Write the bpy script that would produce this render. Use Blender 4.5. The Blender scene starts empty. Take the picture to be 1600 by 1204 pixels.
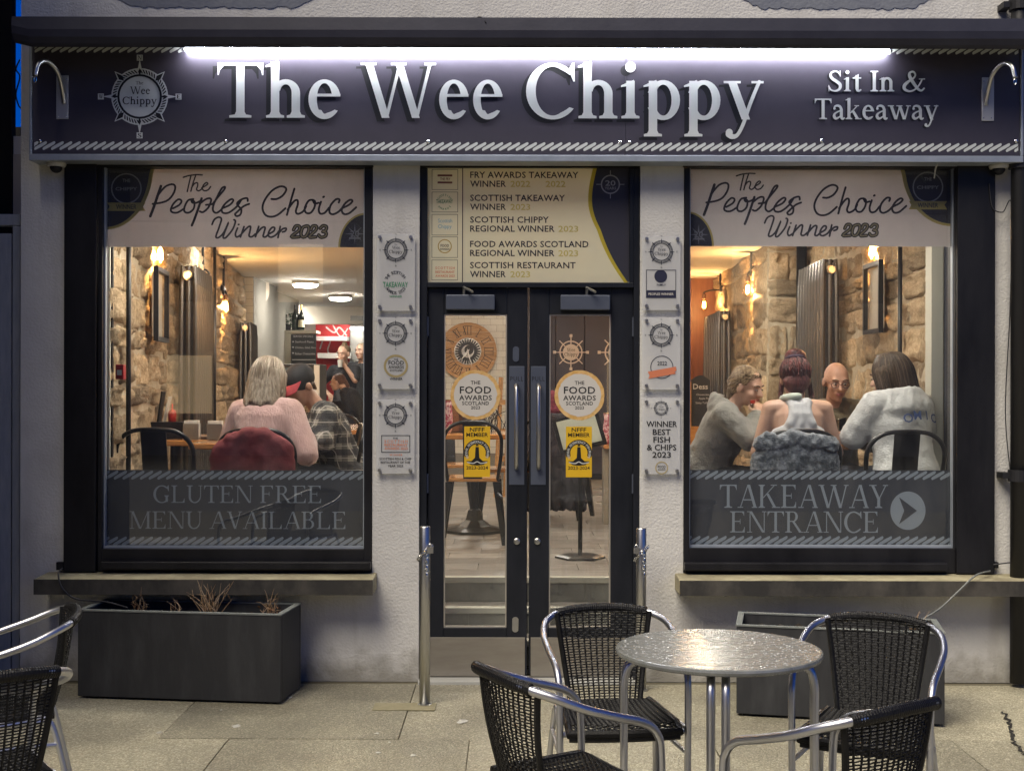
import bpy, bmesh, math, random
from mathutils import Vector, Matrix, noise
from mathutils.geometry import delaunay_2d_cdt
R = math.radians
random.seed(7)
S = bpy.context.scene
COL = S.collection

# ------------------------------------------------------------------ camera, sky, light, exposure
F = 2000.0; CD = 6.67; CH = 1.543
cam_d = bpy.data.cameras.new('camera'); cam = bpy.data.objects.new('camera', cam_d); COL.objects.link(cam)
cam.location = (0, -CD, CH); cam.rotation_euler = (R(90), R(-0.12), 0)
cam_d.sensor_width = 36; cam_d.lens = F / 1600 * 36; cam_d.clip_end = 2000; cam_d.clip_start = 0.05
S.camera = cam
W = bpy.data.worlds.new('World'); S.world = W; W.use_nodes = True
wn = W.node_tree; bg = wn.nodes['Background']
sky = wn.nodes.new('ShaderNodeTexSky'); sky.sky_type = 'NISHITA'; sky.sun_disc = False
sky.sun_elevation = R(3.6); sky.sun_rotation = R(150); sky.ozone_density = 10.0; sky.dust_density = 0.3
wn.links.new(sky.outputs[0], bg.inputs[0]); bg.inputs[1].default_value = 0.125
sun_d = bpy.data.lights.new('sun', 'SUN'); sun = bpy.data.objects.new('sun', sun_d); COL.objects.link(sun)
sun_d.energy = 3.3; sun_d.angle = R(40); sun_d.color = (1.0, 0.90, 0.74)
sun.rotation_euler = Vector((0.55, 0.8, -1.4)).to_track_quat('-Z', 'Y').to_euler()
S.view_settings.view_transform = 'Standard'; S.view_settings.look = 'None'
S.view_settings.exposure = 0.5; S.view_settings.gamma = 1.0
S.cycles.max_bounces = 8; S.cycles.transparent_max_bounces = 12; S.cycles.caustics_reflective = False
S.cycles.caustics_refractive = False; S.cycles.sample_clamp_indirect = 4.0; S.cycles.use_denoising = True

def X(px, Y=0.0): return (px - 800) * (Y + CD) / F
def Z(py, Y=0.0): return CH - (py - 602) * (Y + CD) / F
def P(px, py, Y=0.0): return Vector((X(px, Y), Y, Z(py, Y)))

# ------------------------------------------------------------------ materials
MATS = {}
def mat(name, col, rough=.5, metal=0., col2=None, vs=6., lo=.35, hi=.65, bump=0., bs=80., rnd=0., stretch=None,
        emit=0., ecol=None, transl=0., spec=.5, bump2=0., bs2=8., coat=0., rvar=0., tex='noise', sheen=0., alpha=1.):
    if name in MATS: return MATS[name]
    m = bpy.data.materials.new(name); m.use_nodes = True; MATS[name] = m
    nt = m.node_tree; N = nt.nodes; L = nt.links; b = N['Principled BSDF']
    b.inputs['Roughness'].default_value = rough; b.inputs['Metallic'].default_value = metal
    b.inputs['Specular IOR Level'].default_value = spec
    b.inputs['Coat Weight'].default_value = coat; b.inputs['Sheen Weight'].default_value = sheen
    c4 = (*col, 1); tc = N.new('ShaderNodeTexCoord'); src = tc.outputs['Object']
    if stretch:
        mp = N.new('ShaderNodeMapping'); mp.inputs['Scale'].default_value = stretch
        L.new(src, mp.inputs[0]); src = mp.outputs[0]
    oi = None
    if rnd:
        oi = N.new('ShaderNodeObjectInfo')
        va = N.new('ShaderNodeVectorMath'); va.operation = 'SCALE'; va.inputs[0].default_value = (13.7, 7.3, 21.1)
        L.new(oi.outputs['Random'], va.inputs['Scale'])
        ad = N.new('ShaderNodeVectorMath'); ad.operation = 'ADD'; L.new(src, ad.inputs[0]); L.new(va.outputs[0], ad.inputs[1]); src = ad.outputs[0]
    colout = None
    if col2:
        if tex == 'voronoi':
            n = N.new('ShaderNodeTexVoronoi'); n.inputs['Scale'].default_value = vs; fo = n.outputs['Color']
            sp = N.new('ShaderNodeSeparateColor'); L.new(fo, sp.inputs[0]); fo = sp.outputs[0]
        else:
            n = N.new('ShaderNodeTexNoise'); n.inputs['Scale'].default_value = vs; n.inputs['Detail'].default_value = 6; n.inputs['Roughness'].default_value = .65; fo = n.outputs['Fac']
        L.new(src, n.inputs['Vector'])
        cr = N.new('ShaderNodeValToRGB'); cr.color_ramp.elements[0].position = lo; cr.color_ramp.elements[1].position = hi
        cr.color_ramp.elements[0].color = c4; cr.color_ramp.elements[1].color = (*col2, 1)
        L.new(fo, cr.inputs[0]); colout = cr.outputs[0]
        if rvar:
            mr = N.new('ShaderNodeMapRange'); mr.inputs['To Min'].default_value = rough - rvar; mr.inputs['To Max'].default_value = rough + rvar
            L.new(fo, mr.inputs[0]); L.new(mr.outputs[0], b.inputs['Roughness'])
    if rnd:
        mr = N.new('ShaderNodeMapRange'); mr.inputs['To Min'].default_value = 1 - rnd; mr.inputs['To Max'].default_value = 1 + rnd
        L.new(oi.outputs['Random'], mr.inputs[0])
        hs = N.new('ShaderNodeHueSaturation'); L.new(mr.outputs[0], hs.inputs['Value'])
        if colout: L.new(colout, hs.inputs['Color'])
        else: hs.inputs['Color'].default_value = c4
        colout = hs.outputs[0]
    if colout: L.new(colout, b.inputs['Base Color'])
    else: b.inputs['Base Color'].default_value = c4
    nrm = None
    for st, sc in ((bump2, bs2), (bump, bs)):
        if st:
            n2 = N.new('ShaderNodeTexNoise'); n2.inputs['Scale'].default_value = sc; n2.inputs['Detail'].default_value = 4
            L.new(src, n2.inputs['Vector'])
            bp = N.new('ShaderNodeBump'); bp.inputs['Strength'].default_value = st; bp.inputs['Distance'].default_value = .01
            L.new(n2.outputs['Fac'], bp.inputs['Height'])
            if nrm: L.new(nrm, bp.inputs['Normal'])
            nrm = bp.outputs[0]
    if nrm: L.new(nrm, b.inputs['Normal'])
    if emit:
        b.inputs['Emission Color'].default_value = (*(ecol or col), 1); b.inputs['Emission Strength'].default_value = emit
    if transl:
        tb = N.new('ShaderNodeBsdfTranslucent'); mx = N.new('ShaderNodeMixShader'); mx.inputs[0].default_value = transl
        if colout: L.new(colout, tb.inputs[0])
        else: tb.inputs[0].default_value = c4
        L.new(b.outputs[0], mx.inputs[1]); L.new(tb.outputs[0], mx.inputs[2])
        L.new(mx.outputs[0], N['Material Output'].inputs[0])
    if alpha < 1: b.inputs['Alpha'].default_value = alpha
    return m

def glassmat(name, tint=(.96, .97, .97), ior=1.45, rough=0.0, haze=0.0, smear=0.0):
    m = bpy.data.materials.new(name); m.use_nodes = True; nt = m.node_tree; N = nt.nodes; L = nt.links; N.remove(N['Principled BSDF'])
    t = N.new('ShaderNodeBsdfTransparent'); t.inputs[0].default_value = (*tint, 1)
    g = N.new('ShaderNodeBsdfGlossy'); g.inputs['Roughness'].default_value = rough
    ge = N.new('ShaderNodeNewGeometry'); dt = N.new('ShaderNodeVectorMath'); dt.operation = 'DOT_PRODUCT'; L.new(ge.outputs['Normal'], dt.inputs[0]); L.new(ge.outputs['Incoming'], dt.inputs[1])
    ab = N.new('ShaderNodeMath'); ab.operation = 'ABSOLUTE'; L.new(dt.outputs['Value'], ab.inputs[0]); su = N.new('ShaderNodeMath'); su.operation = 'SUBTRACT'; su.inputs[0].default_value = 1.; L.new(ab.outputs[0], su.inputs[1])
    pw = N.new('ShaderNodeMath'); pw.operation = 'POWER'; pw.inputs[1].default_value = 5.; L.new(su.outputs[0], pw.inputs[0]); f0 = ((ior - 1) / (ior + 1)) ** 2
    fr = N.new('ShaderNodeMath'); fr.operation = 'MULTIPLY_ADD'; fr.inputs[1].default_value = 1 - f0; fr.inputs[2].default_value = f0; L.new(pw.outputs[0], fr.inputs[0]); mx = N.new('ShaderNodeMixShader')
    L.new(fr.outputs[0], mx.inputs[0]); L.new(t.outputs[0], mx.inputs[1]); L.new(g.outputs[0], mx.inputs[2])
    o = mx.outputs[0]
    if haze:
        d = N.new('ShaderNodeBsdfDiffuse'); d.inputs[0].default_value = (.8, .8, .8, 1); m2 = N.new('ShaderNodeMixShader'); m2.inputs[0].default_value = haze
        L.new(o, m2.inputs[1]); L.new(d.outputs[0], m2.inputs[2]); o = m2.outputs[0]
    if smear:
        tc = N.new('ShaderNodeTexCoord'); mp = N.new('ShaderNodeMapping'); mp.inputs['Scale'].default_value = (3., 3., .9); mp.inputs['Rotation'].default_value = (0, .5, 0); L.new(tc.outputs['Object'], mp.inputs[0])
        n = N.new('ShaderNodeTexNoise'); n.inputs['Scale'].default_value = 2.6; n.inputs['Detail'].default_value = 8; n.inputs['Roughness'].default_value = .7; L.new(mp.outputs[0], n.inputs['Vector'])
        mr = N.new('ShaderNodeMapRange'); mr.inputs['From Min'].default_value = .42; mr.inputs['From Max'].default_value = .75; mr.inputs['To Min'].default_value = smear * .2; mr.inputs['To Max'].default_value = smear; L.new(n.outputs['Fac'], mr.inputs[0])
        d = N.new('ShaderNodeBsdfDiffuse'); d.inputs[0].default_value = (.75, .75, .75, 1); m2 = N.new('ShaderNodeMixShader'); L.new(mr.outputs[0], m2.inputs[0]); L.new(o, m2.inputs[1]); L.new(d.outputs[0], m2.inputs[2]); o = m2.outputs[0]
    L.new(o, N['Material Output'].inputs[0]); MATS[name] = m
    return m

# ------------------------------------------------------------------ object helpers
OFF = {}
def thing(name, label, cat, loc=(0, 0, 0), rotz=0., group=None):
    o = bpy.data.objects.new(name, None); COL.objects.link(o); o.location = loc; o.rotation_euler = (0, 0, rotz)
    o.empty_display_size = .1
    o['label'] = label; o['category'] = cat
    if group: o['group'] = group
    OFF[o.name] = Vector(loc)
    return o
def tag(o, label, cat, group=None):
    o['label'] = label; o['category'] = cat
    if group: o['group'] = group
    return o
def link(name, me, parent=None):
    o = bpy.data.objects.new(name, me); COL.objects.link(o)
    if parent: o.parent = parent
    return o
def dup(root, loc=None, rotz=None, label=None, group=None):
    r = root.copy(); COL.objects.link(r)
    if loc is not None: r.location = loc
    if rotz is not None: r.rotation_euler = (0, 0, rotz)
    if label: r['label'] = label
    if group: r['group'] = group
    for c in list(root.children):
        k = c.copy(); COL.objects.link(k); k.parent = r
        for g in list(c.children):
            d = g.copy(); COL.objects.link(d); d.parent = k
    return r

def catmull(pts, n=8, closed=False):
    pts = [Vector(p) for p in pts]; out = []; L = len(pts)
    segs = L if closed else L - 1
    for i in range(segs):
        if closed: a, b, c, d = pts[i - 1], pts[i], pts[(i + 1) % L], pts[(i + 2) % L]
        else: a, b, c, d = pts[max(i - 1, 0)], pts[i], pts[i + 1], pts[min(i + 2, L - 1)]
        for k in range(n):
            t = k / n
            out.append(.5 * ((2 * b) + (c - a) * t + (2 * a - 5 * b + 4 * c - d) * t * t + (3 * b - a - 3 * c + d) * t ** 3))
    if not closed: out.append(pts[-1])
    return out

class MB:
    def __init__(s): s.v = []; s.f = []; s.m = []; s.cm = 0
    def add(s, vs, fs, M=None):
        o = len(s.v)
        s.v += [(M @ Vector(p)) if M else Vector(p) for p in vs]
        for f in fs: s.f.append([i + o for i in f]); s.m.append(s.cm)
        return s
    def box(s, x0, x1, y0, y1, z0, z1, M=None):
        return s.add([(x0, y0, z0), (x1, y0, z0), (x1, y1, z0), (x0, y1, z0), (x0, y0, z1), (x1, y0, z1), (x1, y1, z1), (x0, y1, z1)],
                     [(0, 3, 2, 1), (4, 5, 6, 7), (0, 1, 5, 4), (1, 2, 6, 5), (2, 3, 7, 6), (3, 0, 4, 7)], M)
    def prism(s, poly, y0, y1, M=None):   # poly in XZ
        n = len(poly)
        a = sum(poly[i][0] * poly[(i + 1) % n][1] - poly[(i + 1) % n][0] * poly[i][1] for i in range(n))
        if a < 0: poly = poly[::-1]
        vs = [(p[0], y0, p[1]) for p in poly] + [(p[0], y1, p[1]) for p in poly]
        fs = [list(range(n)), list(range(2 * n - 1, n - 1, -1))] + [(i, i + n, (i + 1) % n + n, (i + 1) % n) for i in range(n)]
        return s.add(vs, fs, M)
    def tube(s, pts, r, n=10, closed=False, M=None, sx=1., cap=True):
        pts = [Vector(p) for p in pts]; L = len(pts)
        rs = r if isinstance(r, (list, tuple)) else [r] * L
        up = Vector((0, 0, 1)); vs = []; fs = []; prev = None
        for i, p in enumerate(pts):
            if closed: t = pts[(i + 1) % L] - pts[i - 1]
            else: t = pts[min(i + 1, L - 1)] - pts[max(i - 1, 0)]
            t = t.normalized() if t.length > 1e-9 else Vector((0, 0, 1))
            if prev is None:
                a = t.cross(up)
                if a.length < 1e-3: a = t.cross(Vector((1, 0, 0)))
            else:
                a = prev - t * prev.dot(t)
                if a.length < 1e-6: a = t.cross(up)
            a.normalize(); prev = a; b = t.cross(a)
            for k in range(n):
                th = 2 * math.pi * k / n
                vs.append(p + (a * math.cos(th) * sx + b * math.sin(th)) * rs[i])
        for i in range(L if closed else L - 1):
            for k in range(n):
                j = (i + 1) % L
                fs.append((i * n + k, i * n + (k + 1) % n, j * n + (k + 1) % n, j * n + k))
        if not closed and cap:
            fs.append(list(range(n))[::-1]); fs.append([(L - 1) * n + k for k in range(n)])
        return s.add(vs, fs, M)
    def lathe(s, prof, n=24, M=None):
        vs = []; fs = []; L = len(prof)
        for r, z in prof:
            for k in range(n):
                th = 2 * math.pi * k / n; vs.append((r * math.cos(th), r * math.sin(th), z))
        for i in range(L - 1):
            for k in range(n): fs.append((i * n + k, i * n + (k + 1) % n, (i + 1) * n + (k + 1) % n, (i + 1) * n + k))
        if prof[0][0] > 1e-6: fs.append(list(range(n))[::-1])
        if prof[-1][0] > 1e-6: fs.append([(L - 1) * n + k for k in range(n)])
        return s.add(vs, fs, M)
    def ell(s, c, r, n=14, M=None, rot=None):
        vs = []; fs = []; c = Vector(c); h = n // 2 + 1
        vs.append(Vector((0, 0, -1)))
        for i in range(1, h):
            ph = -math.pi / 2 + math.pi * i / h
            for k in range(n):
                th = 2 * math.pi * k / n; vs.append(Vector((math.cos(ph) * math.cos(th), math.cos(ph) * math.sin(th), math.sin(ph))))
        vs.append(Vector((0, 0, 1)))
        for k in range(n): fs.append((0, 1 + (k + 1) % n, 1 + k))
        for i in range(h - 2):
            for k in range(n): a = 1 + i * n; fs.append((a + k, a + (k + 1) % n, a + n + (k + 1) % n, a + n + k))
        a = 1 + (h - 2) * n; t = len(vs) - 1
        for k in range(n): fs.append((a + k, a + (k + 1) % n, t))
        out = []
        for v in vs:
            w = Vector((v.x * r[0], v.y * r[1], v.z * r[2]))
            if rot: w = rot @ w
            out.append(w + c)
        return s.add(out, fs, M)
    def cap(s, a, b, ra, rb, n=12):   # round cone
        a = Vector(a); b = Vector(b); d = b - a; L = d.length
        if L < 1e-5: return s.ell(a, (ra, ra, ra), n)
        q = d.to_track_quat('Z', 'Y').to_matrix().to_4x4(); M = Matrix.Translation(a) @ q
        pr = [(max(1e-5, ra * math.cos(t)), ra * math.sin(t)) for t in [R(-90), R(-60), R(-30), 0]]
        pr += [(max(1e-5, rb * math.cos(t)), L + rb * math.sin(t)) for t in [0, R(30), R(60), R(90)]]
        return s.lathe(pr, n, M)
    def mesh(s, name, mats, smooth=False):
        me = bpy.data.meshes.new(name); me.from_pydata([tuple(v) for v in s.v], [], s.f)
        for m in (mats if isinstance(mats, (list, tuple)) else [mats]): me.materials.append(m)
        if any(s.m): me.polygons.foreach_set('material_index', s.m)
        if smooth: me.polygons.foreach_set('use_smooth', [True] * len(me.polygons))
        me.update(); return me
    def build(s, name, mats, parent=None, smooth=False, bevel=0., local=False, segs=2):
        if parent is not None and not local:
            off = OFF.get(parent.name)
            if off is not None: s.v = [v - off for v in s.v]
        o = link(name, s.mesh(name, mats, smooth), parent)
        if parent is not None and not local and OFF.get(parent.name) is not None: OFF[o.name] = OFF[parent.name]
        if bevel:
            b = o.modifiers.new('bevel', 'BEVEL'); b.width = bevel; b.segments = segs; b.limit_method = 'ANGLE'; b.angle_limit = R(40)
        return o
def structure(o): o['kind'] = 'structure'; return o

# ------------------------------------------------------------------ flat print: polygons in XZ
def union(polys):
    vs = []; fs = []
    for p in polys:
        n = len(p); a = sum(p[i][0] * p[(i + 1) % n][1] - p[(i + 1) % n][0] * p[i][1] for i in range(n))
        if abs(a) < 1e-12: continue
        if a < 0: p = p[::-1]
        o = len(vs); vs += [Vector((q[0], q[1])) for q in p]; fs.append(list(range(o, o + n)))
    r = delaunay_2d_cdt(vs, [], fs, 1, 1e-7)
    keep = [f for f, of in zip(r[2], r[5]) if of]
    return r[0], keep
def print_mesh(name, polys, Y, m, parent, thick=0., uni=True):
    mb = MB()
    if uni: V2, fs = union(polys)
    else:
        V2 = []; fs = []
        for p in polys: o = len(V2); V2 += [Vector((q[0], q[1])) for q in p]; fs.append(list(range(o, o + len(p))))
    out = []
    for f in fs:
        n = len(f); a = sum(V2[f[i]].x * V2[f[(i + 1) % n]].y - V2[f[(i + 1) % n]].x * V2[f[i]].y for i in range(n))
        out.append(list(f) if a > 0 else list(f)[::-1])
    vs = [(v.x, Y, v.y) for v in V2]
    if thick:
        k = len(vs); cnt = {}
        for f in out:
            for i in range(len(f)): cnt[(f[i], f[(i + 1) % len(f)])] = 1
        side = [(b, a, a + k, b + k) for (a, b) in cnt if (b, a) not in cnt]
        vs += [(v.x, Y + thick, v.y) for v in V2]; out = out + side
    mb.add(vs, out)
    return mb.build(name, m, parent)

def rect(x0, y0, x1, y1): return [(x0, y0), (x1, y0), (x1, y1), (x0, y1)]
def ring(cx, cy, rx, ry, tx, ty, a0=0, a1=360, n=28, wf=None):
    out = []
    for i in range(n):
        q = []
        for j in (i, i + 1):
            t = R(a0 + (a1 - a0) * j / n); q.append((math.cos(t), math.sin(t), j / n))
        (c0, s0, u0), (c1, s1, u1) = q
        k0 = wf(u0) if wf else 1; k1 = wf(u1) if wf else 1
        out.append([(cx + rx * c0, cy + ry * s0), (cx + rx * c1, cy + ry * s1), (cx + (rx - tx * k1) * c1, cy + (ry - ty * k1) * s1), (cx + (rx - tx * k0) * c0, cy + (ry - ty * k0) * s0)])
    return out
def disc(cx, cy, r, n=36, ry=None): ry = ry or r; return [(cx + r * math.cos(2 * math.pi * i / n), cy + ry * math.sin(2 * math.pi * i / n)) for i in range(n)]
def stroke(pts, w, n=6, smooth=True, capn=6):
    p = catmull([(a[0], a[1], 0) for a in pts], n) if smooth else [Vector((a[0], a[1], 0)) for a in pts]
    L = len(p); ws = w if callable(w) else (lambda u: w)
    l = []; r = []; out = []
    for i in range(L):
        t = (p[min(i + 1, L - 1)] - p[max(i - 1, 0)]); t.normalize(); nn = Vector((-t.y, t.x, 0)); h = ws(i / (L - 1)) / 2
        l.append(p[i] + nn * h); r.append(p[i] - nn * h)
    for i in range(L - 1):
        out += [[(a.x, a.y) for a in q] for q in ((l[i], l[i + 1], r[i + 1]), (l[i], r[i + 1], r[i]))]
    if capn:
        for i in (0, L - 1): out.append(disc(p[i].x, p[i].y, ws(i / (L - 1)) / 2, capn * 2))
    return out

# ---- sans lettering from the built-in font (glyph cache)
GC = {}
def font_cache(chars):
    obs = []
    for bold in (0, 1):
        for c in chars:
            for st in (c, c + 'I'):
                cu = bpy.data.curves.new('t', 'FONT'); cu.body = st; cu.resolution_u = 2; cu.size = 1
                if bold: cu.offset = .015
                o = bpy.data.objects.new('t', cu); COL.objects.link(o); obs.append((bold, c, st, o))
    bpy.context.view_layer.update(); dg = bpy.context.evaluated_depsgraph_get()
    tmp = {}
    for bold, c, st, o in obs:
        me = bpy.data.meshes.new_from_object(o.evaluated_get(dg)); vs = [(v.co.x, v.co.y) for v in me.vertices]
        tmp[(bold, st)] = (vs, [list(p.vertices) for p in me.polygons]); bpy.data.meshes.remove(me)
    for bold, c, st, o in obs:
        cu = o.data; bpy.data.objects.remove(o); bpy.data.curves.remove(cu)
    for bold in (0, 1):
        mI = max(v[0] for v in tmp[(bold, 'I')][0])
        for c in chars:
            adv = max(v[0] for v in tmp[(bold, c + 'I')][0]) - mI
            GC[(bold, c)] = ([[tmp[(bold, c)][0][i] for i in f] for f in tmp[(bold, c)][1]], adv)
    hs = [y for f in GC[(0, 'H')][0] for x, y in f]; GC['cap'] = max(hs)
font_cache("ABCDEFGHIJKLMNOPQRSTUVWXYZabcdefghijklmnopqrstuvwxyz0123456789&-.,'/")
def sans(s, x0, x1, zb, caph, bold=1, track=0., shear=0.):
    polys = []; x = 0
    for c in s:
        if c == ' ': x += .28 + track; continue
        g, a = GC[(bold, c)]
        polys += [[(px + x, py) for px, py in f] for f in g]; x += a + track
    mn = min(p[0] for f in polys for p in f); mx = max(p[0] for f in polys for p in f)
    sx = (x1 - x0) / (mx - mn); sy = caph / GC['cap']
    return [[(x0 + (px - mn) * sx + shear * py * sy, zb + py * sy) for px, py in f] for f in polys]
def arc_sans(s, cx, cz, r, a0, a1, h, bold=1, flip=False):
    out = []; n = len(s)
    for i, c in enumerate(s):
        if c == ' ': continue
        a = R(a0 + (a1 - a0) * i / max(1, n - 1)); g, ad = GC[(bold, c)]; k = h / GC['cap']
        rot = a - math.pi / 2 if not flip else a + math.pi / 2
        ca, sa = math.cos(rot), math.sin(rot)
        for f in g:
            q = []
            for px, py in f:
                lx = (px - ad / 2) * k; ly = py * k - h / 2
                q.append((cx + r * math.cos(a) + lx * ca - ly * sa, cz + r * math.sin(a) + lx * sa + ly * ca))
            out.append(q)
    return out
# ------------------------------------------------------------------ hand-drawn serif lettering
CAP = .66; XH = .45
def glyph(c, t, n):
    p = []
    def foot(x0, x1, y, u=1, e=.06, eb=None):
        h = n * .75; b = .045; e2 = e if eb is None else eb
        p.append([(x0 - e, y), (x1 + e2, y), (x1 + e2, y + u * h), (x1 + .018, y + u * (h + .01)), (x1, y + u * (h + b)), (x0, y + u * (h + b)), (x0 - .018, y + u * (h + .01)), (x0 - e, y + u * h)])
    def stem(x, y0, y1, w=None): p.append(rect(x, y0, x + (w or t), y1))
    def flag(x, y): p.append([(x - .065, y - .075), (x - .065, y - .055), (x + t * .9, y + .012), (x + t * .9, y - .12), (x, y - .12), (x, y - .065)])
    def diag(xa, ya, xb, yb, w): p.append([(xa, ya), (xa + w, ya), (xb + w, yb), (xb, yb)])
    def tops(x0, x1, y): p.append(rect(x0, y - n * .75, x1, y))
    def armend(x, y, u, d, L=.15): # serif at end of a horizontal arm: u=-1 hangs down, d = outer side
        p.append([(x, y), (x, y + u * L), (x - d * .016, y + u * L), (x - d * .03, y + u * L * .62), (x - d * .085, y + u * n * .9), (x - d * .1, y)])
    adv = .5
    if c == 'T':
        stem(.305 - t / 2, 0, CAP); p.append(rect(.02, CAP - n, .59, CAP)); armend(.02, CAP, -1, -1); armend(.59, CAP, -1, 1); foot(.305 - t / 2, .305 + t / 2, 0, 1, .085); adv = .61
    elif c in 'hn':
        top = .68 if c == 'h' else XH
        stem(.075, 0, top - .01); flag(.075, top); foot(.075, .075 + t, 0); xr = .385 + t * .5
        p += ring(.26, .295, xr - .26, .165, t, n * 1.7, 0, 165, 18); stem(xr - t, 0, .30); foot(xr - t, xr, 0); adv = xr + .07
    elif c == 'i':
        stem(.1, 0, XH); flag(.1, XH); foot(.1, .1 + t, 0); p.append(disc(.1 + t * .5, .615, t * .62, 18)); adv = .2 + t
    elif c == 'p':
        stem(.075, -.215, XH); flag(.075, XH); foot(.075, .075 + t, -.215, 1, .06)
        p += ring(.255, .22, .155 + t * .5, .24, t, n * 1.5, -158, 158, 26); adv = .46 + t * .4
    elif c == 'e':
        p += ring(.235, .222, .2, .238, t, n * 1.25, 10, 180, 18)
        p += ring(.235, .222, .2, .238, t, n * 1.25, 180, 325, 18, lambda u: 1.0 + .55 * math.sin(u * math.pi) * (u > .3) * .8 - .55 * max(0, u - .8) / .2)
        p.append(rect(.235 - .2 + t * .7, .255, .432, .255 + n * .9)); adv = .46
    elif c in 'CG':
        p += ring(.355, .325, .33, .34, t * 1.15, n * 1.3, 38, 322, 36, lambda u: 1.0 - .45 * max(0, abs(u - .5) - .42) / .08)
        p.append([(.60, .665), (.622, .665), (.63, .44), (.61, .44), (.57, .54), (.56, .60)])
        if c == 'G': stem(.50, .03, .27); foot(.50, .50 + t, .28, -1, .05); adv = .70
        else: adv = .66
    elif c in 'WVw':
        H = XH if c == 'w' else CAP; k = .72 if c == 'w' else 1.0
        dx = .215 * k; nn = 2 if c != 'V' else 1
        x = .06
        for i in range(nn):
            diag(x, H, x + dx + .015, 0, t); diag(x + 2 * dx + t * .25, H, x + dx + t * .55, 0, n * 1.15)
            tops(x - .055, x + t + .05, H); last = x + 2 * dx + t * .25
            x = x + 2 * dx + t * .25 - t * .55 + n * .3
        tops(last - .06, last + n + .06, H); adv = last + n + .07
    elif c == 'A':
        diag(.335, CAP, .56, 0, t); diag(.345, CAP, .085, 0, n); p.append(rect(.17, .21, .50, .21 + n)); tops(.01, .20, n * .75); tops(.49, .64 + t * .4, n * .75); adv = .66 + t * .3
    elif c == 'M':
        stem(.10, 0, CAP, n); diag(.09, CAP, .385, 0, t); diag(.72, CAP, .40 + t * .4, 0, n); stem(.70, 0, CAP)
        tops(.02, .20, CAP); tops(.69, .80 + t * .7, CAP); tops(.02, .20, n * .75); foot(.70, .70 + t, 0, 1, .07); adv = .84 + t * .5
    elif c == 'N':
        stem(.11, 0, CAP, n); diag(.10, CAP, .545, 0, t); stem(.56 + t * .5, 0, CAP, n); tops(.02, .2, CAP); tops(.02, .2, n * .75); tops(.50 + t * .5, .66 + t * .5, CAP); adv = .68 + t * .4
    elif c == 'y':
        diag(.05, XH, .225, -.01, t); p += stroke([(.44, XH - .01), (.33, .18), (.245, -.06), (.175, -.19), (.11, -.215), (.065, -.185)], lambda u: n * 1.2 + .35 * t * max(0, u - .6) / .4, 6)
        p.append(disc(.07, -.165, t * .42, 14)); tops(0, .19 + t * .2, XH); tops(.345, .495, XH); adv = .5
    elif c == 'Y':
        diag(.06, CAP, .265, .27, t); diag(.55, CAP, .325, .27, n); stem(.275, 0, .30); foot(.275, .275 + t, 0, 1, .075); tops(0, .22 + t * .3, CAP); tops(.46, .64, CAP); adv = .62
    elif c in 'Kk':
        H = CAP if c == 'K' else .68; A = CAP if c == 'K' else XH; k = 1. if c == 'K' else .72
        stem(.09, 0, H); foot(.09, .09 + t, 0)
        if c == 'K': foot(.09, .09 + t, H, -1)
        else: flag(.09, H)
        diag(.5 * k + .06, A, .1 + t * .6, A * .42, n * 1.2); diag(.22 * k + .06, A * .62, .5 * k + .04, 0, t)
        tops(.40 * k + .04, .60 * k + .05, A); tops(.46 * k + .02, .66 * k + .06 + t * .4, n * .75); adv = .68 * k + .05 + t * .3
    elif c == 'I':
        stem(.11, 0, CAP); foot(.11, .11 + t, 0, 1, .075); foot(.11, .11 + t, CAP, -1, .075); adv = .22 + t
    elif c in 'LEF':
        stem(.1, 0, CAP); foot(.1, .1 + t, 0, 1, .075); foot(.1, .1 + t, CAP, -1, .075)
        w = .54
        if c in 'LE': p.append(rect(.1, 0, w, n)); armend(w, 0, 1, 1, .17)
        if c in 'EF': p.append(rect(.1, CAP - n, w - .02, CAP)); armend(w - .02, CAP, -1, 1, .14); p.append(rect(.1, .33, .38, .33 + n)); p.append(rect(.37, .26, .39, .42))
        adv = .6
    elif c == 'U':
        stem(.1, .22, CAP); foot(.1, .1 + t, CAP, -1, .075); stem(.55, .22, CAP, n); tops(.48, .64, CAP)
        p += ring(.335, .225, .235, .24, t, n * 1.5, 180, 360, 20, lambda u: 1 if u < .6 else 1 - (1 - n / t) * (u - .6) / .4); adv = .68
    elif c in 'RB':
        stem(.1, 0, CAP); foot(.1, .1 + t, 0, 1, .075); foot(.1, .1 + t, CAP, -1, .075, 0)
        p.append(rect(.1, CAP - n, .30, CAP)); p.append(rect(.1, .335, .32, .335 + n)); p += ring(.30, .4975, .17, .1625, t * .95, n, -90, 90, 16)
        if c == 'R': diag(.26, .35, .52, 0, t); tops(.5, .66, n * .75); adv = .66
        else: p.append(rect(.1, 0, .32, n)); p += ring(.32, .175, .2, .175, t, n, -90, 90, 16); adv = .6
    elif c == 'S':
        p += stroke([(.42, .52), (.36, .61), (.26, .645), (.14, .60), (.11, .50), (.18, .40), (.30, .32), (.415, .22), (.41, .10), (.33, .03), (.23, .012), (.12, .05), (.06, .15)],
                    lambda u: n * 1.1 + (t * .95 - n) * max(0, math.sin(math.pi * min(1, max(0, (u - .15) / .7)))), 6, capn=3)
        p.append([(.405, .67), (.425, .67), (.435, .47), (.415, .47)]); p.append([(.045, .20), (.065, .20), (.07, -.01), (.05, -.01)]); adv = .5
    elif c == 't':
        stem(.11, .08, .52); p.append(rect(.02, XH - n, .29, XH)); p.append([(.11 + t, .56), (.02, XH - n * .5), (.11 + t, XH - n)])
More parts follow.
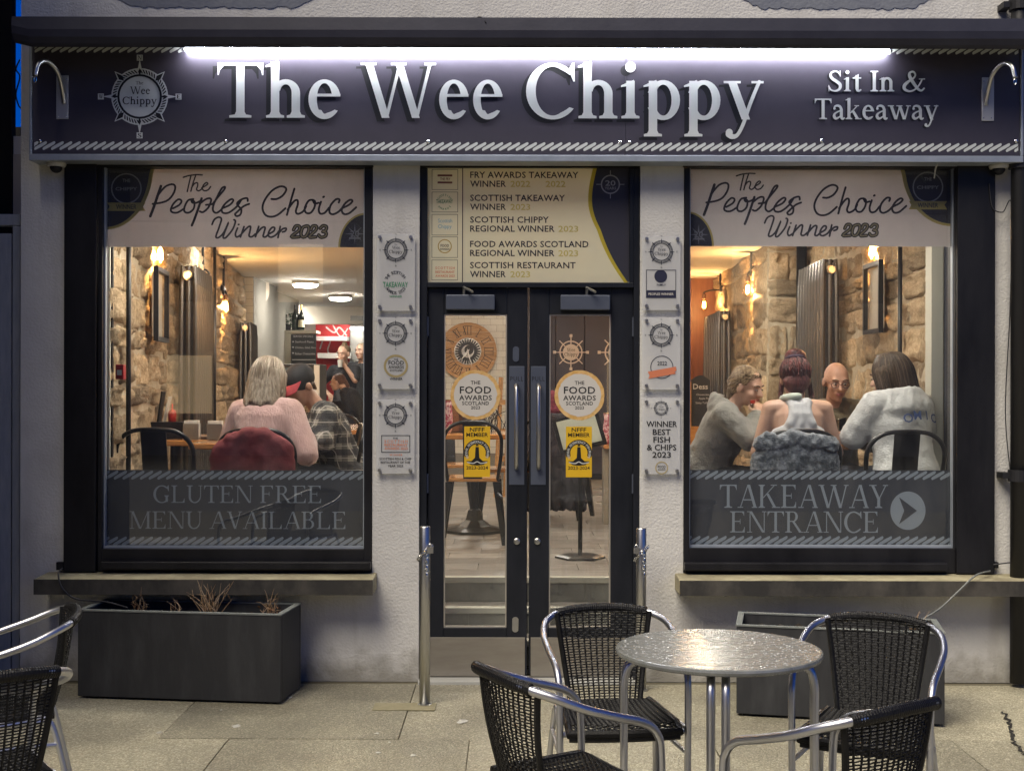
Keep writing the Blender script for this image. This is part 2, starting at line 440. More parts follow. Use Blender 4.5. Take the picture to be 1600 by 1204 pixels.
        p += stroke([(.11 + t / 2, .10), (.13 + t / 2, .03), (.2 + t * .3, .018), (.29, .06)], lambda u: t * (1 - u) + n * u, 5, capn=0); adv = .3
    elif c == 'a':
        stem(.27, .07, .32); p += stroke([(.075, .34), (.10, .41), (.19, .437), (.28, .40), (.27 + t * .5, .31)], lambda u: n * 1.1 + (t - n) * u * .8, 6, capn=3); p.append(disc(.085, .345, t * .42, 12))
        p += stroke([(.29, .275), (.17, .225), (.09, .165), (.075, .09), (.12, .03), (.19, .035), (.29, .10)], lambda u: n + (t * .95 - n) * math.exp(-((u - .55) / .28) ** 2), 6, capn=3)
        p += stroke([(.27 + t * .5, .1), (.29 + t * .5, .03), (.34 + t * .4, .012), (.40 + t * .3, .05)], lambda u: t * (1 - u) + n * u, 5, capn=0); adv = .44
    elif c == '&':
        p += stroke([(.66, .38), (.56, .20), (.42, .06), (.25, .005), (.09, .07), (.08, .19), (.2, .31), (.38, .43), (.44, .54), (.37, .635), (.26, .60), (.25, .49), (.36, .30), (.52, .09), (.64, .03), (.73, .10)],
                    lambda u: n * 1.2 + (t - n) * (math.exp(-((u - .33) / .1) ** 2) + math.exp(-((u - .78) / .12) ** 2)), 6, capn=3)
        p.append(rect(.56, .385, .76, .385 + n * .8)); adv = .78
    elif c == ' ': adv = .25
    return p, adv
def serif_poly(s, x0, x1, zb, caph, t=.1, n=.035, track=.0):
    polys = []; x = 0; per = []
    for c in s:
        g, a = glyph(c, t, n); per.append([[(px + x, py) for px, py in f] for f in g]); x += a + track
    al = [q for g in per for f in g for q in f]; mn = min(q[0] for q in al); mx = max(q[0] for q in al)
    sx = (x1 - x0) / (mx - mn); sy = caph / CAP
    return [[[(x0 + (px - mn) * sx, zb + py * sy) for px, py in f] for f in g] for g in per if g]
def serif(s, *a, **k): return [f for g in serif_poly(s, *a, **k) for f in g]

def rope_polys(x0, x1, z0, z1, pitch, fill=.74, slant=1.25):
    out = []; h = z1 - z0; x = x0 - slant * h
    while x < x1:
        w = pitch * fill; pts = []
        for u in [i / 6 for i in range(7)]:
            s_ = u * u * (3 - 2 * u)
            pts.append((x + slant * h * (.35 * u + .65 * s_), z0 + h * u, w * min(1, (.18 + 3.2 * min(u, 1 - u)))))
        l = [(a - w_ / 2 + w / 2, b) for a, b, w_ in pts]; r = [(a + w_ / 2 + w / 2, b) for a, b, w_ in pts]
        poly = r + l[::-1]
        poly = [(min(max(a, x0), x1), b) for a, b in poly]
        if max(a for a, b in poly) - min(a for a, b in poly) > pitch * .4: out.append(poly)
        x += pitch
    return out

def emblem(parent, cx, cz, r, Y, light, dark, letters=True, backing=True, tm=None):
    """ship's-wheel compass badge: r = radius of the outer ring"""
    k = r / 400.; c = lambda x, y: (cx + x * k, cz + y * k)
    def spike(a, r0, r1, w):
        a = R(a); d = (math.cos(a), math.sin(a)); n_ = (-d[1], d[0])
        return [c(d[0] * r1, d[1] * r1), c(d[0] * r0 + n_[0] * w, d[1] * r0 + n_[1] * w), c(d[0] * (r0 - 60), d[1] * (r0 - 60)), c(d[0] * r0 - n_[0] * w, d[1] * r0 - n_[1] * w)]
    L_ = []
    if backing:
        L_ = [disc(cx, cz, 400 * k)] + [spike(a, 390, 500, 48) for a in (45, 135, 225, 315)] + [spike(a, 380, 525, 30) for a in (0, 90, 180, 270)]
        if letters:
            for a in (0, 90, 180, 270):
                ax, ay = 545 * math.cos(R(a)), 545 * math.sin(R(a)); L_.append([c(ax - 42, ay - 42), c(ax + 42, ay - 42), c(ax + 42, ay + 42), c(ax - 42, ay + 42)])
        print_mesh('emblem_backing', L_, Y, light, parent)
    D_ = []
    D_ += ring(cx, cz, 314 * k, 314 * k, 30 * k, 30 * k)
    for i in range(56):
        a = 360 * i / 56
        if min(abs(a - b) for b in (0, 45, 90, 135, 180, 225, 270, 315, 360)) < 4: continue
        a0, a1 = R(a), R(a + 5.5); w = R(1.7)
        q = [(328, a0 - w), (378, a1 - w), (378, a1 + w), (328, a0 + w)]
        D_.append([c(r_ * math.cos(t), r_ * math.sin(t)) for r_, t in q])
    if not backing: D_ += ring(cx, cz, 400 * k, 400 * k, 20 * k, 20 * k)
    D_ += [spike(a, 372, 470, 36) for a in (45, 135, 225, 315)] + [spike(a, 350, 400 if backing else 480, 22) for a in (0, 90, 180, 270)]
    if letters:
        for a, ch in ((0, 'E'), (90, 'N'), (180, 'W'), (270, 'S')):
            ax, ay = 545 * math.cos(R(a)), 545 * math.sin(R(a)); q = c(ax - 28, ay - 28); q2 = c(ax + 28, 0)
            D_ += serif(ch, q[0], q2[0], q[1], 56 * k, .14, .06)
    for s_, x0, x1, yb, ch in (('The', -55, 50, 170, 45), ('Wee', -135, 145, 35, 105), ('Chippy', -240, 240, -108, 105)):
        D_ += serif(s_, cx + x0 * k, cx + x1 * k, cz + yb * k, ch * k, .1, .045)
    return print_mesh('emblem', D_, Y - .0012, dark, parent)

# ---- brush script, traced stroke by stroke: (crop origin, scale, width, points)
SCRIPT = []
def _s(o, w, *strokes):
    for st in strokes: SCRIPT.append((o, w, st))
A_ = (220, 265, 8.889); B_ = (390, 265, 8.649)
_s(A_, 20, [(585,118),(660,95),(760,82),(848,85)], [(690,100),(665,200),(640,315)], [(755,95),(720,200),(690,310)], [(700,260),(740,205),(780,195),(785,230),(770,285),(800,305),(840,280)],
   [(840,265),(900,230),(925,205),(905,190),(865,225),(850,275),(880,305),(930,290),(965,245)])
_s(A_, 38, [(275,240),(230,370),(180,520),(127,660)])
_s(A_, 28, [(210,430),(250,345),(340,245),(430,215),(472,245),(455,330),(390,420),(300,465),(160,488)], [(440,550),(530,500),(560,445),(515,425),(445,490),(412,570),(440,605),(510,605),(600,550)],
   [(725,420),(650,440),(600,540),(610,600),(670,605),(730,550),(740,460),(700,440),(715,470),(770,470),(830,440)], [(820,480),(900,420),(960,410),(970,450),(930,540),(860,600),(815,590)], [(900,500),(990,490)],
   [(990,490),(1060,400),(1150,290),(1165,250),(1120,270),(1060,380),(1005,500),(1000,580),(1050,610),(1120,560)], [(1120,550),(1230,500),(1280,440),(1250,420),(1170,480),(1120,560),(1140,610),(1220,605),(1330,520),(1390,430)],
   [(1480,445),(1470,405),(1400,420),(1335,470),(1345,510),(1390,560),(1380,630),(1330,655),(1305,630),(1330,600),(1420,520),(1500,485)])
_s(A_, 34, [(840,410),(790,560),(740,700),(705,785)])
_s(A_, 26, [(985,770),(1020,700),(1080,670),(1115,700),(1080,820),(1040,940),(1080,950),(1150,880),(1215,740),(1160,880),(1140,950),(1180,950),(1270,840),(1310,730),(1290,705)],
   [(1340,820),(1310,900),(1330,945),(1390,910)], [(1352,772),(1358,770)], [(1430,800),(1380,945)], [(1395,900),(1480,810),(1520,800),(1510,870),(1500,930),(1540,940),(1590,900)])
_s(B_, 26, [(120,775),(75,915)], [(85,880),(160,795),(205,790),(190,860),(180,910),(215,915),(260,870)], [(250,880),(320,840),(335,795),(300,790),(260,840),(250,900),(290,920),(350,890),(390,840)],
   [(410,775),(380,925)], [(395,860),(440,810),(490,800),(480,835),(440,850)])
_s(B_, 28, [(290,405),(360,405),(440,360),(490,280),(460,240),(390,240),(290,300),(200,420),(170,530),(210,620),(290,645),(380,615),(480,530)], [(600,265),(560,400),(500,620)],
   [(510,550),(590,440),(640,420),(645,480),(620,570),(650,605),(720,570),(760,500)], [(850,415),(790,430),(740,530),(760,590),(820,590),(870,520),(880,440),(850,420),(875,465),(930,455)],
   [(960,440),(930,540),(950,600),(1010,590),(1070,520)], [(990,378),(1000,372)], [(1200,450),(1210,410),(1160,410),(1090,490),(1075,580),(1120,610),(1190,580),(1240,530)],
   [(1240,530),(1340,480),(1385,430),(1350,415),(1280,470),(1240,550),(1270,605),(1340,595),(1435,515)])
DIG = [[(590,820),(620,770),(670,775),(660,830),(560,915),(665,915)], [(770,770),(715,790),(690,870),(710,915),(755,905),(795,830),(790,775),(755,770)],
       [(825,820),(850,770),(900,775),(885,830),(800,915),(890,915)], [(950,800),(990,765),(1035,780),(1020,830),(980,840),(1030,860),(1020,905),(960,920),(930,890)]]
def script_polys(fx, fz):
    out = []; d1 = []; d2 = []
    for (ox, oy, sc), w, st in SCRIPT:
        pts = [(fx(ox + x / sc), fz(oy + y / sc)) for x, y in st]; k = abs(fx(1) - fx(0)) / sc
        out += stroke(pts, w * k, 5, capn=4)
    ox, oy, sc = B_; k = abs(fx(1) - fx(0)) / sc
    for st in DIG:
        pts = [(fx(ox + x / sc), fz(oy + y / sc)) for x, y in st]
        d1 += stroke(pts, 50 * k, 5, capn=5); d2 += stroke(pts, 17 * k, 5, capn=4)
    return out, d1, d2
# ------------------------------------------------------------------ shared materials
plaster0 = mat('plaster_plain', (.60, .59, .57), .85, col2=(.67, .66, .63), vs=3.5, bump=.45, bs=80, bump2=.25, bs2=28)
def plaster_mat():
    m = plaster0.copy(); m.name = 'plaster'; nt = m.node_tree; N = nt.nodes; L = nt.links; b = N['Principled BSDF']
    src = b.inputs['Base Color'].links[0].from_socket; ge = N.new('ShaderNodeNewGeometry')
    def nz(sc, lo, hi, c, scale):
        mp = N.new('ShaderNodeMapping'); mp.inputs['Scale'].default_value = sc; L.new(ge.outputs['Position'], mp.inputs[0]); n = N.new('ShaderNodeTexNoise'); n.inputs['Scale'].default_value = scale; n.inputs['Detail'].default_value = 6; L.new(mp.outputs[0], n.inputs['Vector'])
        r = N.new('ShaderNodeValToRGB'); r.color_ramp.elements[0].position = lo; r.color_ramp.elements[1].position = hi; r.color_ramp.elements[0].color = (1, 1, 1, 1); r.color_ramp.elements[1].color = (*c, 1); L.new(n.outputs['Fac'], r.inputs[0]); return r.outputs[0], n.outputs['Fac']
    def mul(a, c, f=1.):
        x = N.new('ShaderNodeMix'); x.data_type = 'RGBA'; x.blend_type = 'MULTIPLY'
        if isinstance(f, float): x.inputs[0].default_value = f
        else: L.new(f, x.inputs[0])
        L.new(a, x.inputs[6])
        if isinstance(c, tuple): x.inputs[7].default_value = c
        else: L.new(c, x.inputs[7])
        return x.outputs[2]
    o, _ = nz((1, 1, .12), .55, .8, (.82, .81, .80), 9.); src = mul(src, o)
    o, _ = nz((1, 1, 1), .55, .8, (.80, .79, .77), 2.2); src = mul(src, o)
    sp = N.new('ShaderNodeSeparateXYZ'); L.new(ge.outputs['Position'], sp.inputs[0]); _, nf = nz((1, 1, 1), .4, .6, (1, 1, 1), 11.)
    ad = N.new('ShaderNodeMath'); ad.operation = 'MULTIPLY_ADD'; ad.inputs[1].default_value = -.30; L.new(nf, ad.inputs[0]); L.new(sp.outputs['Z'], ad.inputs[2])
    mr = N.new('ShaderNodeMapRange'); mr.inputs['From Min'].default_value = -.13; mr.inputs['From Max'].default_value = .02; mr.inputs['To Min'].default_value = .7; mr.inputs['To Max'].default_value = 0.; L.new(ad.outputs[0], mr.inputs[0])
    src = mul(src, (.33, .31, .25, 1), mr.outputs[0]); L.new(src, b.inputs['Base Color']); MATS['plaster'] = m; return m
plaster = plaster_mat()
stone_sill = mat('sill_stone', (.20, .175, .11), .7, col2=(.37, .335, .215), vs=5, bump=.25, bs=60)
sillface = mat('sill_face_shade', (.032, .03, .027), .75, col2=(.10, .09, .075), vs=4.5, lo=.42, hi=.7, bump=.2, bs=40, stretch=(1, 1, .6))  # shade on the sill front put into its colour, darker than the top
black = mat('black_paint', (.006, .006, .008), .45, spec=.3, col2=(.014, .014, .017), vs=5, rvar=.12, stretch=(1, 1, .3), bump=.08, bs=120)
doorp = mat('door_paint', (.009, .011, .016), .4, spec=.3, col2=(.018, .020, .027), vs=6, rvar=.12, stretch=(1, 1, .3), bump=.05, bs=90)
alu = mat('aluminium', (.58, .59, .62), .36, 1., bump=.06, bs=30, rvar=.08, col2=(.56, .57, .60), vs=12)
steel = mat('brushed_steel', (.55, .55, .54), .34, 1., col2=(.45, .45, .44), vs=20, stretch=(20, 20, 1), rvar=.06)
chrome = mat('chrome', (.75, .75, .75), .14, 1.)
trim = mat('sign_trim', (.38, .42, .48), .45, .3, col2=(.30, .34, .40), vs=9)
fascia_m = mat('sign_panel', (.048, .043, .062), .5, col2=(.058, .052, .074), vs=3, bump=.03, bs=10)
cornice_m = mat('cornice_paint', (.020, .021, .038), .55, col2=(.03, .031, .05), vs=5, bump=.1, bs=25)
letter_m = mat('sign_letter', (.66, .70, .68), .45, col2=(.71, .74, .72), vs=6)
shadow_m = mat('sign_shadow_print', (.006, .007, .009), .5)
patch_m = mat('grey_paint_patch', (.17, .185, .23), .9, col2=(.21, .225, .26), vs=10, bump=.3, bs=60)
ink = mat('black_ink', (.008, .008, .010), .45)
glass = glassmat('window_glass', ior=1.6, smear=.03)
acrylic = glassmat('acrylic_panel', (.93, .94, .95), 1.45, .02, haze=.42)
WX0, WX1 = X(32), 2.78
# ------------------------------------------------------------------ shop building
GZ = .55
bld = thing('shop_building', 'grey rendered ground floor shop front with black pilasters and stone sills', 'building', (0, 0, 0))
m = MB()
yb = .32
m.box(WX0, X(103), 0, yb, 0, 2.70); m.box(X(582), X(655), 0, yb, 0, 2.70); m.box(X(1000), X(1068), 0, yb, 0, 2.70); m.box(X(1550), WX1, 0, yb, 0, 2.70)
m.box(X(103) , X(582), .002, yb, 0, .565); m.box(X(1068), X(1550), .002, yb, 0, .565)
m.box(WX0, WX1, 0, yb, 2.70, 7.0)
m.box(WX0, WX0 + .06, yb, 1.2, 0, 7.0)
w = m.build('wall', plaster, bld)
for a, b, s_ in ((175, 495, 3), (1155, 1455, 9)):   # unfinished paint patches above the cornice
    rr = random.Random(s_); pts = []
    n_ = 46
    for i in range(n_ + 1):
        px = a + (b - a) * i / n_; e = min(i, n_ - i) / 5
        py = 13 + rr.uniform(-2.2, 2.2) - (16 * max(0, 1 - e)); pts.append((X(px), Z(py)))
    pts += [(X(b), Z(-60)), (X(a), Z(-60))]
    print_mesh('paint_patch', [pts], -.004, patch_m, bld)
for x0, x1, lab in ((53, 583, 0), (1063, 1625, 1)):
    YS = -.2; z1 = Z(906, YS); z0 = Z(930, YS); zb_ = z1 + .012
    m = MB(); xa, xb = X(x0, YS), X(x1, YS)
    vs = [(xa, YS, z0), (xb, YS, z0), (xb, YS, z1), (xa, YS, z1), (xa, .10, z0), (xb, .10, z0), (xb, .10, zb_), (xa, .10, zb_)]
    m.add(vs, [(0, 1, 2, 3)]); m.m[-1] = 1
    m.add(vs, [(3, 2, 6, 7), (1, 5, 6, 2), (4, 0, 3, 7), (5, 4, 7, 6), (4, 5, 1, 0)])
    m.build('window_sill', [stone_sill, sillface], bld, bevel=.006)
# pilasters and top rail of the black timber surround
for x0, x1 in ((103, 153), (1492, 1551)):
    m = MB(); m.box(X(x0), X(x1), -.035, .12, Z(893), 2.70); m.build('pilaster', black, bld, bevel=.004)
m = MB(); m.box(X(103) + .002, X(583), -.015, .12, Z(262), 2.698); m.build('head_rail', black, bld)
m = MB(); m.box(X(1066), X(1551) - .002, -.015, .12, Z(261), 2.698); m.build('head_rail', black, bld)
m = MB(); m.box(X(655), X(1000), .02, .12, Z(262, .03), 2.698); m.build('head_rail', black, bld)

# ------------------------------------------------------------------ windows
film_white = mat('white_window_film', (.62, .60, .61), .55, transl=.52, col2=(.57, .55, .56), vs=2.5)
film_navy = mat('navy_window_film', (.020, .018, .030), .5)
film_gold = mat('gold_window_film', (.38, .31, .10), .5)
film_dark = mat('dark_window_film', (.030, .035, .050), .42, col2=(.031, .035, .047), vs=2)
film_grey = mat('grey_window_print', (.225, .265, .315), .5, col2=(.25, .29, .34), vs=3)
script_ink = mat('script_ink', (.018, .020, .036), .5)
GY = .05
def window(side):
    lx, rx = (165, 571) if side == 'l' else (1075, 1487)
    ty, by = (262, 856) if side == 'l' else (261, 853)
    ol, orr = (153, 582) if side == 'l' else (1068, 1492)
    nm = 'black framed shop window with gluten free menu lettering along its foot' if side == 'l' else 'black framed shop window with takeaway entrance lettering and arrow along its foot'
    wd = thing('shop_window', nm, 'window', (X((lx + rx) / 2), GY, Z(885)))
    m = MB(); fr = -.01
    x0, x1 = X(ol) + .003, X(orr) - .003; zt, zb_ = Z(262) - .002, Z(893)
    gx0, gx1, gz0, gz1 = X(lx, GY), X(rx, GY), Z(by, GY), Z(ty, GY)
    m.box(x0, gx0, fr, .10, zb_, zt); m.box(gx1, x1, fr, .10, zb_, zt); m.box(gx0, gx1, fr, .10, gz1, max(zt, gz1 + .004)); m.box(gx0, gx1, fr, .10, zb_, gz0)
    m.build('frame', black, wd, bevel=.003)
    m = MB(); bd = .012
    m.box(gx0, gx0 + .008, fr + .03, GY - .001, gz0, gz1); m.box(gx1 - .008, gx1, fr + .03, GY - .001, gz0, gz1); m.box(gx0 + .008, gx1 - .008, fr + .03, GY - .001, gz0, gz0 + bd)
    m.build('glazing_bead', trim, wd)
    m = MB(); m.box(x0 + (.03 if side == 'l' else -.002), x1 - (.0 if side == 'l' else .05), -.06, fr - .001, Z(888), Z(876)); m.build('sill_board', black, wd, bevel=.004)
    m = MB(); m.box(gx0, gx1, GY, GY + .006, gz0, gz1); m.build('pane', glass, wd)
    # upper banner film, on the inside of the pane
    Y = GY + .014; ux, uz = (lambda p: X(p, Y)), (lambda p: Z(p, Y))
    bl, br = lx - 1, rx + 1; b0, b1 = (261, 387) if side == 'l' else (260, 384)
    m = MB(); m.box(ux(bl), ux(br), Y, Y + .0008, uz(b1), uz(b0)); ban = m.build('banner', film_white, wd)
    def cut(poly, mm, nm_, dy): return print_mesh(nm_, [poly], Y - dy, mm, ban)
    if side == 'l':
        c1 = [(bl, b0), (236, b0)] + [(236 - 3 - 68 * (1 - math.cos(R(a))) , b0 + 95 * math.sin(R(a))) for a in range(8, 91, 6)] + [(bl, b0 + 95)]
        g1 = [(bl, b0), (242, b0)] + [(242 - 3 - 74 * (1 - math.cos(R(a))), b0 + 99 * math.sin(R(a))) for a in range(8, 91, 6)] + [(bl, b0 + 99)]
        c2 = [(br, b1), (br - 41, b1)] + [(br - 41 * math.cos(R(a)), b1 - 51 * math.sin(R(a))) for a in range(6, 91, 6)]
        g2 = [(br, b1), (br - 44, b1)] + [(br - 44 * math.cos(R(a)), b1 - 54 * math.sin(R(a))) for a in range(6, 91, 6)]
        bc = (197, 296); ec = (554, 366)
    else:
        c1 = [(br, b0), (1411, b0)] + [(1411 + 3 + 72 * (1 - math.cos(R(a))), b0 + 88 * math.sin(R(a))) for a in range(8, 91, 6)] + [(br, b0 + 88)]
        g1 = [(br, b0), (1405, b0)] + [(1405 + 3 + 78 * (1 - math.cos(R(a))), b0 + 92 * math.sin(R(a))) for a in range(8, 91, 6)] + [(br, b0 + 92)]
        c2 = [(bl, b1), (bl + 38, b1)] + [(bl + 38 * math.cos(R(a)), b1 - 51 * math.sin(R(a))) for a in range(6, 91, 6)]
        g2 = [(bl, b1), (bl + 41, b1)] + [(bl + 41 * math.cos(R(a)), b1 - 54 * math.sin(R(a))) for a in range(6, 91, 6)]
        bc = (1449, 291); ec = (1091, 366)
    T_ = lambda q: [(ux(a), uz(b)) for a, b in q]
    cut(T_(g1), film_gold, 'gold_edge', .0008); cut(T_(c1), film_navy, 'navy_corner', .0016); cut(T_(g2), film_gold, 'gold_edge', .0008); cut(T_(c2), film_navy, 'navy_corner', .0016)
    k = ux(1) - ux(0)
    bcx, bcz = ux(bc[0]), uz(bc[1])
    print_mesh('badge_ring', ring(bcx, bcz, 24 * k, 24 * k, 2 * k, 2 * k) + sans('CHIPPY', bcx - 17 * k, bcx + 17 * k, bcz - 3 * k, 5 * k) + sans('THE', bcx - 6 * k, bcx + 6 * k, bcz + 10 * k, 5 * k), Y - .0024, mat('badge_print', (.28, .28, .30), .5), ban)
    rb = [(-30, -22), (30, -22), (26, -28), (30, -35), (-30, -35), (-26, -28)]
    print_mesh('badge_ribbon', [[(bcx + a * k, bcz + b * k) for a, b in rb]], Y - .0028, film_gold, ban)
    print_mesh('badge_lettering', sans('WINNER', bcx - 16 * k, bcx + 16 * k, bcz - 32 * k, 7 * k), Y - .0034, script_ink, ban, uni=False)
    ex, ez = ux(ec[0]), uz(ec[1])
    pe = [[(ex + r_ * k * math.cos(R(a + d)), ez + r_ * k * math.sin(R(a + d))) for r_, d in ((16, 0), (5, 14), (3, 0), (5, -14))] for a in range(0, 360, 45)]
    pe += sans('20', ex - 7 * k, ex + 7 * k, ez - 4 * k, 9 * k) + [rect(ex - 9 * k, ez - 8 * k, ex + 9 * k, ez - 5.5 * k)]
    print_mesh('small_badge', pe, Y - .0024, mat('faint_badge', (.16, .16, .19), .5), ban)
    if side == 'l': fx, fz = ux, uz
    else: fx, fz = (lambda p: ux(1099.6 + (p - 234.6) * .983)), (lambda p: uz(p - 4))
    sc, d1, d2 = script_polys(fx, fz)
    print_mesh('script_lettering', sc, Y - .0008, script_ink, ban); print_mesh('year_outline', d1, Y - .0008, ink, ban); print_mesh('year_fill', d2, Y - .0016, mat('year_gold', (.22, .19, .11), .5), ban)
    # lower film
    t0, t1 = (735, 857) if side == 'l' else (733, 854)
    m = MB(); m.box(ux(bl), ux(br), Y, Y + .0008, uz(t1), uz(t0)); lo = m.build('foot_film', film_dark, wd)
    for a, b in ((t0 + 1, t0 + 15), (t1 - 18, t1 - 3)):
        print_mesh('rope_border', rope_polys(ux(bl + 1), ux(br - 1), uz(b), uz(a), 13.6 * k), Y - .0008, film_grey, lo, uni=False)
    if side == 'l':
        tx = serif('GLUTEN FREE', ux(240), ux(502), uz(786), 27 * k, .088, .03) + serif('MENU AVAILABLE', ux(203), ux(540), uz(826.5), 27 * k, .088, .03)
    else:
        tx = serif('TAKEAWAY', ux(1125), ux(1388), uz(792), 36 * k, .095, .035) + serif('ENTRANCE', ux(1141), ux(1372), uz(830.5), 33 * k, .09, .032)
    print_mesh('serif_lettering', tx, Y - .0008, film_grey, lo)
    if side == 'r':
        cx, cz = ux(1419), uz(796); print_mesh('arrow_disc', [disc(cx, cz, 27.5 * k, 40, 30 * k)], Y - .0008, mat('arrow_disc', (.24, .28, .33), .5), lo)
        print_mesh('arrow', [[(cx + a * k, cz + b * k) for a, b in ((14, 0), (-14, -21), (-6, 0), (-14, 21))]], Y - .0018, film_dark, lo)
    return wd
window('l'); window('r')

# ------------------------------------------------------------------ fascia sign
YF = -.13
sg = thing('fascia_sign', 'long dark purple shop sign with white serif name and rope border', 'sign', (0, YF, Z(246, YF)))
fx0, fx1 = X(50, YF), X(1593, YF); fz0, fz1 = Z(246, YF), 3.268
fx = lambda p: X(p, YF); fz = lambda p: Z(p, YF); kf = fx(1) - fx(0)
m = MB(); xs = fx(977)
m.box(fx0, xs - .0008, YF, -.002, fz0 + .012, fz1); m.build('panel', fascia_m, sg, bevel=.0015)
m = MB(); m.box(xs + .0008, fx1, YF, -.002, fz0 + .012, fz1); m.build('panel', fascia_m, sg, bevel=.0015)
m = MB(); m.box(fx0 - .014, fx1 + .014, YF - .012, -.002, fz0 - .022, fz0 + .011); m.build('bottom_trim', trim, sg, bevel=.003)
for a, b in ((fx0 - .014, fx0 - .001), (fx1 + .001, fx1 + .014)):
    m = MB(); m.box(a, b, YF - .012, -.002, fz0 + .0115, fz1); m.build('end_trim', trim, sg, bevel=.003)
print_mesh('rope_border', rope_polys(fx(53), fx(1590), fz(236), fz(222.5), 13.2 * kf), YF - .0015, letter_m, sg, uni=False)
print_mesh('rope_border', rope_polys(fx(53), fx(1590), fz(84), fz(70.5), 13.2 * kf), YF - .0015, letter_m, sg, uni=False)
WORDS = [('The', 339, 531, 185, 86, .104, .036), ('Wee', 563, 784, 185, 86, .104, .036), ('Chippy', 821, 1192, 185, 86, .104, .036), ('Sit', 1293, 1345, 142, 32, .10, .042), ('In', 1359, 1396, 142, 32, .10, .042), ('&', 1409, 1444, 142, 32, .10, .042), ('Takeaway', 1272, 1465, 185.5, 32, .10, .042)]
for s_, a, b, base, ch, t, n_ in WORDS:
    big = ch > 50; of = 7.5 if big else 3.
    gl = serif_poly(s_, fx(a), fx(b), fz(base), ch * kf, t, n_)
    for c_, g in zip(s_, gl):
        L_ = print_mesh('letter', g, YF - .0035, letter_m, sg, thick=.002)
        print_mesh('drop_shadow', [[(x - of * kf, z - of * kf * .75) for x, z in f] for f in g], YF - (.0008 if c_ not in 'p' else .0011), shadow_m, L_)
emblem(sg, fx(217.5), fz(152.5), 44.5 * kf, YF - .002, letter_m, shadow_m)
for px in (62, 352, 668, 968, 983, 1283, 1587):
    m = MB(); c = P(px, 222 - (px > 1200) * 3, YF - .004); m.ell(c, (.011, .009, .011), 12); m.build('cap_screw', chrome, sg, smooth=True)
# cornice above the sign
m = MB(); xa, xb = X(17, -.42), X(1640, -.42)
prof = [(-.001, 3.355), (-.42, 3.338), (-.425, 3.275), (-.418, 3.24), (-.40, 3.212), (-.38, 3.200), (-.365, 3.203), (-.355, 3.235), (-.33, 3.252), (-.10, 3.269), (-.001, 3.269)]
n_ = len(prof); vs = []
for k_, sx in enumerate((xa, xa + .085, xb)):
    for (y, z) in prof:
        yy = y
        if k_ == 0 and z < 3.3: yy = y; z = z + .02 if y < -.2 else z
        vs.append((sx, yy, z))
fs = [[i for i in range(n_)][::-1], [2 * n_ + i for i in range(n_)]]
for k_ in range(2):
    for i in range(n_): fs.append((k_ * n_ + i, k_ * n_ + (i + 1) % n_, (k_ + 1) * n_ + (i + 1) % n_, (k_ + 1) * n_ + i))
m.add(vs, fs); co = m.build('cornice', cornice_m, bld)
m = MB(); m.tube(catmull([P(742, 33, -.41), P(746, 27, -.41), P(753, 29, -.41), P(758, 36, -.425)], 5), .003, 6); tag(m.build('loose_cable', black), 'short black cable loop on top of the cornice', 'cable')
# led light strip
TY = -.165; tz = Z(78.5, TY)
ls = thing('light_strip', 'long glowing white LED batten under the cornice', 'light', (X(837, TY), TY, tz))
led = mat('led_diffuser', (.9, .9, .9), .4, emit=98., ecol=(.93, .93, 1.0))
m = MB(); m.tube([(X(288, TY), TY, tz), (X(1388, TY), TY, tz)], .0075, 14); m.build('diffuser', led, ls)
m = MB(); m.box(X(286, TY), X(1390, TY), TY - .006, TY + .006, tz + .0077, tz + .012); m.build('housing', trim, ls)
for a in (286, 1390):
    m = MB(); s_ = 1 if a > 800 else -1; m.tube([(X(a, TY) - s_ * .006, TY, tz), (X(a, TY) + s_ * .01, TY, tz)], .009, 14); m.build('end_cap', trim, ls)
# swan-neck brackets
for s_, x0, lab in ((1, 97, 'curved chrome hanging bracket bolted beside the compass badge on the sign'), (-1, 1542, 'curved chrome hanging bracket bolted beside the takeaway wording on the sign')):
    b = thing('hanging_bracket', lab, 'bracket', (fx(x0), YF, fz(188)))
    m = MB(); c = P(x0, 154, YF); m.box(c.x - 9.5 * kf, c.x + 9.5 * kf, YF - .008, YF - .0025, fz(188), fz(120)); m.build('back_plate', mat('satin_grey_plate', (.50, .50, .49), .45, .2), b, bevel=.002)
    pts = [P(x0 + s_ * 2, 163, YF - .01), P(x0, 145, YF - .03), P(x0 - s_ * 8, 115, YF - .10), P(x0 - s_ * 24, 98, YF - .17), P(x0 - s_ * 38, 102, YF - .22), P(x0 - s_ * 43, 120, YF - .235)]
    m = MB(); m.tube(catmull(pts, 8), .011, 10); m.build('arm', steel, b, smooth=True)
    e = P(x0 - s_ * 43, 126, YF - .235); m = MB(); m.tube([e + Vector((.006 * math.cos(t), 0, .014 * math.sin(t))) for t in [i * math.pi / 6 for i in range(12)]], .0025, 6, closed=True); m.build('ring', chrome, b)
    for dz in (183, 126):
        for dx in (-6, 6): m = MB(); m.ell(P(x0 + dx, dz, YF - .009), (.004, .003, .004), 8); m.build('bolt', chrome, b)
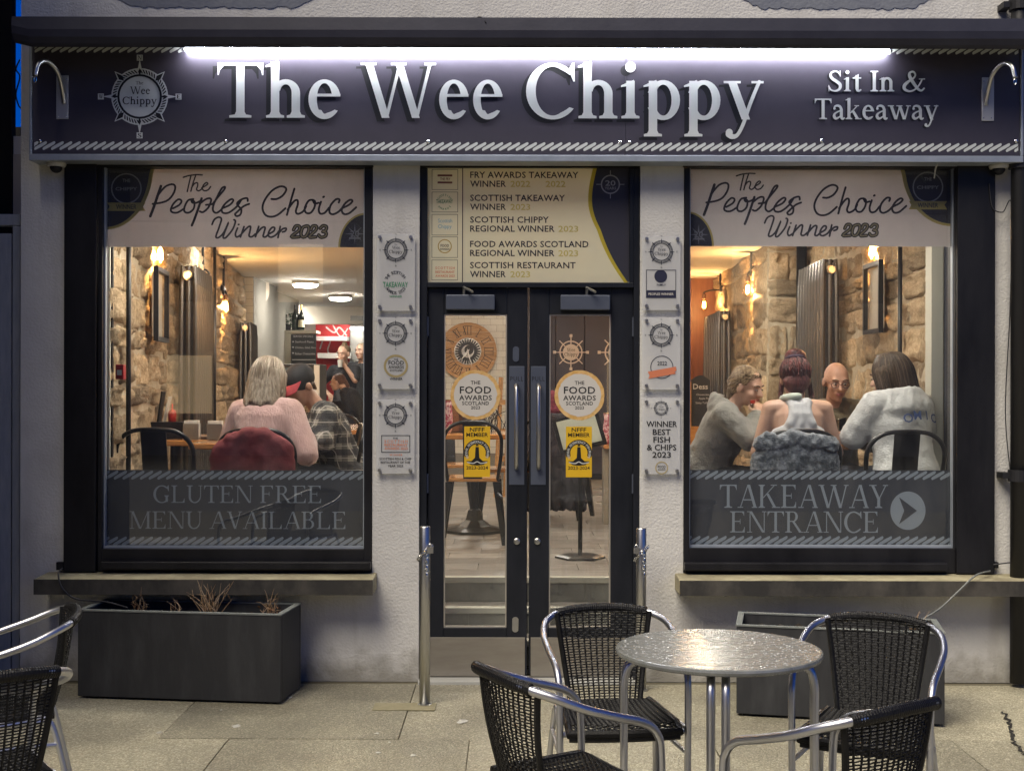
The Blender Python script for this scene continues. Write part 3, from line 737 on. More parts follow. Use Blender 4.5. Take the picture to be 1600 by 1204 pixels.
# dome cameras under the sign ends
wplast = mat('white_plastic', (.55, .54, .50), .45)
for px, lab in ((87, 'small pale dome camera under the blue lit end of the sign'), (1560, 'small pale dome camera under the sign beside the drainpipe')):
    d = thing('dome_camera', lab, 'camera', (X(px, -.06), -.06, Z(248, -.06)))
    M_ = Matrix.Translation(P(px, 252, -.06)); m = MB(); m.lathe([(.05, 0), (.05, -.022), (.044, -.034), (.0, -.034)][::-1], 20, M_); m.build('base', wplast, d, smooth=False)
    m = MB(); m.ell(P(px, 263, -.06), (.032, .032, .03), 16); m.build('dome', black, d, smooth=True)
wire_m = mat('wire', (.03, .03, .035), .6); wirew = mat('white_wire', (.45, .45, .43), .6)
def cable(pts, r, lab, mm=wire_m, n=8):
    m = MB(); m.tube(catmull(pts, n), r, 6); o = m.build('cable', mm, smooth=True); return tag(o, lab, 'cable')
cable([P(1470, 247, -.1), P(1462, 260, -.07), P(1459, 277, -.02)], .004, 'short white cable dangling in front of the round winner badge', wirew)
cable([P(1545, 285, -.04), P(1550, 322, -.04), P(1566, 330, -.05), P(1580, 320, -.07), P(1578, 480, -.07), P(1571, 640, -.06), P(1580, 745, -.07)], .003, 'thin black cable looping down beside the drainpipe')
cable([P(1553, 880, -.05), P(1560, 879, -.06), P(1585, 876, -.08)], .004, 'short black cable running from the pilaster foot to the drainpipe')
cable([P(1548, 890, -.06), P(1525, 897, -.2), P(1500, 920, -.24), P(1470, 948, -.3), P(1440, 967, -.42)], .0045, 'grey cable trailing from the stone sill into the planter', mat('grey_wire', (.16, .17, .16), .6))
cable([P(98, 889, -.06), P(92, 897, -.21), P(97, 918, -.225), P(118, 936, -.2), P(165, 941, -.2), P(200, 950, -.25)], .0045, 'black cable drooping off the sill into the twiggy planter')
m = MB(); m.box(X(92), X(103) - .0, -.035, -.001, Z(890), Z(878)); tag(m.build('cable_clip', black), 'small black cable clip at the foot of the pilaster over the blue lit wall', 'cable clip')
m = MB(); m.box(X(1551), X(1557), -.035, -.001, Z(884), Z(875)); tag(m.build('cable_clip', black), 'small black cable clip at the pilaster foot near the drainpipe', 'cable clip')
# drainpipe
dp = thing('drainpipe', 'black drainpipe with collars beside the shop front', 'pipe', (X(1592, -.08), -.08, 0))
pipe_m = mat('pipe_black', (.012, .012, .014), .5, bump=.1, bs=40)
m = MB(); m.tube([(X(1592, -.08), -.08, .02), (X(1592, -.08), -.08, 6)], .042, 18); m.build('pipe', pipe_m, dp, smooth=True)
for py in (262, 750, 15):
    m = MB(); c = P(1592, py, -.08); m.tube([c, c + Vector((0, 0, .06))], .054, 18); m.box(c.x - .085, c.x - .04, -.09, -.001, c.z + .015, c.z + .045); m.build('collar', pipe_m, dp)

# ------------------------------------------------------------------ door surround, transom sign, doors
DY = .05
m = MB()
m.box(X(655, .02), X(667, .02), .02, .12, 0.012, Z(262, .02)); m.box(X(990, .02), X(1000, .02), .02, .12, .012, Z(262, .02)); m.box(X(667, .02), X(990, .02), .02, .12, Z(449, .02), Z(441, .02))
m.box(X(983, .02), X(990, .02), .02, .12, Z(441, .02), Z(262, .02))
m.build('door_frame', doorp, bld, bevel=.003)
m = MB(); m.box(X(655, .0), X(1000, 0), -.06, .30, -.01, .012); m.build('threshold', mat('pale_threshold', (.45, .45, .42), .6), bld)
ts = thing('transom_sign', 'cream backlit panel listing award wins above the doors', 'sign', (X(825, DY), DY, Z(442, DY)))
tcream = mat('cream_backlit_film', (.80, .79, .66), .5, transl=.5)
ux = lambda p: X(p, DY); uz = lambda p: Z(p, DY); k = ux(1) - ux(0)
m = MB(); m.box(ux(667), ux(984), DY, DY + .003, uz(441), uz(262)); pn = m.build('panel', tcream, ts)
def curve_x(py):   # boundary of the navy sweep on the right
    u = (py - 262) / 179.; return 932 - 8.5 * math.sin(min(1, u / .55) * math.pi) * .9 + (0 if u < .3 else 49 * ((u - .3) / .7) ** 1.9)
ys = [262 + 179 * i / 24 for i in range(25)]
print_mesh('gold_edge', [[(ux(curve_x(y) - 6 + 4 * (y < 300) * 0), uz(y)) for y in ys] + [(ux(984), uz(441)), (ux(984), uz(262))]], DY - .001, mat('yellow_film', (.60, .50, .06), .5, transl=.4), pn)
print_mesh('navy_sweep', [[(ux(curve_x(y)), uz(y)) for y in ys] + [(ux(984), uz(439)), (ux(984), uz(262))]], DY - .002, mat('navy_translucent', (.05, .05, .075), .5, transl=.3), pn)
tx = []
for s_, x0, x1, y in (('FRY AWARDS TAKEAWAY', 734, 903, 278), ('WINNER', 734, 790, 292), ('SCOTTISH TAKEAWAY', 734, 882, 314), ('WINNER', 734, 790, 328), ('SCOTTISH CHIPPY', 734, 857, 348), ('REGIONAL WINNER', 734, 866, 362),
                      ('FOOD AWARDS SCOTLAND', 734, 919, 386), ('REGIONAL WINNER', 734, 866, 400), ('SCOTTISH RESTAURANT', 734, 899, 419), ('WINNER', 734, 790, 433)):
    tx += sans(s_, ux(x0), ux(x1), uz(y), 9.3 * k, 1, .02)
print_mesh('lettering', tx, DY - .001, mat('dark_blue_ink', (.016, .017, .03), .5), pn, uni=False)
for x0, y in ((797, 292), (852, 292), (797, 328), (872, 362), (872, 400), (797, 433)): print_mesh('year_lettering', sans('2023' if y > 300 else '2022', ux(x0), ux(x0 + 31), uz(y), 9 * k, 1), DY - .001, mat('pale_yellow_ink', (.62, .56, .22), .5, transl=.4), pn, uni=False)
print_mesh('rule', [rect(ux(721.5), uz(441), ux(723), uz(262))], DY - .001, mat('rule_ink', (.05, .05, .06), .5), pn)
rows = [(265, 297), (300, 332), (335, 368), (370, 403), (406, 438)]
fr_p = []
for a, b in rows:
    x0, x1 = 674, 715; w_ = .8
    fr_p += [rect(ux(x0), uz(a + w_), ux(x1), uz(a)), rect(ux(x0), uz(b), ux(x1), uz(b - w_)), rect(ux(x0), uz(b), ux(x0 + w_), uz(a)), rect(ux(x1 - w_), uz(b), ux(x1), uz(a))]
print_mesh('logo_frame', fr_p, DY - .001, mat('thin_grey_ink', (.16, .16, .14), .5), pn)
print_mesh('logo', [rect(ux(683), uz(276), ux(706), uz(273)), rect(ux(683), uz(287), ux(706), uz(284))] + sans('THE FRY', ux(687), ux(703), uz(282), 4 * k), DY - .001, mat('maroon_ink', (.16, .05, .05), .5), pn)
grn = mat('green_ink', (.03, .22, .10), .5); orange = mat('orange_ink', (.62, .20, .10), .5); blu = mat('sky_ink', (.20, .45, .60), .5)
print_mesh('logo', sans('TAKEAWAY', ux(681), ux(707), uz(318), 6 * k, 1, 0, .0) + arc_sans('SCOTTISH', ux(694), uz(316), 11 * k, 150, 30, 3 * k) + arc_sans('AWARDS', ux(694), uz(316), 11 * k, 220, 320, 3 * k, 1, True), DY - .001, grn, pn, uni=False)
print_mesh('logo', sans('Scottish', ux(684), ux(706), uz(348), 6 * k, 0) + sans('Chippy', ux(684), ux(705), uz(357), 6 * k, 0), DY - .001, blu, pn, uni=False)
print_mesh('logo', ring(ux(694.5), uz(385), 11 * k, 11 * k, 1.5 * k, 1.5 * k), DY - .001, mat('gold_ink', (.45, .33, .10), .5), pn)
print_mesh('logo', sans('FOOD', ux(688), ux(701), uz(386), 4 * k) + sans('AWARDS', ux(687), ux(702), uz(391), 3 * k), DY - .0012, ink, pn, uni=False)
print_mesh('logo', sans('SCOTTISH', ux(680), ux(710), uz(421), 4 * k, 1, .2) + sans('RESTAURANT', ux(680), ux(710), uz(427), 3.6 * k) + sans('AWARDS 2023', ux(680), ux(710), uz(433), 3.6 * k), DY - .001, orange, pn, uni=False)
cx, cz = ux(953), uz(288)
print_mesh('small_badge', ring(cx, cz, 15 * k, 15 * k, 2 * k, 2 * k) + [rect(cx - 22 * k, cz - .6 * k, cx - 15 * k, cz + .6 * k), rect(cx + 15 * k, cz - .6 * k, cx + 22 * k, cz + .6 * k), rect(cx - .6 * k, cz - 22 * k, cx + .6 * k, cz - 15 * k), rect(cx - .6 * k, cz + 15 * k, cx + .6 * k, cz + 22 * k)]
           + sans('20', cx - 8 * k, cx + 8 * k, cz - 2 * k, 8 * k) + sans('YEARS', cx - 9 * k, cx + 9 * k, cz - 8 * k, 4 * k), DY - .0032, mat('grey_badge', (.30, .30, .33), .5), pn)

LY = .07
navyplate = mat('blue_grey_metal', (.085, .10, .14), .42, .3, col2=(.10, .115, .155), vs=8)
yel = mat('yellow_sticker', (.72, .44, .015), .5); gold = mat('gold_ring', (.62, .36, .10), .5, col2=(.75, .50, .22), vs=30, lo=.4, hi=.6); crm = mat('cream_sticker', (.62, .59, .54), .5)
def door(sd):
    if sd == 'l': x0, x1, g0, g1, lab = 668.5, 824, 694, 792, 'dark glazed door leaf before the wooden clock, left of its twin'
    else: x0, x1, g0, g1, lab = 827, 989, 858, 954, 'dark glazed door leaf before the menu stand and wheel emblem wall'
    lab = {'l': 'dark glazed door leaf with the wooden clock showing through its glass', 'r': 'dark glazed door leaf with the menu stand showing through its glass'}[sd]
    d = thing('shop_door', lab, 'door', (X((x0 + x1) / 2, LY), LY, .03))
    ax = lambda p: X(p, LY); az = lambda p: Z(p, LY); k = ax(1) - ax(0)
    zt, zb_ = Z(450, LY), .03; gt, gb = az(491), az(979)
    m = MB(); m.box(ax(x0), ax(g0), LY - .02, LY + .03, zb_, zt); m.box(ax(g1), ax(x1), LY - .02, LY + .03, zb_, zt); m.box(ax(g0), ax(g1), LY - .02, LY + .03, gt, zt); m.box(ax(g0), ax(g1), LY - .02, LY + .03, zb_, gb)
    m.build('leaf', doorp, d, bevel=.004)
    m = MB(); bw = .007
    m.box(ax(g0), ax(g0) + bw, LY - .012, LY + .004, gb, gt); m.box(ax(g1) - bw, ax(g1), LY - .012, LY + .004, gb, gt); m.box(ax(g0) + bw, ax(g1) - bw, LY - .012, LY + .004, gb, gb + bw); m.box(ax(g0) + bw, ax(g1) - bw, LY - .012, LY + .004, gt - bw, gt)
    m.build('glazing_bead', mat('bead_metal', (.50, .47, .42), .4, .6), d)
    m = MB(); m.box(ax(g0), ax(g1), LY + .0045, LY + .0105, gb, gt); m.build('pane', glass, d)
    F_ = LY - .02
    bx = lambda p: X(p, F_); bz = lambda p: Z(p, F_)
    kp0, kp1 = (673, 821) if sd == 'l' else (830, 985)
    m = MB(); m.box(bx(kp0), bx(kp1), F_ - .003, F_ - .0005, bz(1056), bz(995)); kp = m.build('kick_plate', mat('kick_plate', (.42, .39, .34), .42, .85, col2=(.36, .33, .29), vs=4, stretch=(1, 1, 6)), d, bevel=.001)
    c0, c1 = (697, 773) if sd == 'l' else (875, 952)
    m = MB(); m.box(bx(c0), bx(c1), F_ - .05, F_ - .0005, bz(484.5), bz(461.5)); cl = m.build('closer', navyplate, d, bevel=.004)
    a0 = 724 if sd == 'l' else 916
    m = MB(); m.tube([P(a0, 462, F_ - .03), P(a0 + 1, 448, F_ - .035)], .008, 8); m.tube([P(a0, 449, F_ - .04), P(a0 + 14, 456, F_ - .09)], .007, 8); m.build('closer_arm', steel, cl)
    p0, p1 = (795.5, 819.5) if sd == 'l' else (829.5, 853)
    m = MB(); m.box(bx(p0), bx(p1), F_ - .004, F_ - .0005, bz(757), bz(572)); hp = m.build('handle_plate', navyplate, d, bevel=.0015)
    print_mesh('pull_lettering', sans('PULL', bx(p0 + 2), bx(p1 - 2), bz(595), 7 * k, 0, .1), F_ - .0046, ink, hp, uni=False)
    hx = 807 if sd == 'l' else 841.5
    pts = [P(hx, 731, F_ - .004), P(hx, 730, F_ - .035), P(hx, 724, F_ - .05), P(hx, 608, F_ - .05), P(hx, 602, F_ - .035), P(hx, 601, F_ - .004)]
    m = MB(); m.tube(pts, .0105, 12); m.build('pull_handle', steel, d, smooth=True)
    lx = 808 if sd == 'l' else 840
    M_ = Matrix.Translation(P(lx, 845, F_)) @ Matrix.Rotation(R(90), 4, 'X'); m = MB(); m.lathe([(.017, 0), (.017, .008), (.011, .012), (.0001, .012)], 16, M_); m.build('lock', steel, d)
    if sd == 'l':
        for py, h in ((553, 12), (975, 12)):
            m = MB(); q = [(806 + 5 * math.cos(R(a)), py - (h - 5 if a < 180 else -(h - 5)) - 5 * math.sin(R(a))) for a in range(0, 360, 20)]
            m.prism([(bx(a), bz(b)) for a, b in q], F_ - .005, F_ - .0005); m.build('key_cover', navyplate if py < 700 else steel, d)
    for py in (510, 755):
        hx_ = x0 - 1 if sd == 'l' else x1 + 1
        m = MB(); m.tube([P(hx_, py - 15, F_ - .006), P(hx_, py + 15, F_ - .006)], .009, 10); m.build('hinge', navyplate, d)
    # stickers on the outside of the pane
    SY = LY + .003; sx = lambda p: X(p, SY); sz = lambda p: Z(p, SY)
    cx, cy = (743, 617) if sd == 'l' else (905.5, 617)
    C = (sx(cx), sz(cy)); rr = random.Random(cx)
    out = [(C[0] + (39 + rr.uniform(-.4, .4)) * k * math.cos(R(a)), C[1] + (39 + rr.uniform(-.4, .4)) * k * math.sin(R(a))) for a in range(0, 360, 6)]
    st = print_mesh('round_sticker', [out], SY, gold, d)
    print_mesh('sticker_face', [[(C[0] + (33.5 + rr.uniform(-.7, .7)) * k * math.cos(R(a)), C[1] + (33.5 + rr.uniform(-.7, .7)) * k * math.sin(R(a))) for a in range(0, 360, 5)]], SY - .0008, crm, st)
    tx = []
    for s_, hw, yb_, h in (('THE', 7.5, 600.5, 5.6), ('FOOD', 24.5, 614.5, 10.5), ('AWARDS', 25.5, 625, 7.4), ('SCOTLAND', 21, 632.5, 5.4), ('2023', 7, 639, 4.6)): tx += sans(s_, sx(cx - hw), sx(cx + hw), sz(yb_), h * k, 1, .03)
    print_mesh('sticker_lettering', tx, SY - .0014, ink, st, uni=False)
    y0, y1 = (725.5, 766) if sd == 'l' else (884.5, 925)
    m = MB(); m.box(sx(y0), sx(y1), SY - .0004, SY, sz(745), sz(666)); ys_ = m.build('yellow_sticker', yel, d)
    mx = (y0 + y1) / 2; E = (sx(mx), sz(707))
    pb = ring(E[0], E[1], 20.5 * k, 20.5 * k, 7 * k, 7 * k, -20, 200, 30)
    pb += [[(E[0] + a * k, E[1] + b * k) for a, b in ((-2.5, 9), (2.5, 9), (3.5, -8), (9, -13), (17, -13), (10, -19), (0, -20), (-10, -19), (-17, -13), (-9, -13), (-3.5, -8))], [(E[0] + a * k, E[1] + b * k) for a, b in ((-2, 10.5), (2, 10.5), (2, 13), (-2, 13))]]
    tx = []
    for s_, hw, yb_, h in (('NFFF', 11.5, 674, 6), ('MEMBER', 17, 682, 6), ('2023-2024', 17, 733, 5)): tx += sans(s_, sx(mx - hw), sx(mx + hw), sz(yb_), h * k)
    print_mesh('sticker_print', pb, SY - .001, ink, ys_); print_mesh('sticker_lettering', tx, SY - .001, ink, ys_, uni=False)
    print_mesh('ring_lettering', arc_sans('NATIONAL FEDERATION OF FISH FRIERS', E[0], E[1], 17 * k, 205, -25, 3.6 * k) , SY - .0018, mat('sticker_white', (.6, .6, .55), .5), ys_, uni=False)
    print_mesh('wave', stroke([(E[0] - 15 * k, E[1] - 15 * k), (E[0] - 6 * k, E[1] - 16.5 * k), (E[0], E[1] - 14 * k), (E[0] + 6 * k, E[1] - 16.5 * k), (E[0] + 15 * k, E[1] - 15 * k)], 1.6 * k), SY - .0018, MATS['sticker_white'], ys_)
door('l'); door('r')

# ------------------------------------------------------------------ acrylic award plaques on the piers
PY = -.03
grey_ink = mat('badge_ink', (.03, .034, .05), .5)
px_ = lambda p: X(p, PY); pz_ = lambda p: Z(p, PY); kp = px_(1) - px_(0)
def plaque(x0, x1, y0, y1, lab, er=18, ey=None):
    d = thing('wall_plaque', lab, 'plaque', (px_((x0 + x1) / 2), PY, pz_(y1)))
    m = MB(); m.box(px_(x0), px_(x1), PY, PY + .005, pz_(y1), pz_(y0)); pn = m.build('panel', acrylic, d, bevel=.001)
    for a in (x0 + 6, x1 - 6):
        for b in (y0 + 6, y1 - 6):
            M_ = Matrix.Translation(P(a, b, 0)) @ Matrix.Rotation(R(90), 4, 'X'); m = MB(); m.lathe([(.009, 0), (.009, .04), (.0085, .043), (.0001, .043)], 14, M_); m.build('standoff', steel, d)
    mx = (x0 + x1) / 2
    emblem(d, px_(mx), pz_(ey or y0 + 25), er * kp, PY - .0015, crm, grey_ink, letters=True, backing=False)
    return d, mx
def pr(d, polys, m_, dy=.0015): return print_mesh('print', polys, PY - dy, m_, d, uni=False)
d, mx = plaque(588, 648, 366, 486, 'clear plaque with green takeaway awards print, topmost of its pier')
pr(d, sans('TAKEAWAY', px_(598), px_(637), pz_(449), 8 * kp, 1, 0, .0), grn); pr(d, arc_sans('THE SCOTTISH', px_(618), pz_(442), 16 * kp, 155, 35, 4.5 * kp) + arc_sans('AWARDS 2023', px_(618), pz_(442), 16 * kp, 215, 325, 4.5 * kp, 1, True), grey_ink); pr(d, sans('WINNER', px_(608), px_(628), pz_(465), 3 * kp), grn)
d, mx = plaque(588, 648, 496, 608, 'clear plaque with gold ringed food awards print above a restaurant plaque')
pr(d, ring(px_(618.5), pz_(572), 19 * kp, 18 * kp, 3.4 * kp, 3.4 * kp), mat('pale_gold_ink', (.36, .29, .14), .5)); pr(d, sans('THE', px_(615), px_(622), pz_(563), 2.5 * kp) + sans('FOOD', px_(607), px_(631), pz_(570), 6 * kp) + sans('AWARDS', px_(607), px_(631), pz_(576), 4.4 * kp) + sans('SCOTLAND', px_(609), px_(629), pz_(580.5), 3 * kp) + sans('WINNER', px_(609), px_(629), pz_(594), 3.6 * kp), ink)
d, mx = plaque(588, 648, 624, 740, 'clear plaque with orange boxed restaurant awards print, lowest of its pier')
b0, b1, b2, b3 = px_(596), px_(641), pz_(707), pz_(680)
pr(d, [rect(b0, b2, b1, b2 + kp), rect(b0, b3 - kp, b1, b3), rect(b0, b2 + kp, b0 + kp, b3 - kp), rect(b1 - kp, b2 + kp, b1, b3 - kp)] + sans('SCOTTISH FISH & CHIP', px_(593), px_(643), pz_(718.5), 3.2 * kp) + sans('RESTAURANT OF THE', px_(595), px_(641), pz_(724), 3.2 * kp) + sans('YEAR 2023', px_(606), px_(630), pz_(729.5), 3.2 * kp) + sans('THE', px_(614), px_(622), pz_(686), 2.5 * kp), ink)
pr(d, sans('SCOTTISH', px_(601), px_(637), pz_(691.5), 4 * kp, 1, .25) + sans('RESTAURANT', px_(601), px_(637), pz_(697), 4 * kp) + sans('AWARDS 2023', px_(601), px_(637), pz_(702.5), 4 * kp) + sans('WINNER', px_(609), px_(629), pz_(712), 2.6 * kp, 1, .2), orange)
d, mx = plaque(1003, 1063, 368, 484, 'clear plaque with navy boxed family award print, topmost of its pier')
pr(d, [rect(px_(1009), pz_(465), px_(1056), pz_(453)), disc(px_(1032), pz_(431), 10 * kp)] + sans('FAMILY', px_(1026), px_(1040), pz_(446), 3 * kp), mat('navy_ink', (.02, .022, .05), .5)); pr(d, sans('PEOPLES WINNER', px_(1013), px_(1052), pz_(460.5), 3.4 * kp), crm, .0025)
pr(d, [rect(px_(1009), pz_(422), px_(1056), pz_(421)), rect(px_(1009), pz_(453), px_(1010), pz_(422)), rect(px_(1055), pz_(453), px_(1056), pz_(422))], grey_ink)
d, mx = plaque(1003, 1063, 495, 608, 'clear plaque with orange ribbon 2022 roundel print', 18, 523)
pr(d, ring(px_(1034), pz_(573), 18 * kp, 18 * kp, 1.2 * kp, 1.2 * kp) + sans('2022', px_(1027), px_(1042), pz_(570), 6 * kp), grey_ink)
pr(d, [[(px_(a), pz_(b)) for a, b in ((1012, 580), (1056, 572), (1057, 578), (1054, 580), (1056, 583), (1013, 591), (1015, 586))]], orange, .0025); 
d, mx = plaque(1003, 1063, 621, 740, 'clear plaque lettered winner best fish and chips, lowest of its pier', 11, 637)
tx = []
for s_, hw, yb_ in (('WINNER', 24, 666), ('BEST', 14, 678.5), ('FISH', 13, 690.5), ('& CHIPS', 23, 702.5), ('2023', 14.5, 714)): tx += sans(s_, px_(1034 - hw), px_(1034 + hw), pz_(yb_), 8.6 * kp)
pr(d, tx, ink); pr(d, ring(px_(1034), pz_(730), 10 * kp, 10 * kp, 1.6 * kp, 1.6 * kp), MATS['pale_gold_ink']); pr(d, sans('FOOD', px_(1028), px_(1040), pz_(730.5), 4 * kp) + sans('AWARDS', px_(1028), px_(1040), pz_(734), 2.4 * kp), ink)

# ------------------------------------------------------------------ neighbouring things at the left edge
dk = mat('dark_neighbour_stone', (.010, .009, .009), .9, bump=.5, bs=20)
nb = thing('neighbour_building', 'dark unlit building beside the rendered wall', 'building', (-3.9, .7, 0))
m = MB(); m.box(-6, X(17, .3), .3, .36, 0, 7); m.build('wall', dk, nb)
m = MB(); m.box(-6, -2.80, -2.6, .299, 0, 7); m.build('added_shade_wing', dk, nb)  # wing added out of view to shade the left end of the front
m = MB(); m.box(-6, X(31, 2.5), 2.5, 6, 0, Z(200, 2.5)); m.box(-6, X(27, 2.4), 2.4, 2.499, 0, Z(255, 2.4)); m.build('back_wing', dk, nb)
cable([P(30, 95, .3), P(24, 110, .3), P(30, 122, .3), P(24, 148, .3), P(28, 166, .3), P(33, 172, .3)], .004, 'thin black cable looping against the blue evening sky')
gt = thing('side_gate', 'weathered white wooden gate beside the rendered wall', 'gate', (X(10, .05), .05, 0))
gate_m = mat('gate_paint', (.30, .33, .38), .75, col2=(.40, .42, .46), vs=7, bump=.3, bs=30, stretch=(6, 6, 1))
zt = Z(336, .05)
m = MB(); m.box(X(-60, .05), X(31, .05), .05, .12, zt - .06, zt); m.build('top_rail', gate_m, gt, bevel=.004)
m = MB(); m.box(X(19, .05), X(31, .05), .05, .12, 0.02, zt - .062); m.build('post', gate_m, gt, bevel=.004)
for i in range(2):
    m = MB(); a = 17 - i * 38; m.box(X(a - 37, .06), X(a, .06), .065, .1, .03, zt - .10); m.build('plank', gate_m, gt, bevel=.004)

# ------------------------------------------------------------------ ground
m = MB(); m.add([(-400, -400, -.05), (400, -400, -.05), (400, 400, -.05), (-400, 400, -.05)], [(0, 1, 2, 3)])
structure(m.build('ground', mat('asphalt', (.045, .045, .048), .85, col2=(.06, .06, .06), vs=30, bump=.4, bs=90)))
joint = mat('pavement_joint', (.15, .135, .09), .95, bump=.4, bs=60)
m = MB(); m.box(-6, 6, -9, .3, -.045, -.008); pav = structure(m.build('pavement', joint))
def agg_mat():
    m = bpy.data.materials.new('exposed_aggregate'); m.use_nodes = True; nt = m.node_tree; N = nt.nodes; L = nt.links; b = N['Principled BSDF']
    tc = N.new('ShaderNodeTexCoord'); oi = N.new('ShaderNodeObjectInfo')
    geo = N.new('ShaderNodeNewGeometry'); pos = geo.outputs['Position']
    vo = N.new('ShaderNodeTexVoronoi'); vo.inputs['Scale'].default_value = 150; L.new(pos, vo.inputs['Vector'])
    sp = N.new('ShaderNodeSeparateColor'); L.new(vo.outputs['Color'], sp.inputs[0])
    cr = N.new('ShaderNodeValToRGB'); e = cr.color_ramp.elements; e[0].position = .0; e[0].color = (.24, .22, .16, 1); e[1].position = 1.; e[1].color = (.60, .56, .42, 1)
    e2 = cr.color_ramp.elements.new(.45); e2.color = (.33, .305, .215, 1); e3 = cr.color_ramp.elements.new(.8); e3.color = (.42, .39, .285, 1)
    L.new(sp.outputs[0], cr.inputs[0])
    no = N.new('ShaderNodeTexNoise'); no.inputs['Scale'].default_value = 1.7; no.inputs['Detail'].default_value = 5; L.new(pos, no.inputs['Vector'])
    c2 = N.new('ShaderNodeValToRGB'); c2.color_ramp.elements[0].position = .38; c2.color_ramp.elements[0].color = (.70, .70, .71, 1); c2.color_ramp.elements[1].position = .62; c2.color_ramp.elements[1].color = (1, 1, 1, 1); L.new(no.outputs['Fac'], c2.inputs[0])
    mx = N.new('ShaderNodeMix'); mx.data_type = 'RGBA'; mx.blend_type = 'MULTIPLY'; mx.inputs[0].default_value = 1; L.new(cr.outputs[0], mx.inputs[6]); L.new(c2.outputs[0], mx.inputs[7])
    hs = N.new('ShaderNodeHueSaturation'); mr = N.new('ShaderNodeMapRange'); mr.inputs['To Min'].default_value = .78; mr.inputs['To Max'].default_value = 1.14; L.new(oi.outputs['Random'], mr.inputs[0]); L.new(mr.outputs[0], hs.inputs['Value']); L.new(mx.outputs[2], hs.inputs['Color'])
    L.new(hs.outputs[0], b.inputs['Base Color'])
    rr = N.new('ShaderNodeMapRange'); rr.inputs['To Min'].default_value = .28; rr.inputs['To Max'].default_value = .62; L.new(no.outputs['Fac'], rr.inputs[0]); L.new(rr.outputs[0], b.inputs['Roughness'])
    bp = N.new('ShaderNodeBump'); bp.inputs['Strength'].default_value = .55; bp.inputs['Distance'].default_value = .006; bp.invert = True; L.new(vo.outputs['Distance'], bp.inputs['Height']); L.new(bp.outputs[0], b.inputs['Normal'])
    MATS['agg'] = m; return m
agg = agg_mat(); slab_me = {}
rs = random.Random(3)
for r_ in range(6):
    for c_ in range(-5, 6):
        y1 = -.055 - r_ * 1.03; y0 = y1 - 1.024; x0 = -.49 + c_ * 1.05 + (0.31 if r_ % 2 else 0)
        key = 's'
        if key not in slab_me:
            mm = MB(); mm.box(0, 1.045, 0, 1.025, -.04, 0); slab_me[key] = mm.mesh('paving_slab', agg)
        o = link('paving_slab', slab_me[key], pav); o.location = (x0, y0, rs.uniform(-.0022, .0015)); o.rotation_euler = (rs.uniform(-.001, .001), rs.uniform(-.001, .001), 0)
m = MB(); m.box(-3.2, 3.2, -.050, .0, -.04, -.003); m.build('edge_strip', joint, pav)

# ------------------------------------------------------------------ houses across the street, mirrored faintly in the glass
hm = mat('opposite_render', (.30, .28, .26), .9, col2=(.36, .34, .31), vs=2); rm_ = mat('slate_roof', (.05, .05, .06), .8); wl = mat('lit_window', (.6, .45, .25), .4, emit=1.1, ecol=(1., .72, .40)); wdk = mat('dark_window', (.02, .025, .03), .1)
for i, (xa, w_, h_, lab) in enumerate(((-11, 7.5, 5.2, 'low terraced house across the street with two lit windows'), (-3.2, 7.0, 6.0, 'taller terraced house across the street facing the shop sign'), (4.1, 8.0, 5.4, 'wide terraced house across the street beyond the drainpipe side'))):
    t = thing('terraced_house', lab, 'house', (xa + w_ / 2, -22, 0)); m = MB(); m.box(xa, xa + w_, -24, -22, -.04, h_); m.build('wall', hm, t)
    m = MB(); m.add([(xa, -24, h_ + .001), (xa + w_, -24, h_ + .001), (xa + w_, -21.8, h_ + .001), (xa, -21.8, h_ + .001), (xa, -23, h_ + 1.6), (xa + w_, -23, h_ + 1.6)], [(0, 1, 5, 4), (2, 3, 4, 5), (1, 2, 5), (3, 0, 4), (3, 2, 1, 0)]); m.build('roof', rm_, t)
    for r_ in range(2):
        for c_ in range(3):
            x = xa + w_ * (c_ + .5) / 3; z = .9 + r_ * 2.5; m = MB(); m.box(x - .5, x + .5, -21.99, -21.96, z, z + 1.3); wn_ = m.build('window', wl if (i * 7 + r_ * 3 + c_ * 5) % 4 == 1 else wdk, t)
            m = MB(); m.box(x - .62, x + .62, -21.99, -21.9, z - .1, z - .001); m.build('sill', hm, wn_).matrix_parent_inverse = Matrix()
# ------------------------------------------------------------------ interior shell
IF = .45; CZ = 2.80
def W_(px, py, D): return P(px, py, D - CD)
stone_m = mat('rubble_stone', (.33, .23, .13), .85, col2=(.62, .48, .31), vs=8, lo=.3, hi=.72, bump=1., bs=34, bump2=1., bs2=9, rnd=.42)
mortar = mat('lime_mortar', (.52, .44, .32), .95, col2=(.40, .33, .23), vs=12, bump=.6, bs=30)
cream = mat('cream_paint', (.62, .57, .50), .7); ceil_m = mat('ceiling_paint', (.80, .78, .75), .8, bump=.05, bs=20)
tile_m = mat('white_metro_tile', (.66, .66, .62), .18, rnd=.05, bump=.05, bs=14); grout = mat('tile_grout', (.22, .21, .19), .9)
floor_m = mat('wood_tile_floor', (.16, .145, .13), .4, col2=(.29, .27, .245), vs=3, stretch=(2, 12, 1), rnd=.22)
nose_m = mat('step_nosing', (.50, .49, .42), .5); riser_m = mat('grey_riser_tile', (.15, .15, .135), .4, col2=(.22, .22, .20), vs=6, rnd=.15)
blackm = mat('black_metal', (.010, .010, .011), .35, .2); wood_d = mat('dark_wood', (.10, .045, .022), .35, col2=(.20, .09, .04), vs=5, stretch=(1, 12, 12))
wood_o = mat('oiled_oak', (.40, .17, .05), .22, col2=(.55, .27, .09), vs=4, stretch=(2, 10, 10), coat=.4)
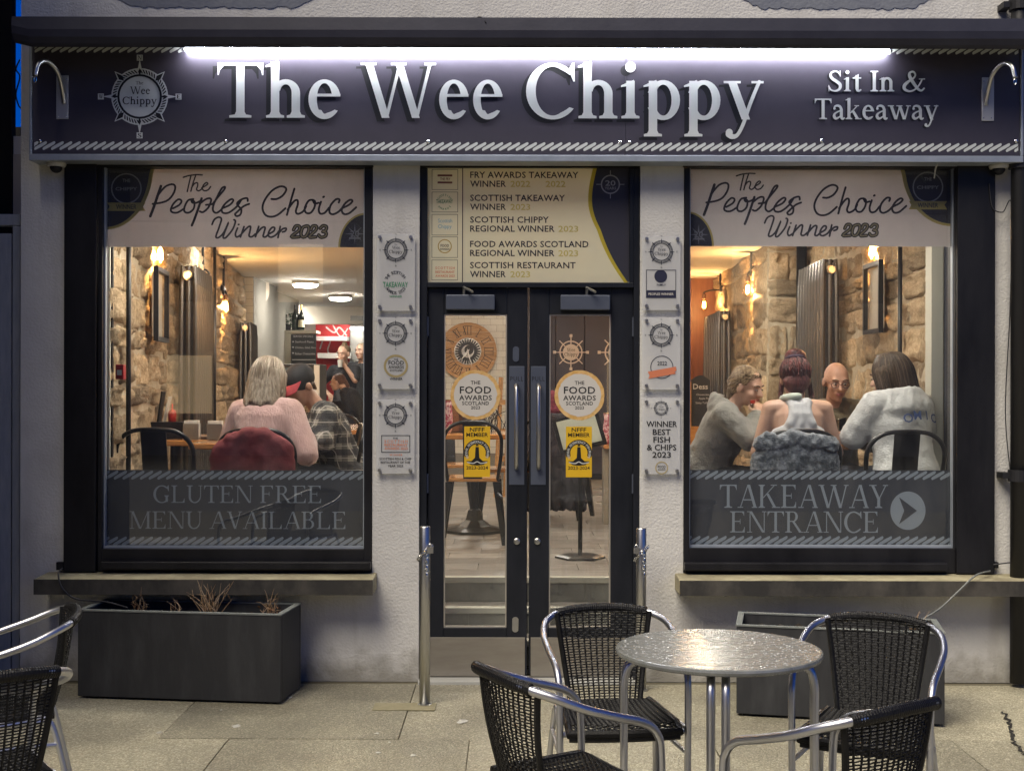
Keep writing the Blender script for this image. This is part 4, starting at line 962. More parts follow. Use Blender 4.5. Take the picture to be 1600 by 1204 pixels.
wood_c = mat('clock_oak', (.34, .18, .07), .5, col2=(.50, .30, .14), vs=5, stretch=(2, 10, 14), rnd=.15)
Y1 = .63
m = MB(); m.box(-5.2, 4.2, Y1 + .03, 17.5, .10, IF - .008); fl = structure(m.build('interior_floor', grout))
plank = None; rs = random.Random(8)
for r_ in range(26):
    for c_ in range(2):
        if plank is None:
            mm = MB(); mm.box(0, .596, 0, .246, -.01, 0); plank = mm.mesh('floor_tile', floor_m)
        o = link('floor_tile', plank, fl); o.location = (-1.0 + c_ * .6 + (r_ % 3) * .2, Y1 + .035 + r_ * .25, IF + .003)
        if c_ == 1:
            o = link('floor_tile', plank, fl); o.location = (-1.0 + 1.2 + (r_ % 3) * .2, Y1 + .035 + r_ * .25, IF + .003)
m = MB()
m.box(-5.2, X(640, .4), .34, Y1 + .029, .10, IF); m.box(X(1010, .4), 4.2, .34, Y1 + .029, .10, IF)   # raised floor behind the windows
m.build('floor_wing', floor_m, fl)
for i, (y, z) in enumerate(((Y1, IF + .003), (Y1 - .20, IF - .137), (Y1 - .40, IF - .277))):
    st = MB(); xa, xb = X(641, .4), X(1009, .4)
    st.box(xa, xb, y - .012, y + .05, z - .034, z); st.build('step_nosing', nose_m, fl, bevel=.004)
    n_ = 4
    for k in range(n_):
        mm = MB(); mm.box(xa + (xb - xa) * k / n_ + .0015, xa + (xb - xa) * (k + 1) / n_ - .0015, y, y + .02, z - .14, z - .0345); mm.build('riser_tile', riser_m, fl)
    if i: mm = MB(); mm.box(xa, xb, y + .051, y + .2, z - .05, z - .002); mm.build('tread', floor_m, fl)
m = MB(); m.box(X(641, .4), X(1009, .4), .1, .25, .0, .02); m.build('entry_mat', mat('entry_mat', (.03, .03, .03), .95, bump=.6, bs=90), fl)
m = MB(); m.box(-5.2, 4.2, .33, 17.5, CZ, CZ + .1); structure(m.build('ceiling', ceil_m))
m = MB(); m.box(X(560, .2), X(570, .2), .33, .40, .45, CZ); 
# stone walls
UNIT = []
for s_ in range(12):
    rr = random.Random(100 + s_); mm = MB(); n_ = 9; vs = []
    for j in range(n_ + 1):
        for i in range(n_ + 1):
            u, v = i / n_ - .5, j / n_ - .5; e = min(.5 - abs(u), .5 - abs(v)); ed = max(0, 1 - e / .14)
            nz = noise.noise((u * 2.3 + s_ * 7, v * 2.3, s_)) ; jx = .03 * noise.noise((v * 3, s_ * 3.1, 1)); jz = .04 * noise.noise((u * 3, s_ * 5.7, 2))
            vs.append((u + jx * (abs(u) > .4), -.5 - .55 * nz - .40 * noise.noise((u * 6, v * 6, s_ + .5)) - .2 * noise.noise((u * 13, v * 13, s_)) + .55 * ed ** 3, v + jz * (abs(v) > .4)))
    k = n_ + 1; fs = [(j * k + i, j * k + i + 1, (j + 1) * k + i + 1, (j + 1) * k + i) for j in range(n_) for i in range(n_)]
    rim_ = [i for i in range(k)] + [j * k + n_ for j in range(1, k)] + [n_ * k + i for i in range(n_ - 1, -1, -1)] + [j * k for j in range(n_ - 1, 0, -1)]
    o = len(vs); vs += [(vs[i][0], .6, vs[i][2]) for i in rim_]; L_ = len(rim_)
    fs += [(rim_[i], o + i, o + (i + 1) % L_, rim_[(i + 1) % L_]) for i in range(L_)]
    mm.add(vs, fs); UNIT.append(mm.mesh('stone', stone_m, smooth=True))
def stone_wall(name, a, b, z0, z1, seed, hmin=.10, hmax=.25, thick=.25):
    a = Vector((a[0], a[1], 0)); b = Vector((b[0], b[1], 0)); u = (b - a); L_ = u.length; u.normalize(); y_ = Vector((0, 0, 1)).cross(u)
    rot = Matrix((u, y_, Vector((0, 0, 1)))).transposed()
    m = MB(); m.box(0, L_, -.004, thick, z0, z1, Matrix.Translation(a) @ rot.to_4x4()); w = structure(m.build(name, mortar))
    rr = random.Random(seed); z = z0
    while z < z1 - .05:
        lowr = z < .84; h = min(rr.uniform(hmin, hmax) if not lowr else .2, z1 - z); x = 0.
        while x < L_ - .03:
            dd = x if name.endswith('left') else (L_ - x if L_ > 2 else 0); l = min(rr.uniform(.14, .42) * (1.2 if h > .2 else 1) * (1 + .16 * max(0, dd - 1.5)) * (2. if lowr else 1), L_ - x)
            if L_ - x - l < .12: l = L_ - x
            o = link('stone', rr.choice(UNIT), w)
            hh = h + rr.uniform(-.03, .02); c = a + u * (x + l / 2) + Vector((0, 0, z + h / 2 + rr.uniform(-.02, .02)))
            s_ = Matrix.Diagonal((l - .002, .055, hh - .004, 1)); fl_ = Matrix.Rotation(R(180) if rr.random() < .5 else 0, 4, 'Y')
            o.matrix_world = Matrix.Translation(c + y_ * rr.uniform(-.012, .02)) @ rot.to_4x4() @ fl_ @ s_; x += l
        z += h
    return w
LW = lambda D: -2.19 - .12 * (D - 6.9)
RW1 = lambda D: 2.23 + .035 * D
RW2 = lambda D: 1.8645 + .035 * D
yy = lambda D: D - CD
stone_wall('stone_wall_left', (LW(6.98), yy(6.98)), (LW(14.9), yy(14.9)), IF, CZ, 1)
stone_wall('stone_wall_right', (RW1(11.32), yy(11.32)), (RW1(7.72), yy(7.72)), IF, CZ, 2)
stone_wall('stone_pier_wall', (RW2(11.3), yy(11.3)), (RW1(11.3), yy(11.3)), IF, CZ, 3, .15, .30)
stone_wall('stone_wall_back_right', (RW2(14.9), yy(14.9)), (RW2(11.34), yy(11.34)), IF, CZ, 4, .14, .30)
m = MB(); m.box(LW(6.9) - .4, LW(6.98) + .005, .33, yy(6.98), IF, CZ); m.box(RW1(7.7) - .01, RW1(7.7) + .06, yy(7.6), yy(7.71), IF, CZ); m.box(RW1(7.7) + .3, RW1(7.7) + .5, .33, yy(7.71), IF, CZ); structure(m.build('wall_reveal', mat('pale_reveal', (.50, .50, .44), .7)))
# front wall inner face and remaining room walls
m = MB(); m.box(-5.2, LW(6.9) - .41, .325, .4, IF, CZ); m.box(-5.2, -5.1, .41, 17.5, IF, CZ); m.box(4.1, 4.2, .41, 17.5, IF, CZ); m.box(-5.1, -1.35, 17.3, 17.45, IF, CZ); structure(m.build('room_wall', cream))
BD = 15.0
m = MB(); m.box(X(640, yy(BD)), X(806, yy(BD)), yy(BD), yy(BD) + .15, IF, CZ); m.box(X(640, yy(BD)), X(640, yy(BD)) + .12, yy(BD) + .151, 17.3, IF, CZ); tw = structure(m.build('tiled_wall', grout))
def tiles(parent, xa, xb, z0, z1, y, tw_, th, g=.003):
    mm = MB(); mm.box(0, tw_ - g, -.007, 0, 0, th - g); me = mm.mesh('tile', tile_m); me_h = None
    nz = int((z1 - z0) / th); out = []
    for r_ in range(nz):
        x = xa - (tw_ / 2 if r_ % 2 else 0)
        while x < xb - .01:
            l, rr_ = max(x, xa), min(x + tw_, xb)
            if rr_ - l > .02:
                o = link('tile', me, parent); o.location = (l, y, z0 + r_ * th); o.scale = ((rr_ - l - g) / (tw_ - g), 1, 1)
            x += tw_
tiles(tw, X(686, yy(BD)), X(806, yy(BD)), .75, 2.42, yy(BD), .15, .075)
# dark panelled wall behind the right door leaf, brown door beyond
navy_wall = mat('navy_panel', (.030, .028, .045), .45, col2=(.038, .035, .055), vs=4)
pw = structure(MB().box(X(807, yy(BD)), X(1072, yy(BD)), yy(BD), yy(BD) + .15, IF, CZ).build('panelled_wall', mat('panel_gap', (.008, .008, .01), .8)))
xs_ = [807, 868, 913, 958, 1003, 1040, 1072]
for a, b in zip(xs_[:-1], xs_[1:]):
    m = MB(); m.box(X(a, yy(BD)) + .004, X(b, yy(BD)) - .004, yy(BD) - .018, yy(BD) - .001, IF + .06, CZ - .001); m.build('wall_panel', navy_wall, pw, bevel=.004)
def wall_emblem(px, py, rpx, D, lab):
    y = yy(D); c = W_(px, py, D); k = D / F
    d = thing('wheel_emblem', lab, 'emblem', (c.x, y, c.z))
    lm = mat('pale_emblem', (.60, .52, .46), .5); r = rpx * k
    pl = ring(c.x, c.z, r * 1.15, r * 1.15, r * .12, r * .12) + [disc(c.x, c.z, r * .80)]
    for a in range(0, 360, 45):
        ca, sa = math.cos(R(a)), math.sin(R(a)); q = lambda rr_, w: (c.x + ca * rr_ * r - sa * w * r, c.z + sa * rr_ * r + ca * w * r)
        pl.append([q(.8, -.05), q(1.62, -.05), q(1.62, .05), q(.8, .05)])
        if a % 90 == 0: pl.append([q(1.5, -.14), q(1.78, -.14), q(1.78, .14), q(1.5, .14)])
    print_mesh('wheel', pl, y - .003, lm, d, thick=.0025)
    print_mesh('wheel_lettering', serif('Wee', c.x - r * .42, c.x + r * .42, c.z + r * .08, r * .34, .1, .05) + serif('Chippy', c.x - r * .66, c.x + r * .66, c.z - r * .36, r * .34, .1, .05), y - .0045, ink, d)
wall_emblem(892, 550, 15.8, BD - .02, 'pale ship wheel emblem on the dark panelled wall, centred in the door glass'); wall_emblem(964, 550, 17, BD - .02, 'pale ship wheel emblem on the dark panels, cut off by the door stile')
bdm = mat('brown_door', (.16, .055, .025), .45, col2=(.24, .09, .04), vs=4, stretch=(8, 8, 1))
m = MB(); m.box(X(1073, yy(BD)), X(1124, yy(BD)), yy(BD), yy(BD) + .12, IF, CZ); idr = tag(m.build('inner_door', bdm), 'red brown inner door behind the dessert chalkboard', 'door')
m = MB(); m.box(X(1062, yy(14.8)), X(1074, yy(14.8)), yy(14.8), yy(14.8) + .08, IF, CZ); m.build('frame_post', wood_o, idr).matrix_parent_inverse = Matrix()
# far servery
tpw = structure(MB().box(X(375, yy(14.92)), X(396, yy(14.92)), yy(14.92), yy(16.4), IF, CZ).build('tiled_pier', grout))
tiles(tpw, X(375, yy(14.92)), X(396, yy(14.92)), 1.3, CZ, yy(14.92), .155, .083)
tpw2 = structure(MB().box(X(401, yy(16.8)), X(423, yy(16.8)), yy(16.8), yy(19), IF, CZ).build('tiled_pier', grout))
tiles(tpw2, X(401, yy(16.8)), X(423, yy(16.8)), 1.3, CZ - .1, yy(16.8), .18, .09)
tpw3 = structure(MB().box(X(415, yy(20)), X(443, yy(20)), yy(20), yy(21), IF, CZ - .2).build('tiled_pier', grout))
tiles(tpw3, X(421, yy(20)), X(443, yy(20)), 1.2, CZ - .3, yy(20), .24, .12)
m = MB(); m.box(X(443, yy(20.5)), X(640, yy(20.5)), yy(20.5), yy(20.7), 2.52, CZ - .002); structure(m.build('bulkhead', cream))
redm = mat('red_graphic_wall', (.55, .025, .025), .5)
rw = thing('wall_graphic', 'red wall panel with white swirls at the back of the servery', 'wall panel', (X(520, yy(22)), yy(22), IF))
m = MB(); m.box(X(493, yy(22)), X(546, yy(22)), yy(22), yy(22) + .05, IF + .3, W_(0, 507, 22).z); m.build('panel', redm, rw)
y = yy(22) - .003; q = lambda a, b: (X(a, y), Z(b, y)); wsw = mat('white_swirl', (.7, .66, .62), .5); k = 22 / F
print_mesh('swirl', stroke([q(500, 545), q(506, 530), q(516, 532), q(512, 548), q(520, 556), q(534, 544)], 2.2 * k) + stroke([q(510, 512), q(522, 520), q(530, 512), q(541, 524)], 2.5 * k) + stroke([q(520, 508), q(532, 526), q(543, 514)], 1.8 * k), y, wsw, rw)
m = MB(); m.box(X(493, yy(21.5)), X(542, yy(21.5)), yy(21.5), yy(21.9), W_(0, 530, 21.5).z - .025, W_(0, 526, 21.5).z); m.box(X(496, yy(21.5)), X(548, yy(21.5)), yy(21.5), yy(21.9), W_(0, 560, 21.5).z, W_(0, 552, 21.5).z); m.build('shelf', mat('pale_shelf', (.55, .5, .45), .5), rw)
m = MB(); m.box(X(547, yy(21.8)), X(600, yy(21.8)), yy(21.8), yy(22.3), IF, 2.50); tag(m.build('steel_cabinet', steel, bevel=.01), 'pale steel cabinet beside the red servery wall', 'cabinet')
m = MB(); m.box(X(547, yy(21.7)), X(600, yy(21.7)), yy(21.7), yy(21.76), W_(0, 515, 21.7).z, W_(0, 511, 21.7).z); tag(m.build('tube_light', mat('tube_light', (.9, .9, .85), .5, emit=14.)), 'short white tube light over the steel cabinet', 'light')
# servery counter, shelf, boards
m = MB(); m.box(X(500, yy(17.2)), X(640, yy(17.2)), yy(17.2), yy(17.9), IF, 1.20); ct = tag(m.build('servery_counter', grout), 'white tiled servery counter behind the waiting staff', 'counter')
tiles(ct, X(500, yy(17.2)), X(575, yy(17.2)), IF + .1, 1.18, yy(17.2), .2, .1)
m = MB(); m.box(X(495, yy(17.15)), X(642, yy(17.15)), yy(17.15), yy(18), 1.201, 1.25); m.build('counter_top', wood_o, ct).matrix_parent_inverse = Matrix()
D_ = 17.8; sh = thing('wall_shelf', 'cream shelf unit holding bottles and a trailing plant', 'shelf', (X(462, yy(D_)), yy(D_), IF))
m = MB(); m.box(X(442, yy(D_)), X(494, yy(D_)), yy(D_), yy(D_) + .4, W_(0, 521, D_).z, W_(0, 516.5, D_).z); m.build('board', mat('cream_board', (.55, .52, .42), .5), sh)
m = MB(); m.box(X(443, yy(D_)), X(455, yy(D_)), yy(D_) + .02, yy(D_) + .38, IF, W_(0, 521.3, D_).z); m.build('side', MATS['cream_board'], sh)
zsh = W_(0, 516.5, D_).z; bot_g = mat('dark_bottle', (.008, .012, .008), .12); foil = mat('gold_foil', (.55, .40, .12), .35, .6); label_m = mat('bottle_label', (.55, .5, .35), .6)
for px, h, lab, fm in ((461, .36, 'dark wine bottle next to the trailing shelf plant', ink), (470.5, .36, 'dark wine bottle with pale label and gold neck on the shelf', foil)):
    b = thing('wine_bottle', lab, 'bottle', (X(px, yy(D_) + .15), yy(D_) + .15, zsh))
    m = MB(); m.lathe([(.042, 0), (.045, .02), (.045, .2), (.03, .245), (.016, .27), (.016, h)], 16); m.build('glass', bot_g, b, local=True, smooth=True)
    m = MB(); m.lathe([(.017, h - .07), (.018, h - .069), (.018, h + .003), (.0001, h + .004)], 12); m.build('neck_foil', fm, b, local=True)
    m = MB(); m.lathe([(.0455, .05), (.046, .05), (.046, .15), (.0455, .15)], 16); m.build('label', label_m if fm is foil else bot_g, b, local=True)
pl = thing('shelf_plant', 'bushy green plant at the end of the cream shelf', 'plant', (X(449, yy(D_) + .15), yy(D_) + .15, zsh)); leafg = mat('green_leaf', (.03, .075, .03), .5, rnd=.2); m = MB(); rs = random.Random(6)
for i in range(160):
    a = rs.uniform(0, 6.28); r_ = .10 * math.sqrt(rs.random()); c = Vector((r_ * math.cos(a), r_ * math.sin(a), rs.uniform(.05, .24))); u = Vector((math.cos(a), math.sin(a), rs.uniform(-.6, .9))).normalized(); v_ = u.cross(Vector((.2, .4, 1))).normalized(); l = rs.uniform(.03, .05)
    m.add([c, c + u * l * .5 + v_ * l * .3, c + u * l, c + u * l * .5 - v_ * l * .3], [(0, 1, 2, 3)])
m.build('foliage', leafg, pl, local=True); m = MB(); m.lathe([(.045, 0), (.055, .09), (.05, .09), (.04, .01)], 14); m.build('pot', black, pl, local=True)
D_ = 17.2; mb_ = thing('menu_board', 'black chalk menu board under the bottle shelf', 'menu board', (X(475, yy(D_)), yy(D_), W_(0, 575, D_).z))
m = MB(); m.box(X(455, yy(D_)), X(494, yy(D_)), yy(D_) - .03, yy(D_), W_(0, 575, D_).z, W_(0, 523, D_).z); m.build('slate', mat('slate', (.012, .013, .015), .6), mb_)
yb2 = yy(D_) - .033; k = D_ / F; cx_ = lambda p: X(p, yb2); cz_ = lambda p: Z(p, yb2); tx = []
for s_, x0, x1, y in (('SERVED SPECIALS', 458, 489, 527.5), ('Seafood Pasta', 461, 490, 536), ('Chicken, Salad, Rice', 461, 493, 545), ('Baileys Cheesecake', 461, 492, 554.5)): tx += sans(s_, cx_(x0), cx_(x1), cz_(y), 3.2 * k, 0)
for yv in (534.5, 543, 552): tx.append(disc(cx_(457.8), cz_(yv), 1.3 * k, 8))
tx.append(rect(cx_(456), cz_(563), cx_(493), cz_(562)))
print_mesh('chalk_lettering', tx, yb2, mat('chalk', (.5, .49, .47), .8), mb_, uni=False)
D_ = 11.6; dc = thing('drinks_cabinet', 'black glass fronted cabinet behind the man in the cap', 'cabinet', (X(470, yy(D_)), yy(D_), IF))
zt = W_(0, 569, D_).z
m = MB(); m.box(X(440, yy(D_)), X(499, yy(D_)), yy(D_), yy(D_) + .45, IF, zt); m.build('case', blackm, dc, bevel=.006)
m = MB(); m.box(X(446, yy(D_)), X(487, yy(D_)), yy(D_) - .006, yy(D_) - .001, zt - .55, zt - .035); m.build('screen', mat('pale_screen', (.05, .07, .08), .15, emit=.05, ecol=(.4, .6, .7)), dc)
m = MB(); m.box(X(491, yy(D_)), X(499.5, yy(D_)), yy(D_) - .02, yy(D_) - .001, IF, zt - .01); m.build('edge_strip', mat('pale_edge', (.5, .47, .42), .4), dc)
rd = thing('round_hanging_sign', 'plain pale round sign projecting from the tiled pier', 'sign', tuple(W_(408, 452, 15.6)))
m = MB(); m.lathe([(.0001, -.02), (.165, -.02), (.165, .02), (.0001, .02)], 40, Matrix.Rotation(R(72), 4, 'Z') @ Matrix.Rotation(R(90), 4, 'X')); m.build('disc', mat('pale_disc', (.55, .48, .40), .5), rd, local=True)
m = MB(); m.box(-.16, -.02, -.012, .012, .10, .16); m.build('bracket', black, rd, local=True)
c = W_(438, 467, 19.5); ex = tag(MB().box(c.x - .16, c.x + .16, c.y, c.y + .05, c.z - .09, c.z + .09).build('exit_sign', mat('exit_green', (.10, .30, .20), .5, emit=.5, ecol=(.3, .6, .45))), 'small green exit sign under the far ceiling', 'sign')
m = MB(); m.box(c.x - .02, c.x + .02, c.y, c.y + .03, c.z + .091, CZ); m.build('hanger', wplast, ex).matrix_parent_inverse = Matrix()
c = W_(562, 497.5, 19.0); tag(MB().box(c.x - .14, c.x + .2, c.y, c.y + .03, c.z - .035, c.z + .035).build('small_hanging_sign', mat('dark_sign', (.10, .10, .09), .5)), 'small dark sign hanging under the far ceiling', 'sign')
# ------------------------------------------------------------------ ceiling lights
lamp_w = mat('added_lamp_diffuser', (.9, .88, .8), .4, emit=105., ecol=(1., .92, .79)); lamp_far = mat('lamp_diffuser_far', (.9, .9, .85), .4, emit=90., ecol=(1., .95, .88))
def clight(x, y, r, lab, mm, z=CZ):
    t = thing('ceiling_light', lab, 'light', (x, y, z), 0, 'round ceiling lights indoors')
    m = MB(); m.lathe([(r * 1.08, 0), (r * 1.08, -.035), (r, -.045)], 32); m.build('rim', wplast, t, local=True)
    m = MB(); m.lathe([(r, -.02), (r, -.05), (r * .8, -.075), (.0001, -.085)], 32); m.build('diffuser', mm, t, local=True, smooth=True)
for px, D, r, lab in ((541, 21.2, .16, 'round white ceiling light above the servery'), (512, 22.6, .13, 'flat round ceiling light over the red servery wall')): c = W_(px, 488, D); clight(c.x, yy(D), r, lab, lamp_far)
for x, y, lab in ((-1.45, .60, 'added round ceiling light above the couple by the gluten free window'), (1.55, .60, 'added round ceiling light above the four diners'), (-.1, 2.6, 'added round ceiling light inside the doors'), (-2.2, 4.0, 'added round ceiling light along the stone wall with two radiators'), (1.6, 4.0, 'added round ceiling light by the pier'), (-.3, 6.2, 'added round ceiling light in front of the clock'), (-2.5, 8.8, 'added round ceiling light before the servery counter'), (-2.4, 11.2, 'added round ceiling light over the waiting staff'), (-3.6, 13.6, 'added round ceiling light beside the far tiled pier')):  # extra fittings added to brighten the room and the backs of the diners
    clight(x, y, .15, lab, lamp_w)
# ------------------------------------------------------------------ wall lamps
bulb_g = glassmat('bulb_glass', (1., .93, .80), 1.4); fil = mat('filament', (1, .6, .2), .5, emit=90., ecol=(1., .50, .15)); brass = mat('bronze', (.20, .11, .06), .35, .9)
def wall_lamp(px, py, D, wx, side, lab, z_up=CZ):
    c = W_(px, py, D); t = thing('wall_lamp', lab, 'lamp', (c.x, c.y, c.z), 0, 'filament wall lamps')
    m = MB(); m.lathe([(.0001, -.082), (.02, -.078), (.042, -.055), (.05, -.025), (.046, .005), (.03, .04), (.019, .065)], 20); m.build('bulb', bulb_g, t, local=True, smooth=True)
    m = MB()
    for i in range(5): a = i * 1.256; m.tube([(.012 * math.cos(a), .012 * math.sin(a), .03), (.017 * math.cos(a + .5), .017 * math.sin(a + .5), -.035)], .0035, 5)
    m.build('filament', fil, t, local=True)
    m = MB(); m.lathe([(.02, .062), (.022, .065), (.022, .11), (.012, .12), (.0001, .12)], 16); m.build('socket', brass, t, local=True)
    dx = wx - c.x; s_ = 1 if dx > 0 else -1
    m = MB(); m.tube(catmull([(0, 0, .115), (0, 0, .135), (dx * .4, .0, .16), (dx * .95, 0, .16)], 6), .009, 8); m.build('arm', blackm, t, local=True)
    M_ = Matrix.Translation((dx, 0, .16)) @ Matrix.Rotation(R(-90 * s_), 4, 'Y'); m = MB(); m.lathe([(.055, 0), (.055, .012), (.04, .03), (.0001, .032)], 20, M_); m.build('wall_mount', blackm, t, local=True)
    m = MB(); m.tube([(dx - s_ * .02, 0, .2), (dx - s_ * .02, 0, CZ - c.z - .002)], .011, 8); m.build('conduit', blackm, t, local=True)
    ld = bpy.data.lights.new('bulb_light', 'POINT'); ld.energy = 44.; ld.color = (1., .56, .22); ld.shadow_soft_size = .012; lo = bpy.data.objects.new('bulb_light', ld); COL.objects.link(lo); lo.parent = t
wall_lamp(250, 398, 8.38, LW(8.38) + .02, -1, 'filament wall lamp above the small framed picture by the empty chair'); wall_lamp(326, 452, 10.86, LW(10.86) + .02, -1, 'filament wall lamp between the two radiators, nearer the first'); wall_lamp(353, 480, 12.54, LW(12.54) + .02, -1, 'filament wall lamp beside the second radiator by the tiled piers')
wall_lamp(1362, 390, 8.83, RW1(8.83) - .02, 1, 'filament wall lamp above the framed picture over the hooded diner'); wall_lamp(1168, 450, 12.03, RW2(12.03) - .02, 1, 'filament wall lamp beside the broad stone pier'); wall_lamp(1100, 475, 14.3, RW2(14.3) - .02, 1, 'filament wall lamp near the red brown inner door')
def conduit(px, D, wx, lab, r=.014, z0=IF, cat='pipe'):
    m = MB(); m.tube([(wx, yy(D), z0), (wx, yy(D), CZ - .001)], r, 10); tag(m.build('conduit_pipe', blackm, smooth=True), lab, cat)
conduit(0, 7.25, LW(7.25) + .06, 'upright black conduit pipe on the stone wall beside the red alarm box'); conduit(0, 11.5, LW(11.5) + .07, 'upright black conduit pipe between two lamps on the long stone wall'); conduit(0, 8.1, RW1(8.1) - .06, 'upright black conduit pipe behind the diner in the white hoodie')
conduit(0, 11.2, RW1(11.2) - .09, 'thick upright black pipe in the corner of the stone pier', .045)
m = MB(); m.box(X(166, .34), X(176, .34), .335, .36, IF, CZ - .002); tag(m.build('blind_side_rail', blackm), 'black upright strip inside the window by the red alarm box', 'strip')
m = MB(); m.box(RW1(7.7) + .065, RW1(7.7) + .29, yy(7.5), yy(7.6), IF, CZ - .002); tag(m.build('window_curtain', mat('dark_curtain', (.02, .022, .035), .9)), 'dark curtain drawn back beside the white hooded diner', 'curtain')
c = W_(186.5, 582, 6.93); ab = thing('fire_alarm_box', 'small red fire alarm box on the pale window reveal', 'alarm', tuple(c)); m = MB(); m.box(-.022, .022, 0, .05, -.04, .04); m.build('case', mat('alarm_red', (.35, .015, .025), .4), ab, local=True, bevel=.004); m = MB(); m.box(-.012, .012, -.003, -.0005, -.018, .01); m.build('glass_plate', wplast, ab, local=True)
# ------------------------------------------------------------------ radiators, pictures
rad_m = mat('radiator_bronze', (.17, .165, .16), .27, .85, col2=(.21, .20, .19), vs=5)
def radiator(D0, D1, wf, side, z0, z1, lab, n=10):
    a = Vector((wf(D0) + side * .13, yy(D0), 0)); b = Vector((wf(D1) + side * .13, yy(D1), 0)); t = thing('radiator', lab, 'radiator', (a.x, a.y, z0)); dirn = Vector((side, 0, 0))
    for i in range(n):
        p = a.lerp(b, (i + .5) / n); m = MB()
        for k in (-.05, 0, .05): m.tube(catmull([p + dirn * k * .3 + Vector((0, 0, z0)), p + dirn * k + Vector((0, 0, z0 + .06)), p + dirn * k + Vector((0, 0, z1 - .06)), p + dirn * k * .3 + Vector((0, 0, z1))], 3), .021, 8)
        h = (b - a).normalized() * ((b - a).length / n * .46)
        for z in (z0, z1): m.tube([p - h + Vector((0, 0, z)), p + h + Vector((0, 0, z))], .032, 10)
        m.build('column', rad_m, t, smooth=False)
    for z in (z0, z1):
        m = MB(); h = (b - a).normalized(); m.tube([a - h * .03 + Vector((0, 0, z)), a - h * .002 + Vector((0, 0, z))], .026, 14); m.build('end_cap', rad_m, t)
radiator(9.22, 10.28, LW, 1, .62, 2.33, 'tall bronze column radiator beside the framed picture on the long stone wall', 8); radiator(13.9, 14.8, LW, 1, .62, 2.16, 'tall bronze column radiator next to the white tiled pier', 8)
radiator(9.8, 10.85, RW1, -1, .62, 2.435, 'tall bronze column radiator directly behind the bald man', 9); radiator(13.2, 14.6, RW2, -1, .62, 2.25, 'tall bronze column radiator beyond the pier by the inner door', 9)
paper = mat('picture_paper', (.52, .48, .40), .6)
def picture(D0, D1, wf, side, z0, z1, lab):
    a = Vector((wf(D0) + side * .075, yy(D0), 0)); b = Vector((wf(D1) + side * .075, yy(D1), 0)); t = thing('framed_picture', lab, 'picture', (a.x, a.y, z0)); h = (b - a).normalized(); L_ = (b - a).length
    M_ = Matrix.Translation(a) @ Matrix((h, Vector((0, 0, 1)).cross(h), Vector((0, 0, 1)))).transposed().to_4x4(); w_ = .028; s_ = -1 if side > 0 else 1
    y0, y1 = sorted((s_ * .0, s_ * .03)); m = MB(); m.box(0, w_, y0, y1, z0, z1, M_); m.box(L_ - w_, L_, y0, y1, z0, z1, M_); m.box(w_, L_ - w_, y0, y1, z0, z0 + w_, M_); m.box(w_, L_ - w_, y0, y1, z1 - w_, z1, M_); m.build('frame', blackm, t)
    y0, y1 = sorted((-s_ * .015, -s_ * .012)); m = MB(); m.box(w_, L_ - w_, y0, y1, z0 + w_, z1 - w_, M_); m.build('print', paper, t)
picture(8.03, 8.5, LW, 1, 1.82, 2.29, 'black framed pale picture on the long stone wall'); picture(8.45, 8.9, RW1, -1, 1.90, 2.38, 'black framed pale picture over the diner in the white hoodie')
# ------------------------------------------------------------------ clock
D_ = BD - .03; c = W_(731, 549, D_); r = 45 * D_ / F; ck = thing('wall_clock', 'large round wooden skeleton clock on the white tiles', 'clock', tuple(c)); rs = random.Random(2)
for i in range(6):
    z0_, z1_ = -r + 2 * r * i / 6 + .0015, -r + 2 * r * (i + 1) / 6 - .0015; pts = []
    for k in range(9): z = z0_ + (z1_ - z0_) * k / 8; pts.append((math.sqrt(max(0, r * r - z * z)), z))
    poly = pts + [(-a, b) for a, b in pts[::-1]]; m = MB(); m.prism(poly, -.03, -.005); m.build('plank', wood_c, ck, local=True)
m = MB(); m.lathe([(r * .47, .031), (r * .47, .034), (.0001, .034)], 40, Matrix.Rotation(R(90), 4, 'X')); m.build('mirror', mat('clock_mirror', (.7, .68, .64), .15, .9), ck, local=True)
g = []
for i in range(28): a = 2 * math.pi * i / 28; g.append([(r * rr_ * math.cos(a + d), r * rr_ * math.sin(a + d)) for rr_, d in ((.30, -.11), (.44, -.05), (.44, .05), (.30, .11))])
g += ring(0, 0, r * .32, r * .32, r * .10, r * .10) + [disc(r * .04, r * .05, r * .16)]
OFF[ck.name] = Vector((0, 0, 0)); print_mesh('gear', g, -.036, blackm, ck)
nums = ['XII', 'I', 'II', 'III', 'IIII', 'V', 'VI', 'VII', 'VIII', 'IX', 'X', 'XI']
for i, s_ in enumerate(nums):
    a = R(90 - 30 * i); pl_ = []; w_ = .030 * len(s_); x = -w_ / 2 * r / .3
    for ch in s_:
        q = {'I': [[(.012, -.042), (.018, -.042), (.018, .042), (.012, .042)]], 'V': [[(-.004, .042), (.004, .042), (.019, -.042), (.011, -.042)], [(.030, .042), (.034, .042), (.019, -.042), (.015, -.042)]], 'X': [[(-.002, .042), (.007, .042), (.032, -.042), (.023, -.042)], [(.028, .042), (.032, .042), (.002, -.042), (-.002, -.042)]]}[ch]
        pl_ += [[(px + x, pz * 1.0) for px, pz in f] for f in q]; x += .03 * r / .3
    pl_ += [rect(-w_ / 2, .042, w_ / 2, .047), rect(-w_ / 2, -.047, w_ / 2, -.042)]
    ro = a - math.pi / 2; ca, sa = math.cos(ro), math.sin(ro); cx, cz = r * .73 * math.cos(a), r * .73 * math.sin(a); f_ = r / .3
    print_mesh('numeral', [[(cx + (px * ca - pz * sa) * f_, cz + (px * sa + pz * ca) * f_) for px, pz in f] for f in pl_], -.0325, blackm, ck)
